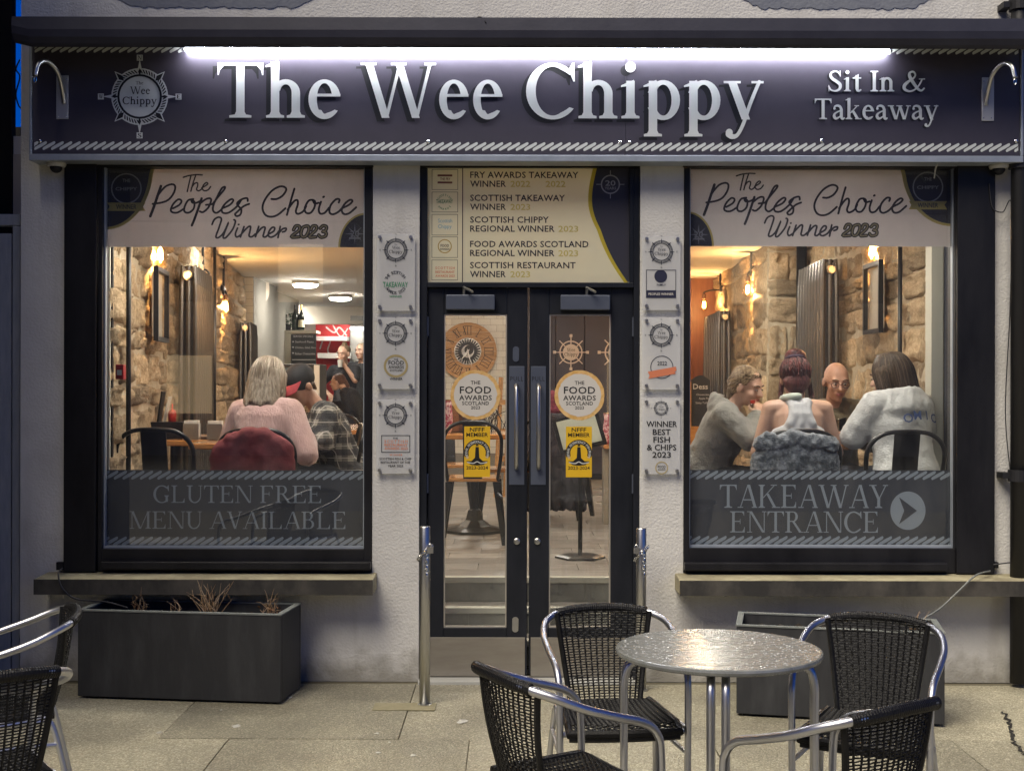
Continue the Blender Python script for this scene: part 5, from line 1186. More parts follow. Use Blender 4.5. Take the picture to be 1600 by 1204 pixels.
for a, l, w_ in ((R(232), .42, .02), (R(285), .62, .014)): print_mesh('hand', [[(l * r * math.cos(a), l * r * math.sin(a)), (w_ * r * 2 * math.sin(a), -w_ * r * 2 * math.cos(a)), (-.1 * r * math.cos(a), -.1 * r * math.sin(a)), (-w_ * r * 2 * math.sin(a), w_ * r * 2 * math.cos(a))]], -.039, mat('hand_steel', (.6, .58, .55), .3, .8), ck)
# ------------------------------------------------------------------ cafe chairs and tables
def cafe_chair(lab, seat=None):
    t = thing('cafe_chair', lab, 'chair', (0, 0, IF + .003), 0, 'black metal cafe chairs')
    m = MB(); m.tube(catmull([(.17, -.17, .44), (.195, -.21, .62), (.19, -.235, .75), (.12, -.25, .825), (0, -.255, .84), (-.12, -.25, .825), (-.19, -.235, .75), (-.195, -.21, .62), (-.17, -.17, .44)], 6), .0125, 9); m.build('back_hoop', blackm, t, local=True, smooth=True)
    m = MB()
    for i in range(6): z0, z1 = .45 + .38 * i / 6, .45 + .38 * (i + 1) / 6; y0 = -.18 - .075 * i / 6; y1 = -.18 - .075 * (i + 1) / 6; m.add([(-.065, y0, z0), (.065, y0, z0), (.065, y1, z1), (-.065, y1, z1), (-.065, y0 + .006, z0), (.065, y0 + .006, z0), (.065, y1 + .006, z1), (-.065, y1 + .006, z1)], [(0, 1, 2, 3), (7, 6, 5, 4), (1, 5, 6, 2), (4, 0, 3, 7)])
    m.build('back_slat', blackm, t, local=True)
    m = MB(); m.prism([(-.18, -.17), (.18, -.17), (.19, .15), (.15, .19), (-.15, .19), (-.19, .15)], -.45, -.43, Matrix.Rotation(R(90), 4, 'X') @ Matrix.Identity(4)); 
    m = MB(); pts = [(-.17, -.18), (.17, -.18), (.19, .14), (.15, .185), (-.15, .185), (-.19, .14)]; n_ = 6; m.add([(a, b, .43) for a, b in pts] + [(a, b, .455) for a, b in pts], [tuple(range(n_))[::-1], tuple(range(n_, 2 * n_))] + [(i, (i + 1) % n_, (i + 1) % n_ + n_, i + n_) for i in range(n_)]); m.build('seat', seat or blackm, t, local=True, bevel=.005)
    for sx in (-1, 1):
        for sy in (-1, 1):
            m = MB(); m.add([(sx * .165 + dx, sy * .16 + dy, .429) for dx, dy in ((-.028, -.028), (.028, -.028), (.028, .028), (-.028, .028))] + [(sx * .215 + dx, sy * .21 + dy, 0) for dx, dy in ((-.014, -.014), (.014, -.014), (.014, .014), (-.014, .014))], [(0, 1, 2, 3), (7, 6, 5, 4), (0, 4, 5, 1), (1, 5, 6, 2), (2, 6, 7, 3), (3, 7, 4, 0)]); m.build('leg', blackm, t, local=True)
    return t
CC = cafe_chair('x'); CC.scale = (1.12, 1., 1.); CCW = cafe_chair('x', wood_o)
def put(o, x, D, fx_, fy_, lab): o.location = (x, yy(D), IF + .003); o.rotation_euler = (0, 0, math.atan2(fy_, fx_) - math.pi / 2); o['label'] = lab
put(CC, X(252, yy(7.28)), 7.42, .06, 1, 'empty black metal chair with arched back in front of the condiment caddy')
put(dup(CC), X(412, yy(7.3)), 7.42, .1, 1, 'black metal chair under the maroon coat'); put(dup(CC), X(1408, yy(7.1)), 7.30, -.08, 1, 'black metal chair with arched back behind the white hooded diner')
put(dup(CC), X(1243, yy(7.3)), 7.40, 0, 1, 'black metal chair under the furry grey jacket'); put(dup(CC), X(1108, yy(7.65)), 7.75, .95, .2, 'black metal chair under the diner in the grey hoodie'); put(dup(CC), X(1290, yy(8.7)), 8.75, -.1, -1, 'black metal chair under the bald man'); put(dup(CC), X(505, yy(8.1)), 8.05, -1, -.2, 'black metal chair under the man in the plaid shirt')
put(dup(CC), X(525, yy(10.3)), 10.3, .3, .9, 'black metal chair at the far shared table, nearer the man in plaid'); put(dup(CC), X(545, yy(11.2)), 11.2, .3, .9, 'black metal chair at the far shared table, nearer the counter')
put(CCW, X(740, yy(8.95)), 8.95, 0, 1, 'black metal chair with wooden seat centred in the door glass'); put(dup(CCW), X(790, yy(9.9)), 9.9, -1, 0, 'black metal chair with wooden seat half hidden by the door stile')
put(dup(CCW), X(705, yy(10.4)), 10.4, .2, -1, 'black metal chair with wooden seat on the clock side of the table')
def table(x, D, hx, hy, lab, ang=0, round_=False):
    t = thing('dining_table', lab, 'table', (x, yy(D), IF + .003), ang)
    m = MB()
    if round_: n_ = 40; pts = [(hx * math.cos(2 * math.pi * i / n_) * (1 + .01 * math.sin(5 * i)), hy * math.sin(2 * math.pi * i / n_)) for i in range(n_)]
    else:
        rr = random.Random(x); pts = [(-hx, -hy), (-hx * .5, -hy + rr.uniform(-.012, .012)), (0, -hy + rr.uniform(-.012, .012)), (hx * .5, -hy + rr.uniform(-.012, .012)), (hx, -hy), (hx, hy), (0, hy), (-hx, hy)]; n_ = len(pts)
    m.add([(a, b, .70) for a, b in pts] + [(a, b, .738) for a, b in pts], [tuple(range(n_))[::-1], tuple(range(n_, 2 * n_))] + [(i, (i + 1) % n_, (i + 1) % n_ + n_, i + n_) for i in range(n_)]); m.build('table_top', wood_o, t, local=True, bevel=.008)
    m = MB(); m.lathe([(.035, .05), (.035, .699)], 14); m.build('pedestal', blackm, t, local=True)
    m = MB(); m.lathe([(.24, 0), (.24, .02), (.20, .03), (.13, .045), (.07, .09), (.05, .16), (.036, .17)], 8, Matrix.Rotation(R(22.5), 4, 'Z')); m.build('base', blackm, t, local=True)
    return t
TL = table(X(402, yy(8.0)), 8.05, .36, .34, 'oak topped table between the couple by the gluten free window'); TL2 = table(X(262, yy(8.3)), 8.5, .34, .36, 'oak topped table with condiment caddy against the stone wall')
TR = table(X(1243, yy(8.0)), 8.05, .40, .36, 'oak topped table with cola bottle among four diners', 0, True); TM = table(X(742, yy(9.6)), 9.55, .33, .33, 'oak topped pedestal table seen through the clock side door'); TF = table(X(545, yy(10.8)), 10.75, .30, .8, 'long oak topped table towards the servery', R(-14))
TT = IF + .003 + .738
# things on tables
def on(px, D): return Vector((X(px, yy(D)), yy(D), TT + .001))
red_p = mat('red_plastic', (.42, .03, .02), .4); clearg = glassmat('tumbler_glass', (.93, .95, .94), 1.5); cola_l = mat('cola_label', (.50, .06, .06), .4, transl=.2)
cd = thing('condiment_caddy', 'black caddy with menus and red sauce bottle by the stone wall', 'caddy', tuple(on(262, 8.35))); m = MB(); m.box(-.11, .11, -.05, .05, 0, .11); m.build('box', blackm, cd, local=True, bevel=.004); m = MB(); m.lathe([(.025, .10), (.026, .17), (.018, .185), (.006, .19), (.004, .225), (.0001, .226)], 14, Matrix.Translation((.03, 0, 0))); m.build('sauce_bottle', red_p, cd, local=True, smooth=True)
m = MB(); M_ = Matrix.Rotation(R(8), 4, 'Y'); m.box(-.075, -.065, -.04, .04, .05, .30, M_); m.build('menu', blackm, cd, local=True); m = MB(); m.box(-.05, -.045, -.045, .03, .05, .27, Matrix.Rotation(R(14), 4, 'Y')); m.build('menu', mat('menu_card', (.5, .48, .42), .6), cd, local=True)
def napkins(p, lab, mm=None):
    t = thing('napkin_holder', lab, 'napkin holder', tuple(p)); m = MB(); m.box(-.05, .05, -.03, .03, 0, .012); m.box(-.05, .05, -.03, -.026, .0125, .10); m.box(-.05, .05, .026, .03, .0125, .10); m.build('holder', mm or steel, t, local=True); m = MB(); m.box(-.045, .045, -.024, .024, .013, .12); m.build('napkins', mat('napkin_white', (.7, .68, .63), .8), t, local=True)
napkins(on(300, 8.3), 'white napkins in a holder beside the condiment caddy'); napkins(on(337, 8.25), 'small napkin holder near the pink sweater sleeve'); napkins(on(1306, 8.15), 'white napkin holder beside the small white cup')
def cup(p, lab, r=.035, h=.075, mm=None):
    t = thing('cup', lab, 'cup', tuple(p)); m = MB(); m.lathe([(r * .75, 0), (r * .85, .004), (r, h), (r * .93, h), (r * .8, .008), (.0001, .007)], 20); m.build('bowl', mm or mat('white_china', (.7, .69, .66), .2), t, local=True, smooth=True); m = MB(); m.lathe([(.0001, .001), (r * 1.5, .006), (r * 1.5, .008), (.0001, .002)], 20) if False else m.tube([(r * .95 + .016 * math.sin(a), 0, h * .5 + .022 * math.cos(a)) for a in [i * math.pi / 6 for i in range(7)]], .004, 6); m.build('handle', mm or MATS['white_china'], t, local=True)
def tumbler(p, lab, h=.13, r=.034):
    t = thing('tumbler', lab, 'glass', tuple(p)); m = MB(); m.lathe([(.0001, 0), (r * .85, 0), (r, h), (r - .003, h), (r * .85 - .003, .012), (.0001, .012)], 20); m.build('glass', clearg, t, local=True, smooth=True); m = MB(); m.lathe([(.0001, .0125), (r * .85 - .004, .0125), (r * .93 - .004, h * .55), (.0001, h * .55)], 20); m.build('drink', mat('pale_drink', (.55, .5, .4), .1, transl=.5), t, local=True)
cup(on(1331, 8.0), 'small white cup on the four diners table'); tumbler(on(1190, 7.9), 'tumbler beside the cola bottle'); tumbler(on(1303, 7.85), 'tall tumbler in front of the bald man', .15); tumbler(on(1326, 8.2), 'tumbler behind the small white cup', .12)
b = thing('cola_bottle', 'clear plastic bottle with red cap and label', 'bottle', tuple(on(1176, 7.72))); m = MB(); m.lathe([(.028, 0), (.034, .015), (.034, .12), (.031, .15), (.034, .17), (.028, .2), (.013, .235), (.013, .245)], 18); m.build('bottle', clearg, b, local=True, smooth=True)
m = MB(); m.lathe([(.0345, .10), (.0352, .10), (.0352, .15), (.0345, .15)], 18); m.build('label', cola_l, b, local=True, smooth=True); m = MB(); m.lathe([(.015, .2455), (.015, .265), (.0001, .266)], 14); m.build('cap', red_p, b, local=True)
ph = thing('smartphone', 'dark phone propped upright before the bald man', 'phone', tuple(on(1308, 8.05) + Vector((0, .05, .10)))); m = MB(); m.box(-.075, .075, -.004, .004, -.04, .04, Matrix.Rotation(R(-15), 4, 'Y') @ Matrix.Rotation(R(25), 4, 'X')); m.build('case', blackm, ph, local=True, bevel=.003)
def plate(p, lab):
    t = thing('plate', lab, 'plate', tuple(p)); m = MB(); m.lathe([(.0001, 0), (.07, 0), (.115, .014), (.115, .018), (.07, .006), (.0001, .005)], 30); m.build('rim', MATS['white_china'], t, local=True, smooth=True); m = MB(); m.ell((0, 0, .012), (.05, .04, .014), 12); m.build('food', mat('brown_food', (.25, .13, .05), .7), t, local=True)
plate(on(318, 8.45), 'plate of leftovers by the stone wall'); plate(on(1150, 8.05), 'plate on the four diners table beside the cola bottle'); plate(on(436, 7.95), 'plate between the couple')
# menu stand, door-side bits
D_ = 8.1; ms = thing('menu_stand', 'black pole stand holding a tilted framed menu inside the doors', 'menu stand', (X(907, yy(D_)), yy(D_), IF + .003))
m = MB(); n_ = 6; m.lathe([(.16, 0), (.16, .012), (.13, .02), (.0001, .021)], 6); m.build('base', blackm, ms, local=True); m = MB(); m.tube([(0, 0, .02), (0, 0, .78)], .014, 10); m.build('pole', blackm, ms, local=True)
M_ = Matrix.Translation((-.01, -.02, .80)) @ Matrix.Rotation(R(-14), 4, 'Y') @ Matrix.Rotation(R(-38), 4, 'X')
m = MB(); m.box(-.15, .15, 0, .012, -.135, .135, M_); fr_ = m.build('frame', blackm, ms, local=True); m = MB(); m.box(-.125, .125, -.004, -.0005, -.11, .11, M_); m.build('menu_sheet', mat('menu_sheet', (.50, .52, .42), .4), ms, local=True)
D_ = 9.55
for px, w_, h, mm, lab in ((712, .05, .20, wood_d, 'brown menu card standing on the pedestal table'), (738, .10, .24, mat('grey_card', (.035, .035, .04), .5), 'dark specials card standing on the pedestal table')):
    c = on(px, D_); t = thing('table_card', lab, 'menu card', tuple(c)); m = MB(); m.box(-w_, w_, -.004, .004, .004, h, Matrix.Rotation(R(-6), 4, 'X')); m.build('card', mm, t, local=True); m = MB(); m.box(-w_, w_, -.025, .03, 0, .0035); m.build('stand', blackm, t, local=True)
hc = thing('wooden_high_chair', 'tall pale wooden high chair beside the tiled wall', 'high chair', (X(786, yy(12.5)), yy(12.5), IF + .003))
for dx in (-.03, .06):
    m = MB(); m.tube([(dx - .04, 0, 0), (dx + .01, .05, 1.17)], .022, 6); m.build('leg', wood_c, hc, local=True)
for z in (.35, .62, .9): m = MB(); m.box(-.06, .09, .0, .04, z, z + .05); m.build('rung', wood_c, hc, local=True)
wr = thing('wire_rack', 'small black wire rack on the pedestal table', 'rack', tuple(on(772, 9.6)))
m = MB(); rs = random.Random(12)
for i in range(9): a = rs.uniform(-.06, .06); m.tube(catmull([(a, 0, 0), (a + rs.uniform(-.05, .05), 0, .1), (a + rs.uniform(-.08, .08), .02, rs.uniform(.15, .22)), (a + rs.uniform(-.05, .05), .04, .02)], 5), .003, 5)
m.build('wires', blackm, wr, local=True)
for px, lab in ((697, 'patterned pink vase at the edge of the clock side door glass'), (952, 'patterned pink vase beyond the menu stand')):
    D_ = 9.3 if px < 800 else 10.2; c = on(px, D_) if px < 800 else Vector((X(px, yy(D_)), yy(D_), W_(0, 693, D_).z + .001)); v = thing('patterned_vase', lab, 'vase', tuple(c)); m = MB(); m.lathe([(.03, 0), (.045, .03), (.05, .12), (.04, .2), (.045, .24), (.04, .24)], 18); m.build('body', mat('pink_pattern', (.35, .05, .10), .3, col2=(.65, .45, .45), vs=45, lo=.48, hi=.52), v, local=True, smooth=True); m = MB(); m.lathe([(.0455, .238), (.048, .242), (.0455, .248), (.041, .245)], 18); m.build('lip', brass, v, local=True)
D_ = 10.2; sb = thing('side_counter', 'dark timber counter with oak top beyond the menu stand', 'counter', (X(960, yy(D_)), yy(D_), IF + .003)); zt = W_(0, 693, D_).z - IF - .003
m = MB(); m.box(-.10, .45, -.2, .25, zt - .03, zt); m.build('top', wood_o, sb, local=True, bevel=.004); m = MB(); m.box(-.05, .4, -.12, .2, 0, zt - .031); m.build('cabinet', mat('dark_panel', (.03, .024, .02), .5), sb, local=True); m = MB(); m.box(-.09, -.055, -.14, .1, 0, zt - .031); m.build('side_post', mat('pale_post', (.30, .26, .20), .5), sb, local=True)
ch2 = dup(CC); put(ch2, X(872, yy(10.6)), 10.6, .3, .9, 'black metal chair heaped with dark coats beyond the menu stand')
# dessert chalkboard
D_ = 13.2; db = thing('dessert_chalkboard', 'wood framed dessert chalkboard with white lettering by the inner door', 'chalkboard', (X(1094, yy(D_)), yy(D_), IF + .003))
z0, z1 = Z(665, yy(D_)), Z(596, yy(D_)); xa, xb = X(1080, yy(D_)), X(1109, yy(D_)); y_ = yy(D_)
m = MB(); m.box(xa, xb, y_, y_ + .02, z0, z1); m.prism([(xa, z1), (xb, z1), (xb, z1 + .02)] + [(xb - (xb - xa) * (k / 8), z1 + .02 + .05 * math.sin(math.pi * k / 8)) for k in range(1, 8)] + [(xa, z1 + .02)], y_ + .0, y_ + .02); m.build('slate', MATS['slate'], db)
m = MB(); m.box(xa - .03, xb + .03, y_ - .01, y_ + .03, IF, z0 - .001); m.box(xa - .03, xa - .001, y_ - .01, y_ + .03, z0, z1); m.build('easel_frame', wood_o, db)
k = D_ / F; yb2 = y_ - .002; print_mesh('chalk_lettering', sans('Dess', X(1083, yb2), X(1106, yb2), Z(607, yb2), 8 * k, 1) + sans('Cheesecake', X(1088, yb2), X(1108, yb2), Z(617, yb2), 3 * k, 0) + sans('Apple Pie', X(1092, yb2), X(1108, yb2), Z(623, yb2), 3 * k, 0) + sans('Sticky Toffee', X(1087, yb2), X(1108, yb2), Z(630, yb2), 3 * k, 0), yb2, MATS['chalk'], db, uni=False)
# ------------------------------------------------------------------ people
skin_m = mat('skin', (.52, .30, .21), .5, col2=(.46, .25, .17), vs=12, bump=.05, bs=90); skin_p = mat('skin_pale', (.56, .36, .27), .5, col2=(.50, .30, .22), vs=12, bump=.05, bs=90)
lips = mat('lips', (.33, .10, .08), .45); eye_w = mat('eye_white', (.40, .34, .30), .3); eye_d = mat('eye_dark', (.02, .014, .01), .2); brow_m = mat('eyebrow_hair', (.08, .05, .03), .8)
def hairmat(n, a, b): return mat(n, a, .42, col2=b, vs=9, stretch=(9, 9, .7), lo=.38, hi=.62, bump=.9, bs=40)
def plaid():
    m = bpy.data.materials.new('plaid_flannel'); m.use_nodes = True; nt = m.node_tree; N = nt.nodes; L = nt.links; b = N['Principled BSDF']; b.inputs['Roughness'].default_value = .9
    tc = N.new('ShaderNodeTexCoord'); sep = N.new('ShaderNodeSeparateXYZ'); L.new(tc.outputs['Object'], sep.inputs[0]); last = None
    def band(axis, per, w, ph=0.):
        a = N.new('ShaderNodeMath'); a.operation = 'MULTIPLY_ADD'; a.inputs[1].default_value = 1 / per; a.inputs[2].default_value = ph; L.new(sep.outputs[axis], a.inputs[0])
        f = N.new('ShaderNodeMath'); f.operation = 'FRACT'; L.new(a.outputs[0], f.inputs[0]); g = N.new('ShaderNodeMath'); g.operation = 'LESS_THAN'; g.inputs[1].default_value = w; L.new(f.outputs[0], g.inputs[0]); return g.outputs[0]
    col = None; base = (.30, .28, .24, 1)
    mx0 = N.new('ShaderNodeRGB'); mx0.outputs[0].default_value = base; col = mx0.outputs[0]
    for ax, per, w, ph, c, k in (('X', .075, .5, 0, (.018, .02, .026, 1), .8), ('Z', .075, .5, .1, (.018, .02, .026, 1), .8), ('Y', .075, .5, .3, (.03, .03, .035, 1), .6), ('X', .075, .06, .25, (.55, .53, .48, 1), .7), ('Z', .075, .06, .35, (.55, .53, .48, 1), .7)):
        mx = N.new('ShaderNodeMix'); mx.data_type = 'RGBA'; s_ = N.new('ShaderNodeMath'); s_.operation = 'MULTIPLY'; s_.inputs[1].default_value = k; L.new(band(ax, per, w, ph), s_.inputs[0]); L.new(s_.outputs[0], mx.inputs[0]); L.new(col, mx.inputs[6]); mx.inputs[7].default_value = c; col = mx.outputs[2]
    L.new(col, b.inputs['Base Color']); return m
tex = bpy.data.textures.new('cloth_folds', 'CLOUDS'); tex.noise_scale = .09; tex.noise_depth = 2
texf = bpy.data.textures.new('fur_clumps', 'CLOUDS'); texf.noise_scale = .03; texf.noise_depth = 3
texh = bpy.data.textures.new('hair_locks', 'CLOUDS'); texh.noise_scale = .025; texh.noise_depth = 1
def organic(name, mb, mm, parent, vox=.010, it=4, disp=0., tx=None):
    o = mb.build(name, mm, parent, local=True)
    r = o.modifiers.new('remesh', 'REMESH'); r.mode = 'VOXEL'; r.voxel_size = vox; r.use_smooth_shade = True
    s_ = o.modifiers.new('smooth', 'SMOOTH'); s_.factor = .5; s_.iterations = it
    if disp: d = o.modifiers.new('folds', 'DISPLACE'); d.texture = tx or tex; d.strength = disp; d.mid_level = .5; d.texture_coords = 'LOCAL'
    return o
def loft(mb, rings, n=20):   # rings: (center, rx, ry, tilt about x)
    vs = []; fs = []
    for c, rx, ry, tl in rings:
        M_ = Matrix.Rotation(tl, 3, 'X')
        for k in range(n): a = 2 * math.pi * k / n; vs.append(Vector(c) + M_ @ Vector((rx * math.cos(a), ry * math.sin(a), 0)))
    for i in range(len(rings) - 1):
        for k in range(n): fs.append((i * n + k, i * n + (k + 1) % n, (i + 1) * n + (k + 1) % n, (i + 1) * n + k))
    fs.append(list(range(n))[::-1]); fs.append([(len(rings) - 1) * n + k for k in range(n)]); mb.add(vs, fs)
def hand(mb, W0, d, nrm, curl=.5, side=1):
    d = Vector(d).normalized(); nrm = Vector(nrm); nrm = (nrm - d * nrm.dot(d)).normalized(); s_ = d.cross(nrm) * side; W0 = Vector(W0)
    mb.cap(W0, W0 + d * .035, .024, .027); 
    for k in (-1, 0, 1): mb.cap(W0 + d * .02 + s_ * .015 * k, W0 + d * .075 + s_ * .022 * k, .014, .013)
    for k, l in ((-1.5, .058), (-.5, .072), (.5, .076), (1.5, .066)):
        a = W0 + d * .082 + s_ * .0185 * k; u = (d * math.cos(curl) + nrm * math.sin(curl)); b = a + u * l * .5; u2 = (d * math.cos(curl * 2.1) + nrm * math.sin(curl * 2.1)); mb.cap(a - d * .015, b, .0098, .0088, 8); mb.cap(b, b + u2 * l * .5, .0088, .0072, 8)
    a = W0 + d * .03 + s_ * .022; u = (d * .6 + s_ * .8 + nrm * .35).normalized(); b = a + u * .04; mb.cap(a, b, .012, .010, 8); mb.cap(b, b + (d * .8 + s_ * .2 + nrm * .5).normalized() * .032, .010, .008, 8)
class Person:
    def __init__(s, label, loc, face, male=False, sit=True, lean=15, side=0., head=(0, 0, 0), h=1., skin=None, cat='person', fz=IF + .003, hz=.645):
        s.t = thing('person', label, 'person', (loc[0], yy(loc[1]), fz), math.atan2(face[1], face[0]) - math.pi / 2); s.male = male; s.skinm = skin or skin_m; s.k = h
        s.t.scale = (h, h, h)
        s.b = MB(); s.top = MB(); s.leg = MB(); zp = .53 if sit else .93; s.zp = zp; s.sx = .185 if male else .158
        s.T = Matrix.Translation((0, 0, zp)) @ Matrix.Rotation(R(side), 4, 'Y') @ Matrix.Rotation(R(-lean), 4, 'X')
        s.lean = R(-lean)
        tp = lambda x, y, z: s.T @ Vector((x, y, z)); s.tp = tp; w = 1.1 if male else 1.
        s.rings = [((0, 0, -.07), .15, .11), ((0, .0, .02), .158 * w, .115), ((0, 0, .12), .138 * w, .100), ((0, .0, .20), .132 * w, .098), ((0, .005, .30), .148 * w, .108), ((0, 0, .39), .158 * w, .10), ((0, -.005, .44), .135 * w, .08), ((0, -.01, .485), .075, .06)]
        loft(s.b, [(tp(*c), rx, ry, s.lean) for c, rx, ry in s.rings])
        for q in (-1, 1): s.b.cap(tp(q * .06, -.01, .44), tp(q * s.sx, 0, .435), .055, .052)
        s.hc = tp(0, .03, hz); s.b.cap(tp(0, -.01, .46), tp(0, .015, hz - .065), .056 if male else .05, .05 if male else .046)
        yaw, pit, rol = head; s.H = Matrix.Translation(s.hc) @ Matrix.Rotation(R(yaw), 4, 'Z') @ Matrix.Rotation(R(-pit), 4, 'X') @ Matrix.Rotation(R(rol), 4, 'Y')
        hp = lambda x, y, z: s.H @ Vector((x, y, z)); s.hp = hp; rot = s.H.to_3x3()
        E = lambda c, r: s.b.ell(hp(*c), r, 16, rot=rot)
        E((0, -.012, .03), (.077, .096, .092)); E((0, .03, -.03), (.060, .064, .088)); E((0, .062, -.098), (.027, .024, .02)); E((0, .03, -.07), (.052, .05, .045))
        for q in (-1, 1): E((q * .036, .062, -.028), (.024, .026, .026)); E((q * .078, -.008, -.008), (.012, .022, .033))
        s.b.cap(hp(-.038, .076, .028), hp(.038, .076, .028), .013, .013); s.b.cap(hp(0, .086, .012), hp(0, .110, -.026), .008, .0135); s.b.cap(hp(-.012, .094, -.03), hp(.012, .094, -.03), .010, .010)
        s.b.cap(hp(-.02, .082, -.062), hp(.02, .082, -.062), .011, .011)
        for q in (-1, 1):
            m = MB(); m.ell(hp(q * .031, .082, .004), (.0125, .0095, .0062), 10, rot=rot); m.build('eye', eye_w, s.t, local=True, smooth=True)
            m = MB(); m.ell(hp(q * .031, .091, .003), (.0052, .0035, .0050), 8, rot=rot); m.build('iris', eye_d, s.t, local=True, smooth=True)
            m = MB(); m.tube(catmull([hp(q * .014, .0935, .027), hp(q * .032, .0925, .033), hp(q * .052, .078, .026)], 4), .0038, 6); m.build('eyebrow', brow_m, s.t, local=True)
        m = MB(); m.tube([hp(-.021, .086, -.061), hp(-.008, .0945, -.059), hp(.008, .0945, -.059), hp(.021, .086, -.061)], .0045, 6); m.tube([hp(-.018, .086, -.068), hp(0, .094, -.069), hp(.018, .086, -.068)], .005, 6); m.build('mouth', lips, s.t, local=True)
        s.legs(sit)
    def legs(s, sit):
        z = s.zp
        for q in (-1, 1):
            if sit: pts = [(q * .09, -.02, z - .01), (q * .115, .40, z - .0), (q * .12, .40, .09), (q * .13, .53, .045)]
            else: pts = [(q * .09, 0, z - .02), (q * .10, .02, .50), (q * .10, -.02, .09), (q * .12, .13, .045)]
            for mb, e in ((s.b, 0), (s.leg, .016)):
                mb.cap(pts[0], pts[1], .085 + e, .058 + e); mb.cap(pts[1], pts[2], .056 + e, .038 + e * 1.6)
            s.b.cap(Vector(pts[2]), Vector(pts[3]), .042, .036); s.b.cap(Vector(pts[2]) + Vector((0, -.03, -.045)), Vector(pts[3]) + Vector((0, 0, -.01)), .038, .032)
        s.leg.cap((-.07, 0, z - .03), (.07, 0, z - .03), .12, .12)
    def arm(s, q, elbow, wrist, hd=None, nrm=(0, 0, -1), sleeve=1., e=.016, curl=.5):
        S_ = s.tp(q * s.sx, 0, .43); E_ = Vector(elbow); W0 = Vector(wrist)
        s.b.cap(S_, E_, .050, .038); s.b.cap(E_, W0, .038, .026); hand(s.b, W0, hd or (W0 - E_), nrm, curl, q)
        if sleeve > 0: s.top.cap(S_, S_.lerp(E_, min(1, sleeve * 2)), .056 + e, .046 + e)
        if sleeve > .5: s.top.cap(E_, E_.lerp(W0, (sleeve - .5) * 2), .046 + e, .034 + e)
    def shirt(s, e=.02, neck=True):
        loft(s.top, [(s.tp(*c), rx + e, ry + e, s.lean) for c, rx, ry in s.rings[:-1]] + ([(s.tp(0, -.01, .475), .075 + e * .5, .06 + e * .6, s.lean)] if neck else []))
        for q in (-1, 1): s.top.cap(s.tp(q * .06, -.01, .44), s.tp(q * s.sx, 0, .435), .058 + e * .6, .055 + e * .7)
    def done(s, topm, legm, topname='top', disp=.022, vox=.010, it=5):
        organic('body', s.b, s.skinm, s.t, .0075, 3)
        if s.top.v: organic(topname, s.top, topm, s.t, vox, it, disp)
        organic('trousers', s.leg, legm, s.t, .012, 4, .02)
def hair(p, mb, mm, disp=.016, vox=.008, name='hair', it=3): return organic(name, mb, mm, p.t, vox, it, disp, texh)
def strands(p, n, paths, mats, seed, r=.0026, name='hair_strands'):
    rr = random.Random(seed); mbs = [MB() for _ in mats]
    for i in range(n):
        c = catmull([p.hp(*q) for q in paths(rr, i / n)], 4); L_ = len(c); mb = mbs[int(rr.random() ** 1.4 * len(mats))]
        k = rr.uniform(.7, 1.25); mb.tube(c, [r * k * (.55 + .45 * math.sin(math.pi * min(1, .12 + j / (L_ - 1) * .95))) for j in range(L_)], 3, cap=False)
    for mb, m_ in zip(mbs, mats):
        if mb.v: o = mb.build(name, m_, p.t, local=True, smooth=True); o['kind'] = 'stuff'
def fall(t0, t1, zend, rad=.105, jit=.02):
    def f(rr, u):
        t = R(rr.uniform(t0, t1)); c, s_ = math.cos(t), math.sin(t); j = lambda a: rr.uniform(-a, a); e = zend + j(jit * 1.8); k = rr.uniform(.95, 1.09)
        return [(j(.012), .01 + j(.04), .136), (.062 * c, -.02 + .075 * s_, .118), (.094 * c * k, -.022 + .116 * s_ * k, .045), (rad * c * k + j(.004), -.03 + rad * 1.02 * s_ * k, -.05), (rad * .99 * c * k + j(.008), -.03 + rad * s_ * k + j(.008), e * .65), (rad * .93 * c + j(.012), -.03 + rad * .93 * s_ + j(.012), e)]
    return f
def gather(knot, t0, t1, zlo=-.05, k0=1.0):
    def f(rr, u):
        t = R(rr.uniform(t0, t1)); c, s_ = math.cos(t), math.sin(t); z = rr.uniform(max(zlo, .078 * s_), .095); q = math.sqrt(max(.2, 1 - ((z - .03) / .11) ** 2)); a = Vector((.086 * c * q * k0, -.022 + .104 * s_ * q * k0, z)); b = Vector(knot) + Vector((rr.uniform(-.02, .02), rr.uniform(-.02, .02), rr.uniform(-.015, .015)))
        m_ = a.lerp(b, .5); d = (m_ - Vector((0, -.022, .03))); ex = Vector((d.x / .092, d.y / .112, d.z / .105)); l = ex.length; m_ = Vector((0, -.022, .03)) + d * (1.03 / l if l < 1.03 else 1.); return [a, a.lerp(m_, .5) * 1.0 + d * .06, m_, m_.lerp(b, .6), b]
    return f
def hm3(n, *cols): return [mat('%s_strand_%d' % (n, i), c, .4, rnd=0) for i, c in enumerate(cols)]
jeans = mat('dark_jeans', (.025, .03, .045), .9, bump=.3, bs=120); blackcloth = mat('black_cloth', (.012, .012, .015), .9, col2=(.02, .02, .024), vs=10, bump=.2, bs=100)
def knit(n, a, b, s_=140): return mat(n, a, .95, col2=b, vs=16, bump=.5, bs=s_, sheen=.2)
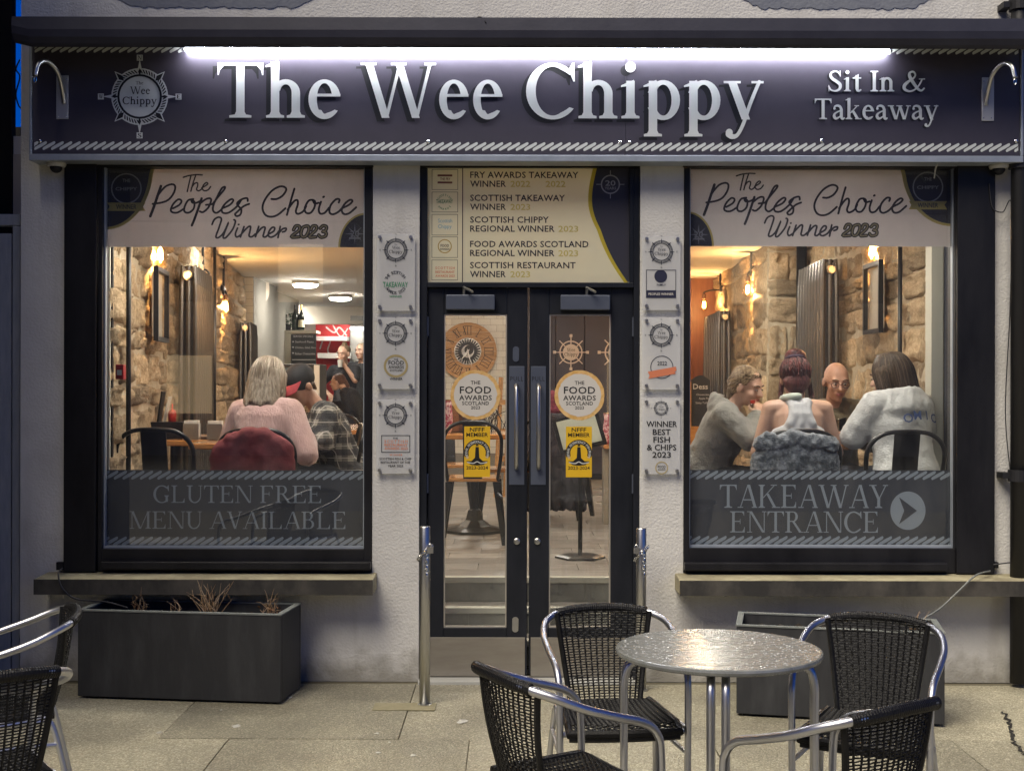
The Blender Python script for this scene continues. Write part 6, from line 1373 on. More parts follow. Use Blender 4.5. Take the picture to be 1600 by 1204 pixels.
# --- left window couple
p = Person('woman in pale pink jumper with shoulder length grey blonde hair, seen from behind', (X(412, yy(7.55)), 7.50), (.16, 1), lean=14, side=-2, head=(-6, 16, 0), h=.98, skin=skin_p)
p.shirt(.038); p.arm(-1, (-.25, .10, .72), (-.16, .32, .80), e=.026); p.arm(1, (.27, .02, .70), (.20, .24, .79), e=.028); 
hb = MB(); rot = p.H.to_3x3(); hb.ell(p.hp(0, -.02, .035), (.094, .115, .104), 18, rot=rot); hb.ell(p.hp(0, -.055, -.05), (.108, .085, .115), 18, rot=rot)
for i in range(9): a = R(200 + 140 * i / 8); hb.cap(p.hp(.085 * math.cos(a), -.03 + .085 * math.sin(a), .02), p.hp(.108 * math.cos(a) , -.035 + .10 * math.sin(a), -.175 - .012 * (i % 3)), .032, .020)
for q in (-1, 1): hb.cap(p.hp(q * .082, .02, .03), p.hp(q * .098, .015, -.15), .026, .018)
hair(p, hb, hairmat('grey_blonde_hair', (.21, .165, .12), (.46, .40, .33)), .006); strands(p, 520, fall(165, 375, -.185), hm3('ash', (.20, .155, .115), (.34, .285, .225), (.52, .46, .39)), 1); p.done(mat('pink_knit', (.46, .30, .29), .95, col2=(.53, .36, .34), vs=10, bump=.6, bs=60, stretch=(2.2, 2.2, .12), sheen=.25), jeans, 'jumper', .012)
p = Person('man in black and red cap and plaid shirt leaning over the table', (X(548, yy(8.1)), 8.02), (-.93, -.36), male=True, lean=26, head=(20, 30, 0), h=.99)
p.shirt(.034); p.arm(1, (.26, .20, .74), (.10, .36, .78), e=.03); p.arm(-1, (-.26, .22, .76), (-.06, .40, .86), e=.03, hd=(.3, .2, .8))
cm = mat('cap_black', (.012, .012, .016), .8, bump=.2, bs=80); cr_ = mat('cap_red', (.30, .02, .03), .7, bump=.2, bs=80); rot = p.H.to_3x3()
hb = MB(); hb.ell(p.hp(0, -.012, .045), (.090, .106, .094), 20, rot=rot); o = organic('cap_crown', hb, cm, p.t, .008, 2)
m = MB(); vs = []
for i in range(13):
    a = R(20 + 140 * i / 12); vs += [p.hp(.088 * math.cos(a), -.005 + .10 * math.sin(a), .045), p.hp(.094 * math.cos(a), .03 + .185 * math.sin(a), .018 + .012 * abs(math.cos(a)) * -1)]
m.add(vs + [v + Vector((0, 0, .006)) for v in vs], [(2 * i, 2 * i + 2, 2 * i + 3, 2 * i + 1) for i in range(12)] + [(26 + 2 * i + 1, 26 + 2 * i + 3, 26 + 2 * i + 2, 26 + 2 * i) for i in range(12)] + [(2 * i + 1, 2 * i + 3, 26 + 2 * i + 3, 26 + 2 * i + 1) for i in range(12)]); m.build('cap_brim', cr_, p.t, local=True, smooth=True)
m = MB()
for q in (-1, 1): m.cap(p.hp(q * .074, -.045, -.01), p.hp(q * .066, -.05, -.05), .014, .010)
organic('hair', m, hairmat('short_grey_hair', (.12, .10, .09), (.22, .19, .17)), p.t, .006, 2); p.done(plaid(), jeans, 'plaid_shirt', .03)
# maroon coat over the chair back
def coat(label, cx, D, w_, h0, h1, mm, disp, tx, vox=.012, seed=0, thick=.075):
    mb = MB(); rr = random.Random(seed); x0 = X(cx, yy(D)); n_ = 9
    for i in range(n_):
        u = -1 + 2 * i / (n_ - 1); top = h1 - .085 * abs(u) ** 2.2 * (1 + .15 * rr.uniform(-1, 1))
        mb.cap((u * w_ * .80, 0, top - .04), (u * w_ * 1.05, -.02 + .045 * rr.uniform(-1, 1), h0), thick * (.68 + .25 * rr.random()), thick * .55)
    t = thing('hung_coat', label, 'coat', (x0, yy(D), IF + .003)); organic('cloth', mb, mm, t, vox, 3, disp, tx); return t
coat('maroon coat hung over the chair of the woman in pink', 398, 7.13, .215, .25, .84, mat('maroon_cloth', (.12, .016, .022), .85, col2=(.16, .024, .03), vs=8, bump=.3, bs=90), .035, tex, seed=1)
ft = coat('furry blue grey jacket hung over the chair behind the diner in the white vest', 1241, 7.10, .235, .25, .82, mat('blue_grey_fur', (.05, .062, .08), .95, col2=(.24, .265, .30), vs=26, lo=.42, hi=.62, bump=1., bs=110, sheen=.3), .022, texf, .009, 2, .075)
mb = MB(); rr = random.Random(9)
for i in range(9): u = -1 + 2 * i / 8; mb.cap((u * .17 - .02, -.02, .80 + .02 * math.sin(i * 1.9) - .03 * abs(u)), (u * .17 + .03, -.03, .795 - .03 * abs(u)), .042 + .008 * rr.random(), .045)
organic('fur_collar', mb, MATS['blue_grey_fur'], ft, .009, 2, .03, texf)
coat('dark coats heaped on the chair beyond the menu stand', 868, 10.35, .20, .12, .86, mat('dark_coat', (.018, .016, .02), .9, col2=(.035, .03, .036), vs=6), .05, tex, seed=4)
m = MB(); m.ell(W_(862, 628, 10.4), (.07, .06, .10), 14); m.ell(W_(866, 640, 10.4), (.09, .06, .07), 14); tag(organic('folded_scarf', m, mat('maroon_scarf', (.16, .03, .05), .9), None, .01, 3, .03), 'maroon scarf on top of the dark coats beyond the menu stand', 'scarf')
# --- staff
dkshirt = mat('staff_black', (.012, .013, .017), .85, bump=.2, bs=90)
p = Person('standing staff woman in black with grey apron drinking from a cup, hair tied up', (X(540, yy(16.2)), 16.2), (-.25, -1), sit=False, lean=4, head=(-12, 6, 4), h=.94, skin=skin_p)
p.shirt(.022); p.arm(-1, (-.19, .14, 1.22), (-.045, .19, 1.44), hd=(.4, .1, .7), sleeve=.4); p.arm(1, (.36, .04, 1.16), (.20, .16, 1.06), sleeve=.4)
hb = MB(); rot = p.H.to_3x3(); hb.ell(p.hp(0, -.03, .045), (.084, .093, .088), 16, rot=rot); hb.ell(p.hp(0, -.05, .135), (.038, .038, .034), 12, rot=rot); hair(p, hb, hairmat('dark_blonde_hair', (.10, .06, .03), (.26, .17, .09)), .008); p.done(dkshirt, blackcloth, 'shirt', .018, .012)
m = MB(); loft(m, [(p.tp(0, .06, .0), .12, .085, 0), (p.tp(0, .055, .2), .115, .08, 0), (p.tp(0, .05, .36), .085, .085, 0)]); organic('apron', m, mat('grey_apron', (.06, .06, .065), .9), p.t, .012, 3)
m = MB(); m.lathe([(.026, 0), (.033, .09), (.0001, .09)], 14, Matrix.Translation(p.t.matrix_basis @ Vector((-.02, .25, 1.40)))); cu = tag(m.build('paper_cup', mat('white_cup', (.7, .68, .65), .6)), 'white paper cup at the lips of the standing staff woman', 'cup')
p = Person('staff girl with long ponytail in black bending to use a card machine', (X(571, yy(14.6)), 14.6), (-1, .18), sit=False, lean=38, head=(0, 4, 0), h=.79, skin=skin_p)
p.shirt(.024); p.arm(-1, (-.14, .22, 1.02), (-.06, .44, 1.12)); p.arm(1, (.16, .20, 1.02), (.06, .42, 1.12)); hb = MB(); rot = p.H.to_3x3(); hb.ell(p.hp(0, -.03, .04), (.084, .098, .092), 16, rot=rot)
for i in range(4): hb.cap(p.hp(0, -.11, .03), p.hp(0, -.15, -.05), .026, .028); hb.cap(p.hp(0, -.15, -.05), p.hp(.02, -.15, -.36), .030, .014)
hair(p, hb, hairmat('auburn_hair', (.06, .025, .015), (.16, .075, .045)), .01); p.done(dkshirt, blackcloth, 'shirt', .02, .012)
cmh = p.t.matrix_basis @ Vector((0, .55, 1.06)); m = MB(); m.box(cmh.x - .05, cmh.x + .05, cmh.y - .04, cmh.y + .04, cmh.z, cmh.z + .05); o = tag(m.build('card_machine', blackm, bevel=.006), 'black card machine in the hands of the staff girl', 'card machine')
p = Person('staff man with fair short hair standing behind the drinking woman', (X(562, yy(18.3)), 18.6), (-.4, -1), male=True, sit=False, lean=0, head=(-10, -4, 6), h=1.0, skin=skin_p)
p.shirt(.022); p.arm(-1, (-.26, .02, 1.12), (-.24, .16, .92), sleeve=.45); p.arm(1, (.26, .02, 1.12), (.24, .14, .92), sleeve=.45); hb = MB(); rot = p.H.to_3x3(); hb.ell(p.hp(0, -.026, .048), (.082, .094, .086), 16, rot=rot); hair(p, hb, hairmat('fair_hair', (.26, .18, .10), (.42, .33, .22)), .008); p.done(dkshirt, blackcloth, 'shirt', .018, .012)
# --- right window diners
p = Person('young woman in grey hoodie with tied blonde brown hair resting her hand at her mouth', (X(1096, yy(7.95)), 7.95), (.93, -.30), lean=24, head=(-24, 16, 4), h=.98, skin=skin_p)
p.shirt(.045); p.arm(1, (.20, .33, .79), (.085, .36, .91), hd=(-.35, .12, .8), nrm=(-.7, -.3, .1), e=.030, sleeve=.97, curl=.7); p.arm(-1, (-.22, .26, .79), (-.02, .40, .79), e=.03)
for q in range(7): a = R(200 + 140 * q / 6); p.top.cap(p.tp(.11 * math.cos(a), -.02 + .10 * math.sin(a), .45), p.tp(.10 * math.cos(a + .25), -.03 + .10 * math.sin(a + .25), .50), .045, .035)
hb = MB(); rot = p.H.to_3x3(); hb.ell(p.hp(0, -.028, .04), (.085, .100, .094), 18, rot=rot); hb.ell(p.hp(0, -.07, -.03), (.072, .055, .085), 14, rot=rot); hb.cap(p.hp(.05, -.075, -.04), p.hp(.03, -.085, -.13), .035, .025); hb.cap(p.hp(-.05, -.07, -.04), p.hp(-.03, -.085, -.14), .035, .022)
hair(p, hb, hairmat('brown_blonde_hair', (.11, .065, .035), (.34, .25, .15)), .006); strands(p, 380, gather((0, -.125, -.05), -25, 205, -.03), hm3('honey', (.10, .06, .032), (.24, .165, .09), (.42, .32, .20)), 2); strands(p, 120, lambda rr, u: [(rr.uniform(-.07, .07), -.10, .02), (rr.uniform(-.05, .05), -.125, -.05), (rr.uniform(-.05, .05), -.115, -.12), (rr.uniform(-.045, .045), -.10, -.165)], hm3('honey', (0, 0, 0), (0, 0, 0), (0, 0, 0)), 3); p.done(knit('grey_fleece', (.20, .20, .185), (.26, .255, .235), 90), blackcloth, 'hoodie', .024)
p = Person('young woman in white racerback vest with dark red hair in a bun, seen from behind', (X(1249, yy(7.45)), 7.42), (0.02, 1), lean=12, head=(-4, 22, 0), h=1.0, hz=.615, skin=skin_p)
wv = mat('white_vest', (.50, .51, .54), .85, bump=.3, bs=120); e = .012
loft(p.top, [(p.tp(*c), rx + e, ry + e, p.lean) for c, rx, ry in p.rings[:5]] + [(p.tp(0, -.0, .335), .125, .112, p.lean)])
back = [(0, -.098, .33), (0, -.10, .38), (0, -.088, .43), (0, -.072, .465)]
for i in range(3): w0, w1 = (.095, .062, .058, .068)[i], (.095, .062, .058, .068)[i + 1]; p.top.cap(p.tp(-w0 * .62, back[i][1] + .012, back[i][2]), p.tp(-w1 * .62, back[i + 1][1] + .012, back[i + 1][2]), .034, .030); p.top.cap(p.tp(w0 * .62, back[i][1] + .012, back[i][2]), p.tp(w1 * .62, back[i + 1][1] + .012, back[i + 1][2]), .034, .030); p.top.cap(p.tp(0, back[i][1] + .008, back[i][2]), p.tp(0, back[i + 1][1] + .008, back[i + 1][2]), .034, .030)
for q in (-1, 1): p.top.cap(p.tp(q * .05, -.06, .462), p.tp(q * .075, .03, .475), .028, .026); p.top.cap(p.tp(q * .075, .03, .475), p.tp(q * .07, .10, .36), .026, .03)
p.arm(-1, (-.235, .10, .70), (-.10, .34, .80), sleeve=0); p.arm(1, (.235, .10, .70), (.10, .34, .80), sleeve=0)
hb = MB(); rot = p.H.to_3x3(); hb.ell(p.hp(0, -.022, .035), (.090, .108, .098), 18, rot=rot); hb.ell(p.hp(0, -.06, -.035), (.078, .060, .075), 16, rot=rot); hb.ell(p.hp(.0, -.05, .125), (.058, .056, .044), 14, rot=rot)
for q in (-1, 1): hb.cap(p.hp(q * .075, .0, .0), p.hp(q * .082, .005, -.10), .018, .008); hb.cap(p.hp(q * .03, -.085, -.07), p.hp(q * .035, -.08, -.125), .014, .005)
hair(p, hb, hairmat('dark_red_hair', (.040, .007, .010), (.12, .022, .022)), .006); strands(p, 480, gather((0, -.05, .105), 140, 400, -.10, 1.05), hm3('auburn_red', (.03, .006, .008), (.085, .016, .016), (.16, .035, .03)), 4); strands(p, 160, lambda rr, u: [(.055 * math.cos(6.283 * u), -.05 + .053 * math.sin(6.283 * u), .10), (.062 * math.cos(6.283 * u + .5), -.05 + .06 * math.sin(6.283 * u + .5), .125 + rr.uniform(-.01, .01)), (.045 * math.cos(6.283 * u + 1), -.05 + .043 * math.sin(6.283 * u + 1), .16), (.015 * math.cos(6.283 * u + 1.4), -.05, .17)], hm3('auburn_red', (0, 0, 0), (0, 0, 0), (0, 0, 0)), 5); strands(p, 40, lambda rr, u: [(.088 * (1 if u < .5 else -1), .0, .0), (.094 * (1 if u < .5 else -1), .005 + rr.uniform(-.02, .02), -.05), (.09 * (1 if u < .5 else -1) + rr.uniform(-.015, .015), rr.uniform(-.03, .03), -.12)], hm3('auburn_red', (0, 0, 0), (0, 0, 0), (0, 0, 0)), 6, .0018)
m = MB(); m.lathe([(.062, 0), (.066, .01), (.062, .022), (.056, .01)], 24, p.H @ Matrix.Translation((0, -.05, .098))); m.build('hair_scrunchie', mat('scrunchie', (.03, .015, .035), .8), p.t, local=True)
hd_ = MB(); [hd_.cap(p.tp(.085 * math.cos(R(a)), -.012 + .075 * math.sin(R(a)), .492), p.tp(.085 * math.cos(R(a + 24)), -.012 + .075 * math.sin(R(a + 24)), .492), .024, .024) for a in range(160, 260, 20)]; organic('neck_wrap', hd_, mat('pale_mint_wrap', (.45, .50, .45), .9), p.t, .008, 3)
p.done(wv, jeans, 'vest', .004, .007, 14)
p = Person('bald man in glasses and olive jumper facing the street', (X(1286, yy(8.5)), 8.34), (-.02, -1), male=True, lean=16, head=(4, 14, 0), h=.98)
p.shirt(.032); p.arm(1, (.27, .16, .74), (.08, .36, .80), e=.026); p.arm(-1, (-.27, .16, .74), (-.07, .36, .80), e=.026)
m = MB(); rot = p.H.to_3x3()
for q in (-1, 1): m.tube([p.hp(q * .034 + .026 * math.cos(a), .106 - .012 * abs(math.cos(a)), .002 + .019 * math.sin(a)) for a in [i * math.pi / 8 for i in range(16)]], .0024, 6, closed=True); m.tube([p.hp(q * .06, .096, .006), p.hp(q * .083, .0, .008)], .002, 5)
m.tube([p.hp(-.009, .108, .006), p.hp(.009, .108, .006)], .0024, 5); m.build('glasses', mat('glasses_frame', (.06, .02, .02), .4), p.t, local=True)
m = MB()
for q in (-1, 1): m.cap(p.hp(q * .074, -.05, .0), p.hp(q * .068, -.06, -.045), .012, .010)
organic('hair', m, MATS['short_grey_hair'], p.t, .006, 2); p.done(knit('olive_knit', (.105, .085, .050), (.14, .115, .07)), jeans, 'jumper', .03)
p = Person('woman in white hoodie with blue back print and long brown hair, turned from the street', (X(1418, yy(7.4)), 7.40), (-.42, .90), lean=13, side=1, head=(24, 14, 0), h=1.02, hz=.62, skin=skin_p)
p.shirt(.05); p.arm(-1, (-.22, .20, .78), (-.05, .38, .80), e=.034); p.arm(1, (.26, .16, .76), (.10, .36, .80), e=.034)
for q in range(9): a = R(190 + 160 * q / 8); p.top.cap(p.tp(.13 * math.cos(a), -.03 + .12 * math.sin(a), .40), p.tp(.105 * math.cos(a + .15), -.03 + .11 * math.sin(a + .15), .485), .05, .038)
hb = MB(); rot = p.H.to_3x3(); hb.ell(p.hp(0, -.022, .036), (.092, .110, .100), 18, rot=rot)
for i in range(11): a = R(160 + 220 * i / 10); hb.cap(p.hp(.08 * math.cos(a), -.02 + .085 * math.sin(a), .03), p.hp(.098 * math.cos(a), -.02 + .10 * math.sin(a), -.20 + .02 * (i % 2)), .034, .018)
hair(p, hb, hairmat('brown_hair', (.035, .022, .014), (.11, .072, .045)), .006); strands(p, 560, fall(140, 385, -.215, .112), hm3('brunette', (.030, .018, .012), (.065, .042, .027), (.13, .088, .058)), 7)
bp = mat('blue_print', (.045, .075, .20), .8)
p.done(knit('white_fleece', (.46, .47, .48), (.53, .54, .54), 90), jeans, 'hoodie', .022)
# printed letters across the back of the hoodie
for i, ch in enumerate('OMIC'):
    a = R(-42 + 28 * i); g, ad = GC[(1, ch)]; mm = MB(); vs = []; fs = []
    for f in g:
        o_ = len(vs)
        for px, py in f:
            x = (px - ad / 2) * .072 + .135 * math.sin(a); z = .26 + py * .072 + .06 * math.cos(a); vs.append(p.tp(x, -math.sqrt(max(.0001, 1 - min(.98, (x / .225) ** 2))) * .172 - .022, z))
        fs.append(list(range(o_, o_ + len(f))))
    mm.add(vs, fs); mm.build('back_print', bp, p.t, local=True)
# ------------------------------------------------------------------ bollards with chains
def chain_mesh(c, r, z, seed, nlink=26, drop=.10):
    m = MB(); rr = random.Random(seed); pts = []
    for i in range(nlink):
        a = 2 * math.pi * i / nlink; pts.append(Vector((c[0] + r * math.cos(a), c[1] + r * math.sin(a), z + .035 * math.cos(a + .4))))
    for i in range(6): pts.append(Vector((c[0] + .012, c[1] - r, z - .01 - .018 * i)))
    for i, p in enumerate(pts):
        q = pts[(i + 1) % len(pts)] - p if i < nlink else Vector((0, 0, -.018)); q.normalize(); n_ = q.cross(Vector((0, 0, 1)))
        if n_.length < .1: n_ = Vector((1, 0, 0))
        n_.normalize()
        if i % 2: n_ = q.cross(n_)
        m.tube([p + q * (.012 * math.cos(t)) + n_ * (.006 * math.sin(t)) for t in [k * math.pi / 4 for k in range(8)]], .0022, 5, closed=True)
    return m
for px, top, base, lab in ((664.5, 822, 1101, 'steel bollard with chain standing beside the clock side door'), (1002.5, 824, 1078, 'steel bollard with padlocked chain partly behind the rattan chair')):
    D_ = CH * F / (base - 602); Yb = D_ - CD; x = X(px, Yb); zt = Z(top, Yb)
    b = thing('steel_bollard', lab, 'bollard', (x, Yb, 0), 0, 'bollards flanking the doors')
    m = MB(); m.lathe([(.026, -.005), (.026, zt - .004), (.0235, zt), (.0001, zt)], 28); m.build('post', steel, b, local=True)
    m = MB(); m.lathe([(.034, .001), (.034, .006), (.027, .008)], 28); m.build('base_collar', steel, b, local=True)
    m = chain_mesh((0, 0), .034, zt - .13, px); m.build('chain', chrome, b, local=True)
    m = MB(); s_ = 1 if px < 800 else -1
    m.box(s_ * .028 - .014, s_ * .028 + .014, -.045, -.027, zt - .125, zt - .095); m.tube([(s_ * .028 + .009 * math.cos(t), -.036, zt - .095 + .014 * math.sin(t)) for t in [i * math.pi / 6 for i in range(7)]], .003, 6); m.build('padlock', steel, b, local=True)
for o in [o for o in bpy.data.objects if o.name.startswith('post') and o.parent and o.parent.name.startswith('steel_bollard')]:
    for p in o.data.polygons: p.use_smooth = len(p.vertices) == 4 and abs(p.normal.z) < .5
m = MB(); c = P(632, 1104, 0); D_ = CH * F / (1104 - 602); Y0 = D_ - CD
m.box(X(585, Y0), X(682, Y0), Y0 - .075, Y0 + .06, .0012, .0045); m.build('mortar_patch', mat('mortar_patch', (.22, .20, .12), .8, col2=(.27, .24, .15), vs=15, bump=.3, bs=50), pav)
gum = mat('trodden_gum', (.45, .44, .40), .7)
def ground_at(px, py): D_ = CH * F / (py - 602); return Vector((X(px, D_ - CD), D_ - CD, 0))
rs = random.Random(11)
for px, py, sz, ll in ((723, 1127, .028, 'largest pale scrap of litter on the paving before the doors'), (590, 1146, .012, 'pale scrap of litter left of the mortar patch'.replace('left of', 'on the slab below')), (592, 1176, .013, 'pale gum spot on the slab edge before the door pier'), (647, 1180, .014, 'pale gum spot in line with the chained bollard beside the clock door'), (250, 1145, .014, 'pale gum spot beside the edge chair leg'), (347, 1110, .008, 'tiny white speck just in front of the twig filled planter'), (370, 1135, .022, 'broad pale smear on the slab before the twig filled planter'), (454, 1090, .012, 'pale crumb beside the planter corner near the door pier'), (610, 1160, .008, 'tiny pale crumb between two gum spots')):
    c = ground_at(px, py); m = MB(); n_ = 12
    vs = [(c.x, c.y, .006)] + [(c.x + sz * rs.uniform(.6, 1.2) * math.cos(2 * math.pi * i / n_), c.y + sz * 1.3 * rs.uniform(.6, 1.2) * math.sin(2 * math.pi * i / n_), .002) for i in range(n_)]
    m.add(vs, [(0, 1 + i, 1 + (i + 1) % n_) for i in range(n_)]); tag(m.build('litter_scrap', gum), ll, 'litter', 'pale scraps trodden on the paving')
# joint crack at the right
m = MB(); pts = [ground_at(*q) for q in ((1568, 1110), (1577, 1125), (1580, 1145), (1592, 1165), (1604, 1178))]; rs = random.Random(4)
L_ = []; R_ = []
for i, p in enumerate(catmull(pts, 9)):
    p = p + Vector((rs.uniform(-.012, .012), 0, 0))
    w_ = rs.uniform(.003, .014); L_.append((p.x - w_, p.y, .0035)); R_.append((p.x + w_ * .8, p.y, .0035))
m.add(L_ + R_, [(i, i + len(L_), i + 1 + len(L_), i + 1) for i in range(len(L_) - 1)]); m.build('paving_crack', mat('dark_crack', (.02, .018, .014), .95, bump=.6, bs=60), pav)

# ------------------------------------------------------------------ planters
anth = mat('anthracite_planter', (.022, .023, .026), .6, col2=(.05, .052, .055), vs=7, lo=.45, hi=.85, bump=.12, bs=50, stretch=(1.5, 1.5, .35), rvar=.12)
soil = mat('soil', (.018, .013, .009), .95, bump=.8, bs=50)
rim = mat('planter_rim_lit', (.14, .155, .15), .55, col2=(.18, .19, .18), vs=7)  # light on the top edge put into the colour, paler than the trough
def planter(loc, rz, w_, d_, h, lab):
    p = thing('planter', lab, 'planter', loc, rz, 'planters under the shop windows')
    t = .022; m = MB()
    m.box(0, w_, 0, t, .012, h); m.box(0, w_, d_ - t, d_, .012, h); m.box(0, t, t, d_ - t, .012, h); m.box(w_ - t, w_, t, d_ - t, .012, h); m.box(t, w_ - t, t, d_ - t, .012, .05)
    m.build('trough', anth, p, local=True, bevel=.003)
    m = MB(); e = .004
    m.box(-e, w_ + e, -e, t + .003, h + .0005, h + .007); m.box(-e, w_ + e, d_ - t - .003, d_ + e, h + .0005, h + .007); m.box(-e, t + .003, t + .0035, d_ - t - .0035, h + .0005, h + .007); m.box(w_ - t - .003, w_ + e, t + .0035, d_ - t - .0035, h + .0005, h + .007)
    m.build('rim', rim, p, local=True)
    m = MB(); nx, ny = 30, 10; rr = random.Random(w_)
    vs = [(t + (w_ - 2 * t) * i / nx, t + (d_ - 2 * t) * j / ny, h - .055 + .03 * noise.noise((i * .5, j * .5, w_))) for j in range(ny + 1) for i in range(nx + 1)]
    m.add(vs, [(j * (nx + 1) + i, j * (nx + 1) + i + 1, (j + 1) * (nx + 1) + i + 1, (j + 1) * (nx + 1) + i) for j in range(ny) for i in range(nx)]); m.build('soil', soil, p, local=True, smooth=True)
    for fx_ in (.06, w_ - .06):
        for fy_ in (.06, d_ - .06):
            m = MB(); m.box(fx_ - .03, fx_ + .03, fy_ - .03, fy_ + .03, 0, .0115); m.build('foot', black, p, local=True)
    return p
PL = planter((-2.135, -.37, 0), R(-7), 1.03, .34, .43, 'dark grey rectangular planter with dry twigs under the gluten free window')
PR = planter((1.053, -.68, 0), R(-12), .93, .36, .42, 'dark grey rectangular planter behind the round table')
twig = mat('dry_twig', (.20, .12, .06), .8, col2=(.33, .22, .12), vs=30); twig2 = mat('pale_twig', (.36, .26, .17), .8); leaf_m = mat('dead_leaf', (.13, .06, .025), .8, rnd=.3)
def twigs(base, n, h, spread, seed, lab, leaves=14):
    rr = random.Random(seed); t = thing('dry_plant', lab, 'plant', base)
    for i in range(n):
        a = rr.uniform(0, 6.28); s_ = rr.uniform(.15, 1) * spread; hh = h * rr.uniform(.4, 1.1)
        p0 = Vector((rr.uniform(-.03, .03), rr.uniform(-.03, .03), -.01)); p2 = Vector((s_ * math.cos(a), s_ * math.sin(a) * .7, hh)); p1 = p0.lerp(p2, .5) + Vector((rr.uniform(-.02, .02), 0, rr.uniform(0, .03)))
        m = MB(); c = catmull([p0, p1, p2], 5); m.tube(c, [.0028 * (1 - .75 * k / (len(c) - 1)) for k in range(len(c))], 5)
        for b in range(rr.randint(0, 2)):
            q = c[rr.randint(3, len(c) - 3)]; e = q + Vector((rr.uniform(-.04, .04), rr.uniform(-.02, .02), rr.uniform(.01, .05))); m.tube([q, q.lerp(e, .5) + Vector((0, 0, .005)), e], [.0016, .0013, .0006], 4)
        m.build('stem', twig if i % 3 else twig2, t, local=True)
    m = MB()
    for i in range(leaves):
        c = Vector((rr.uniform(-.05, .05), rr.uniform(-.03, .03), rr.uniform(.0, h * .55))); a = rr.uniform(0, 6.28); u = Vector((math.cos(a), math.sin(a), rr.uniform(-.4, .8))).normalized(); v_ = u.cross(Vector((rr.uniform(-1, 1), .3, 1))).normalized(); L_ = rr.uniform(.014, .028)
        m.add([c, c + u * L_ * .5 + v_ * L_ * .28, c + u * L_, c + u * L_ * .5 - v_ * L_ * .25 + Vector((0, 0, .004))], [(0, 1, 2, 3)])
    if leaves: m.build('dead_leaves', leaf_m, t, local=True)
def in_planter(pl, lx, ly, lz):
    M_ = Matrix.Translation(pl.location) @ Matrix.Rotation(pl.rotation_euler.z, 4, 'Z'); return M_ @ Vector((lx, ly, lz))
twigs(in_planter(PL, .62, .17, .38), 26, .17, .13, 1, 'widest clump of bare reddish twigs in the left planter'.replace('left ', 'twig filled '), 6)
twigs(in_planter(PL, .23, .2, .38), 9, .10, .05, 2, 'small dark withered plant beside the drooping black cable', 26)
twigs(in_planter(PL, .93, .16, .38), 12, .11, .06, 3, 'brown shrivelled leafy plant at the planter end beside the door pier', 40)
twigs(in_planter(PL, .44, .16, .38), 5, .09, .07, 5, 'sparse few bent twigs between the two larger clumps', 3)
twigs(in_planter(PR, .83, .2, .37), 8, .11, .05, 4, 'small rusty withered plant behind the round table', 40)

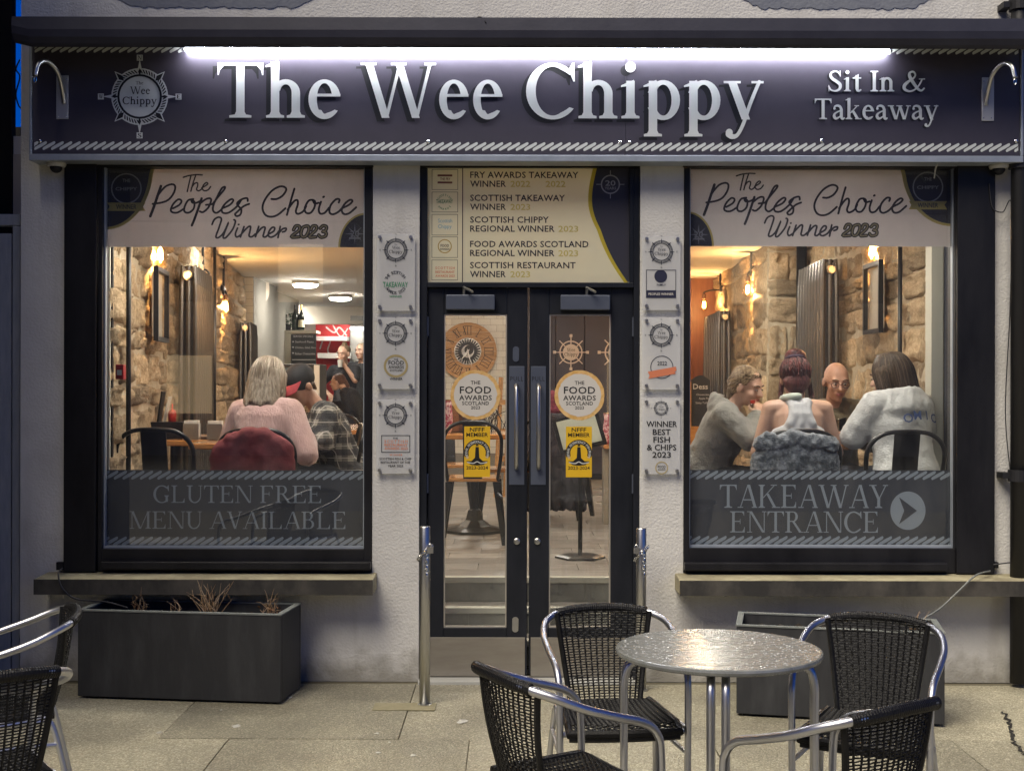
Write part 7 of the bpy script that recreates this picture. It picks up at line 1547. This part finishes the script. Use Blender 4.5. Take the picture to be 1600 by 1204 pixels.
# ------------------------------------------------------------------ rattan chairs
wick = mat('black_wicker', (.004, .004, .0045), .42, spec=.3, col2=(.009, .009, .0095), vs=60, bump=.3, bs=200)
def surf_back(u, v):
    hw = .145 + .05 * v; x = u * hw; z = .435 + .325 * v
    y = -.205 - .075 * v - .012 * math.sin(v * math.pi) ; y += (.02 + .02 * v) * (u * u)
    return Vector((x, y, z))
def surf_seat(u, v):
    x = u * (.215 - .03 * (1 - v)); y = -.20 + .43 * v; z = .437 - .022 * (1 - u * u) * math.sin(v * math.pi * .95) - .02 * max(0, v - .9) / .1
    return Vector((x, y, z))
def rattan_chair(label):
    t = thing('rattan_chair', label, 'chair', (0, 0, 0), 0, 'aluminium and black rattan pavement chairs')
    half = [(.245, .215, .0), (.248, .215, .30), (.25, .212, .53), (.252, .195, .595), (.257, .14, .635), (.266, .02, .667), (.268, -.10, .70), (.245, -.20, .735), (.18, -.27, .757), (.09, -.293, .766)]
    pts = half + [(0, -.297, .768)] + [(-a, b, c) for a, b, c in half[::-1]]
    m = MB(); m.tube(catmull(pts, 7), .0135, 12); m.build('arm_frame', alu, t, local=True, smooth=True)
    top = [(.19, -.263, .755), (.10, -.291, .765), (0, -.297, .768), (-.10, -.291, .765), (-.19, -.263, .755)]
    m = MB(); c = catmull(top, 22); m.tube(c, [.0185 + .0012 * (i % 2) for i in range(len(c))], 12); m.build('wrapped_rail', wick, t, local=True)
    for s_ in (1, -1):
        m = MB(); m.tube(catmull([(s_ * .205, -.13, .425), (s_ * .21, -.19, .40), (s_ * .225, -.25, .2), (s_ * .237, -.30, .0)], 6), .0125, 10); m.build('rear_leg', alu, t, local=True, smooth=True)
        m = MB(); m.tube([(s_ * .247, .212, .33), (s_ * .218, -.215, .33)], .009, 8); m.tube([(s_ * .247, .212, .415), (s_ * .207, -.17, .415)], .0105, 8); m.build('side_rail', alu, t, local=True)
    m = MB(); m.tube([(.247, .2, .405), (-.247, .2, .405)], .0105, 8); m.build('front_rail', alu, t, local=True)
    for s_ in (1, -1):
        m = MB()
        for p in ((s_ * .245, .215), (s_ * .237, -.30)): m.tube([(p[0], p[1], 0.0), (p[0], p[1], .018)], .016, 10)
        m.build('foot_cap', black, t, local=True)
    m = MB(); nv, nh = 15, 34
    for j in range(nv):
        u = -1 + 2 * j / (nv - 1); m.tube([surf_back(u, k / 14) + Vector((0, .0016 * (-1) ** (k + j), 0)) for k in range(15)], .0040, 5, sx=1.0)
    for k in range(nh):
        v = (k + .5) / nh; m.tube([surf_back(-1 + 2 * j / 22, v) + Vector((0, .0030 * (-1) ** (j + k), 0)) for j in range(23)], .0024, 4)
    for s_ in (-1, 1): m.tube([surf_back(s_, k / 14) for k in range(15)], .0115, 7)
    m.build('backrest', wick, t, local=True)
    m = MB(); nv, nh = 18, 46
    for j in range(nv):
        u = -1 + 2 * j / (nv - 1); m.tube([surf_seat(u, k / 14) for k in range(15)], .0042, 5)
    for k in range(nh):
        v = (k + .5) / nh; m.tube([surf_seat(-1 + 2 * j / 20, v) + Vector((0, 0, .0030 * (-1) ** (j + k))) for j in range(21)], .0036, 4)
    ed = [surf_seat(-1, v / 8) for v in range(9)] + [surf_seat(u / 4, 1) for u in range(-3, 5)] + [surf_seat(1, 1 - v / 8) for v in range(1, 9)]
    m.tube([p + Vector((0, 0, -.006)) for p in ed], .016, 8)
    for k in range(2): m.tube([surf_seat(-1 + 2 * j / 12, .985 - .0 * k) + Vector((0, .004, -.012 - .012 * k)) for j in range(13)], .013, 7)
    m.build('seat', wick, t, local=True)
    return t
CH0 = rattan_chair('x')
def place(o, x, D_, fx_, fy_, lab):   # facing (fx, fy); local forward is +Y
    o.location = (x, D_ - CD, 0.0); o.rotation_euler = (0, 0, math.atan2(fy_, fx_) - math.pi / 2); o['label'] = lab
CHAIRS = [(.355, 4.43, .12, -1, 'rattan chair between the door and the round table, facing the street'), (.165, 3.70, .88, .47, 'rattan chair side on with its woven back towards the twig filled planter'), (.845, 3.41, -.57, .82, 'rattan chair on the street side of the table with its back to the street'),
          (1.19, 4.27, -.41, -.91, 'rattan chair in front of the planter with the rusty withered plant'), (-1.78, 4.49, -.93, -.35, 'rattan chair nearest the twig filled planter with curved arm showing'), (-1.565, 3.74, -.62, .78, 'rattan chair cut by the picture edge with woven back seen from outside')]
CH0.scale = (.87, .82, .955)
for i, c in enumerate(CHAIRS): place(CH0 if i == 0 else dup(CH0), *c)
# ------------------------------------------------------------------ round bistro table
tt = thing('bistro_table', 'round wet metal bistro table among rattan chairs', 'table', (.650, 4.02 - CD, 0))
topm = mat('table_top_metal', (.31, .32, .305), .26, .3, col2=(.17, .18, .17), vs=7, stretch=(1, 4, 1), rvar=.2, bump=.03, bs=25)
m = MB(); m.lathe([(.0001, .700), (.312, .700), (.320, .704), (.322, .712), (.320, .719), (.315, .721), (.0001, .7215)], 72); m.build('table_top', topm, tt, local=True, bevel=0)
for a in (176, 352, 260.8, 80.8):
    m = MB(); M_ = Matrix.Rotation(R(a), 4, 'Z')
    for s_ in (-1, 1): m.tube(catmull([(.03, s_ * .022, .685), (.20, s_ * .022, .685), (.265, s_ * .022, .675), (.292, s_ * .022, .63), (.295, s_ * .022, .5), (.295, s_ * .022, .012)], 7), .0125, 10, M=M_)
    m.build('leg', alu, tt, local=True, smooth=True)
    m = MB(); m.tube([(.295, -.03, .0), (.295, .03, 0.0), ][:1] + [(.295, -.03, .012)], .016, 8, M=M_); m.tube([(.295, .03, .0), (.295, .03, .012)], .016, 8, M=M_); m.build('foot_cap', black, tt, local=True)
m = MB(); m.lathe([(.0001, .672), (.05, .672), (.05, .6995), (.0001, .6995)], 20); m.build('hub', black, tt, local=True)
water = mat('water_drop', (.55, .57, .57), .06, spec=.8); rs = random.Random(5); m = MB()
for i in range(1000):
    a = rs.uniform(0, 6.283); r_ = .31 * math.sqrt(rs.random()); s_ = rs.choice((.0012, .0018, .0025, .0034)); c = Vector((r_ * math.cos(a), r_ * math.sin(a), .7214))
    n_ = 6; vs = [c + Vector((s_ * math.cos(k * math.pi / 3) * rs.uniform(.8, 1.5), s_ * math.sin(k * math.pi / 3) * rs.uniform(.8, 1.3), 0)) for k in range(6)] + [c + Vector((0, 0, s_ * .55))]
    m.add(vs, [(k, (k + 1) % 6, 6) for k in range(6)])
wd_ = m.build('rain_drops', water, tt, local=True, smooth=True); wd_['kind'] = 'stuff'
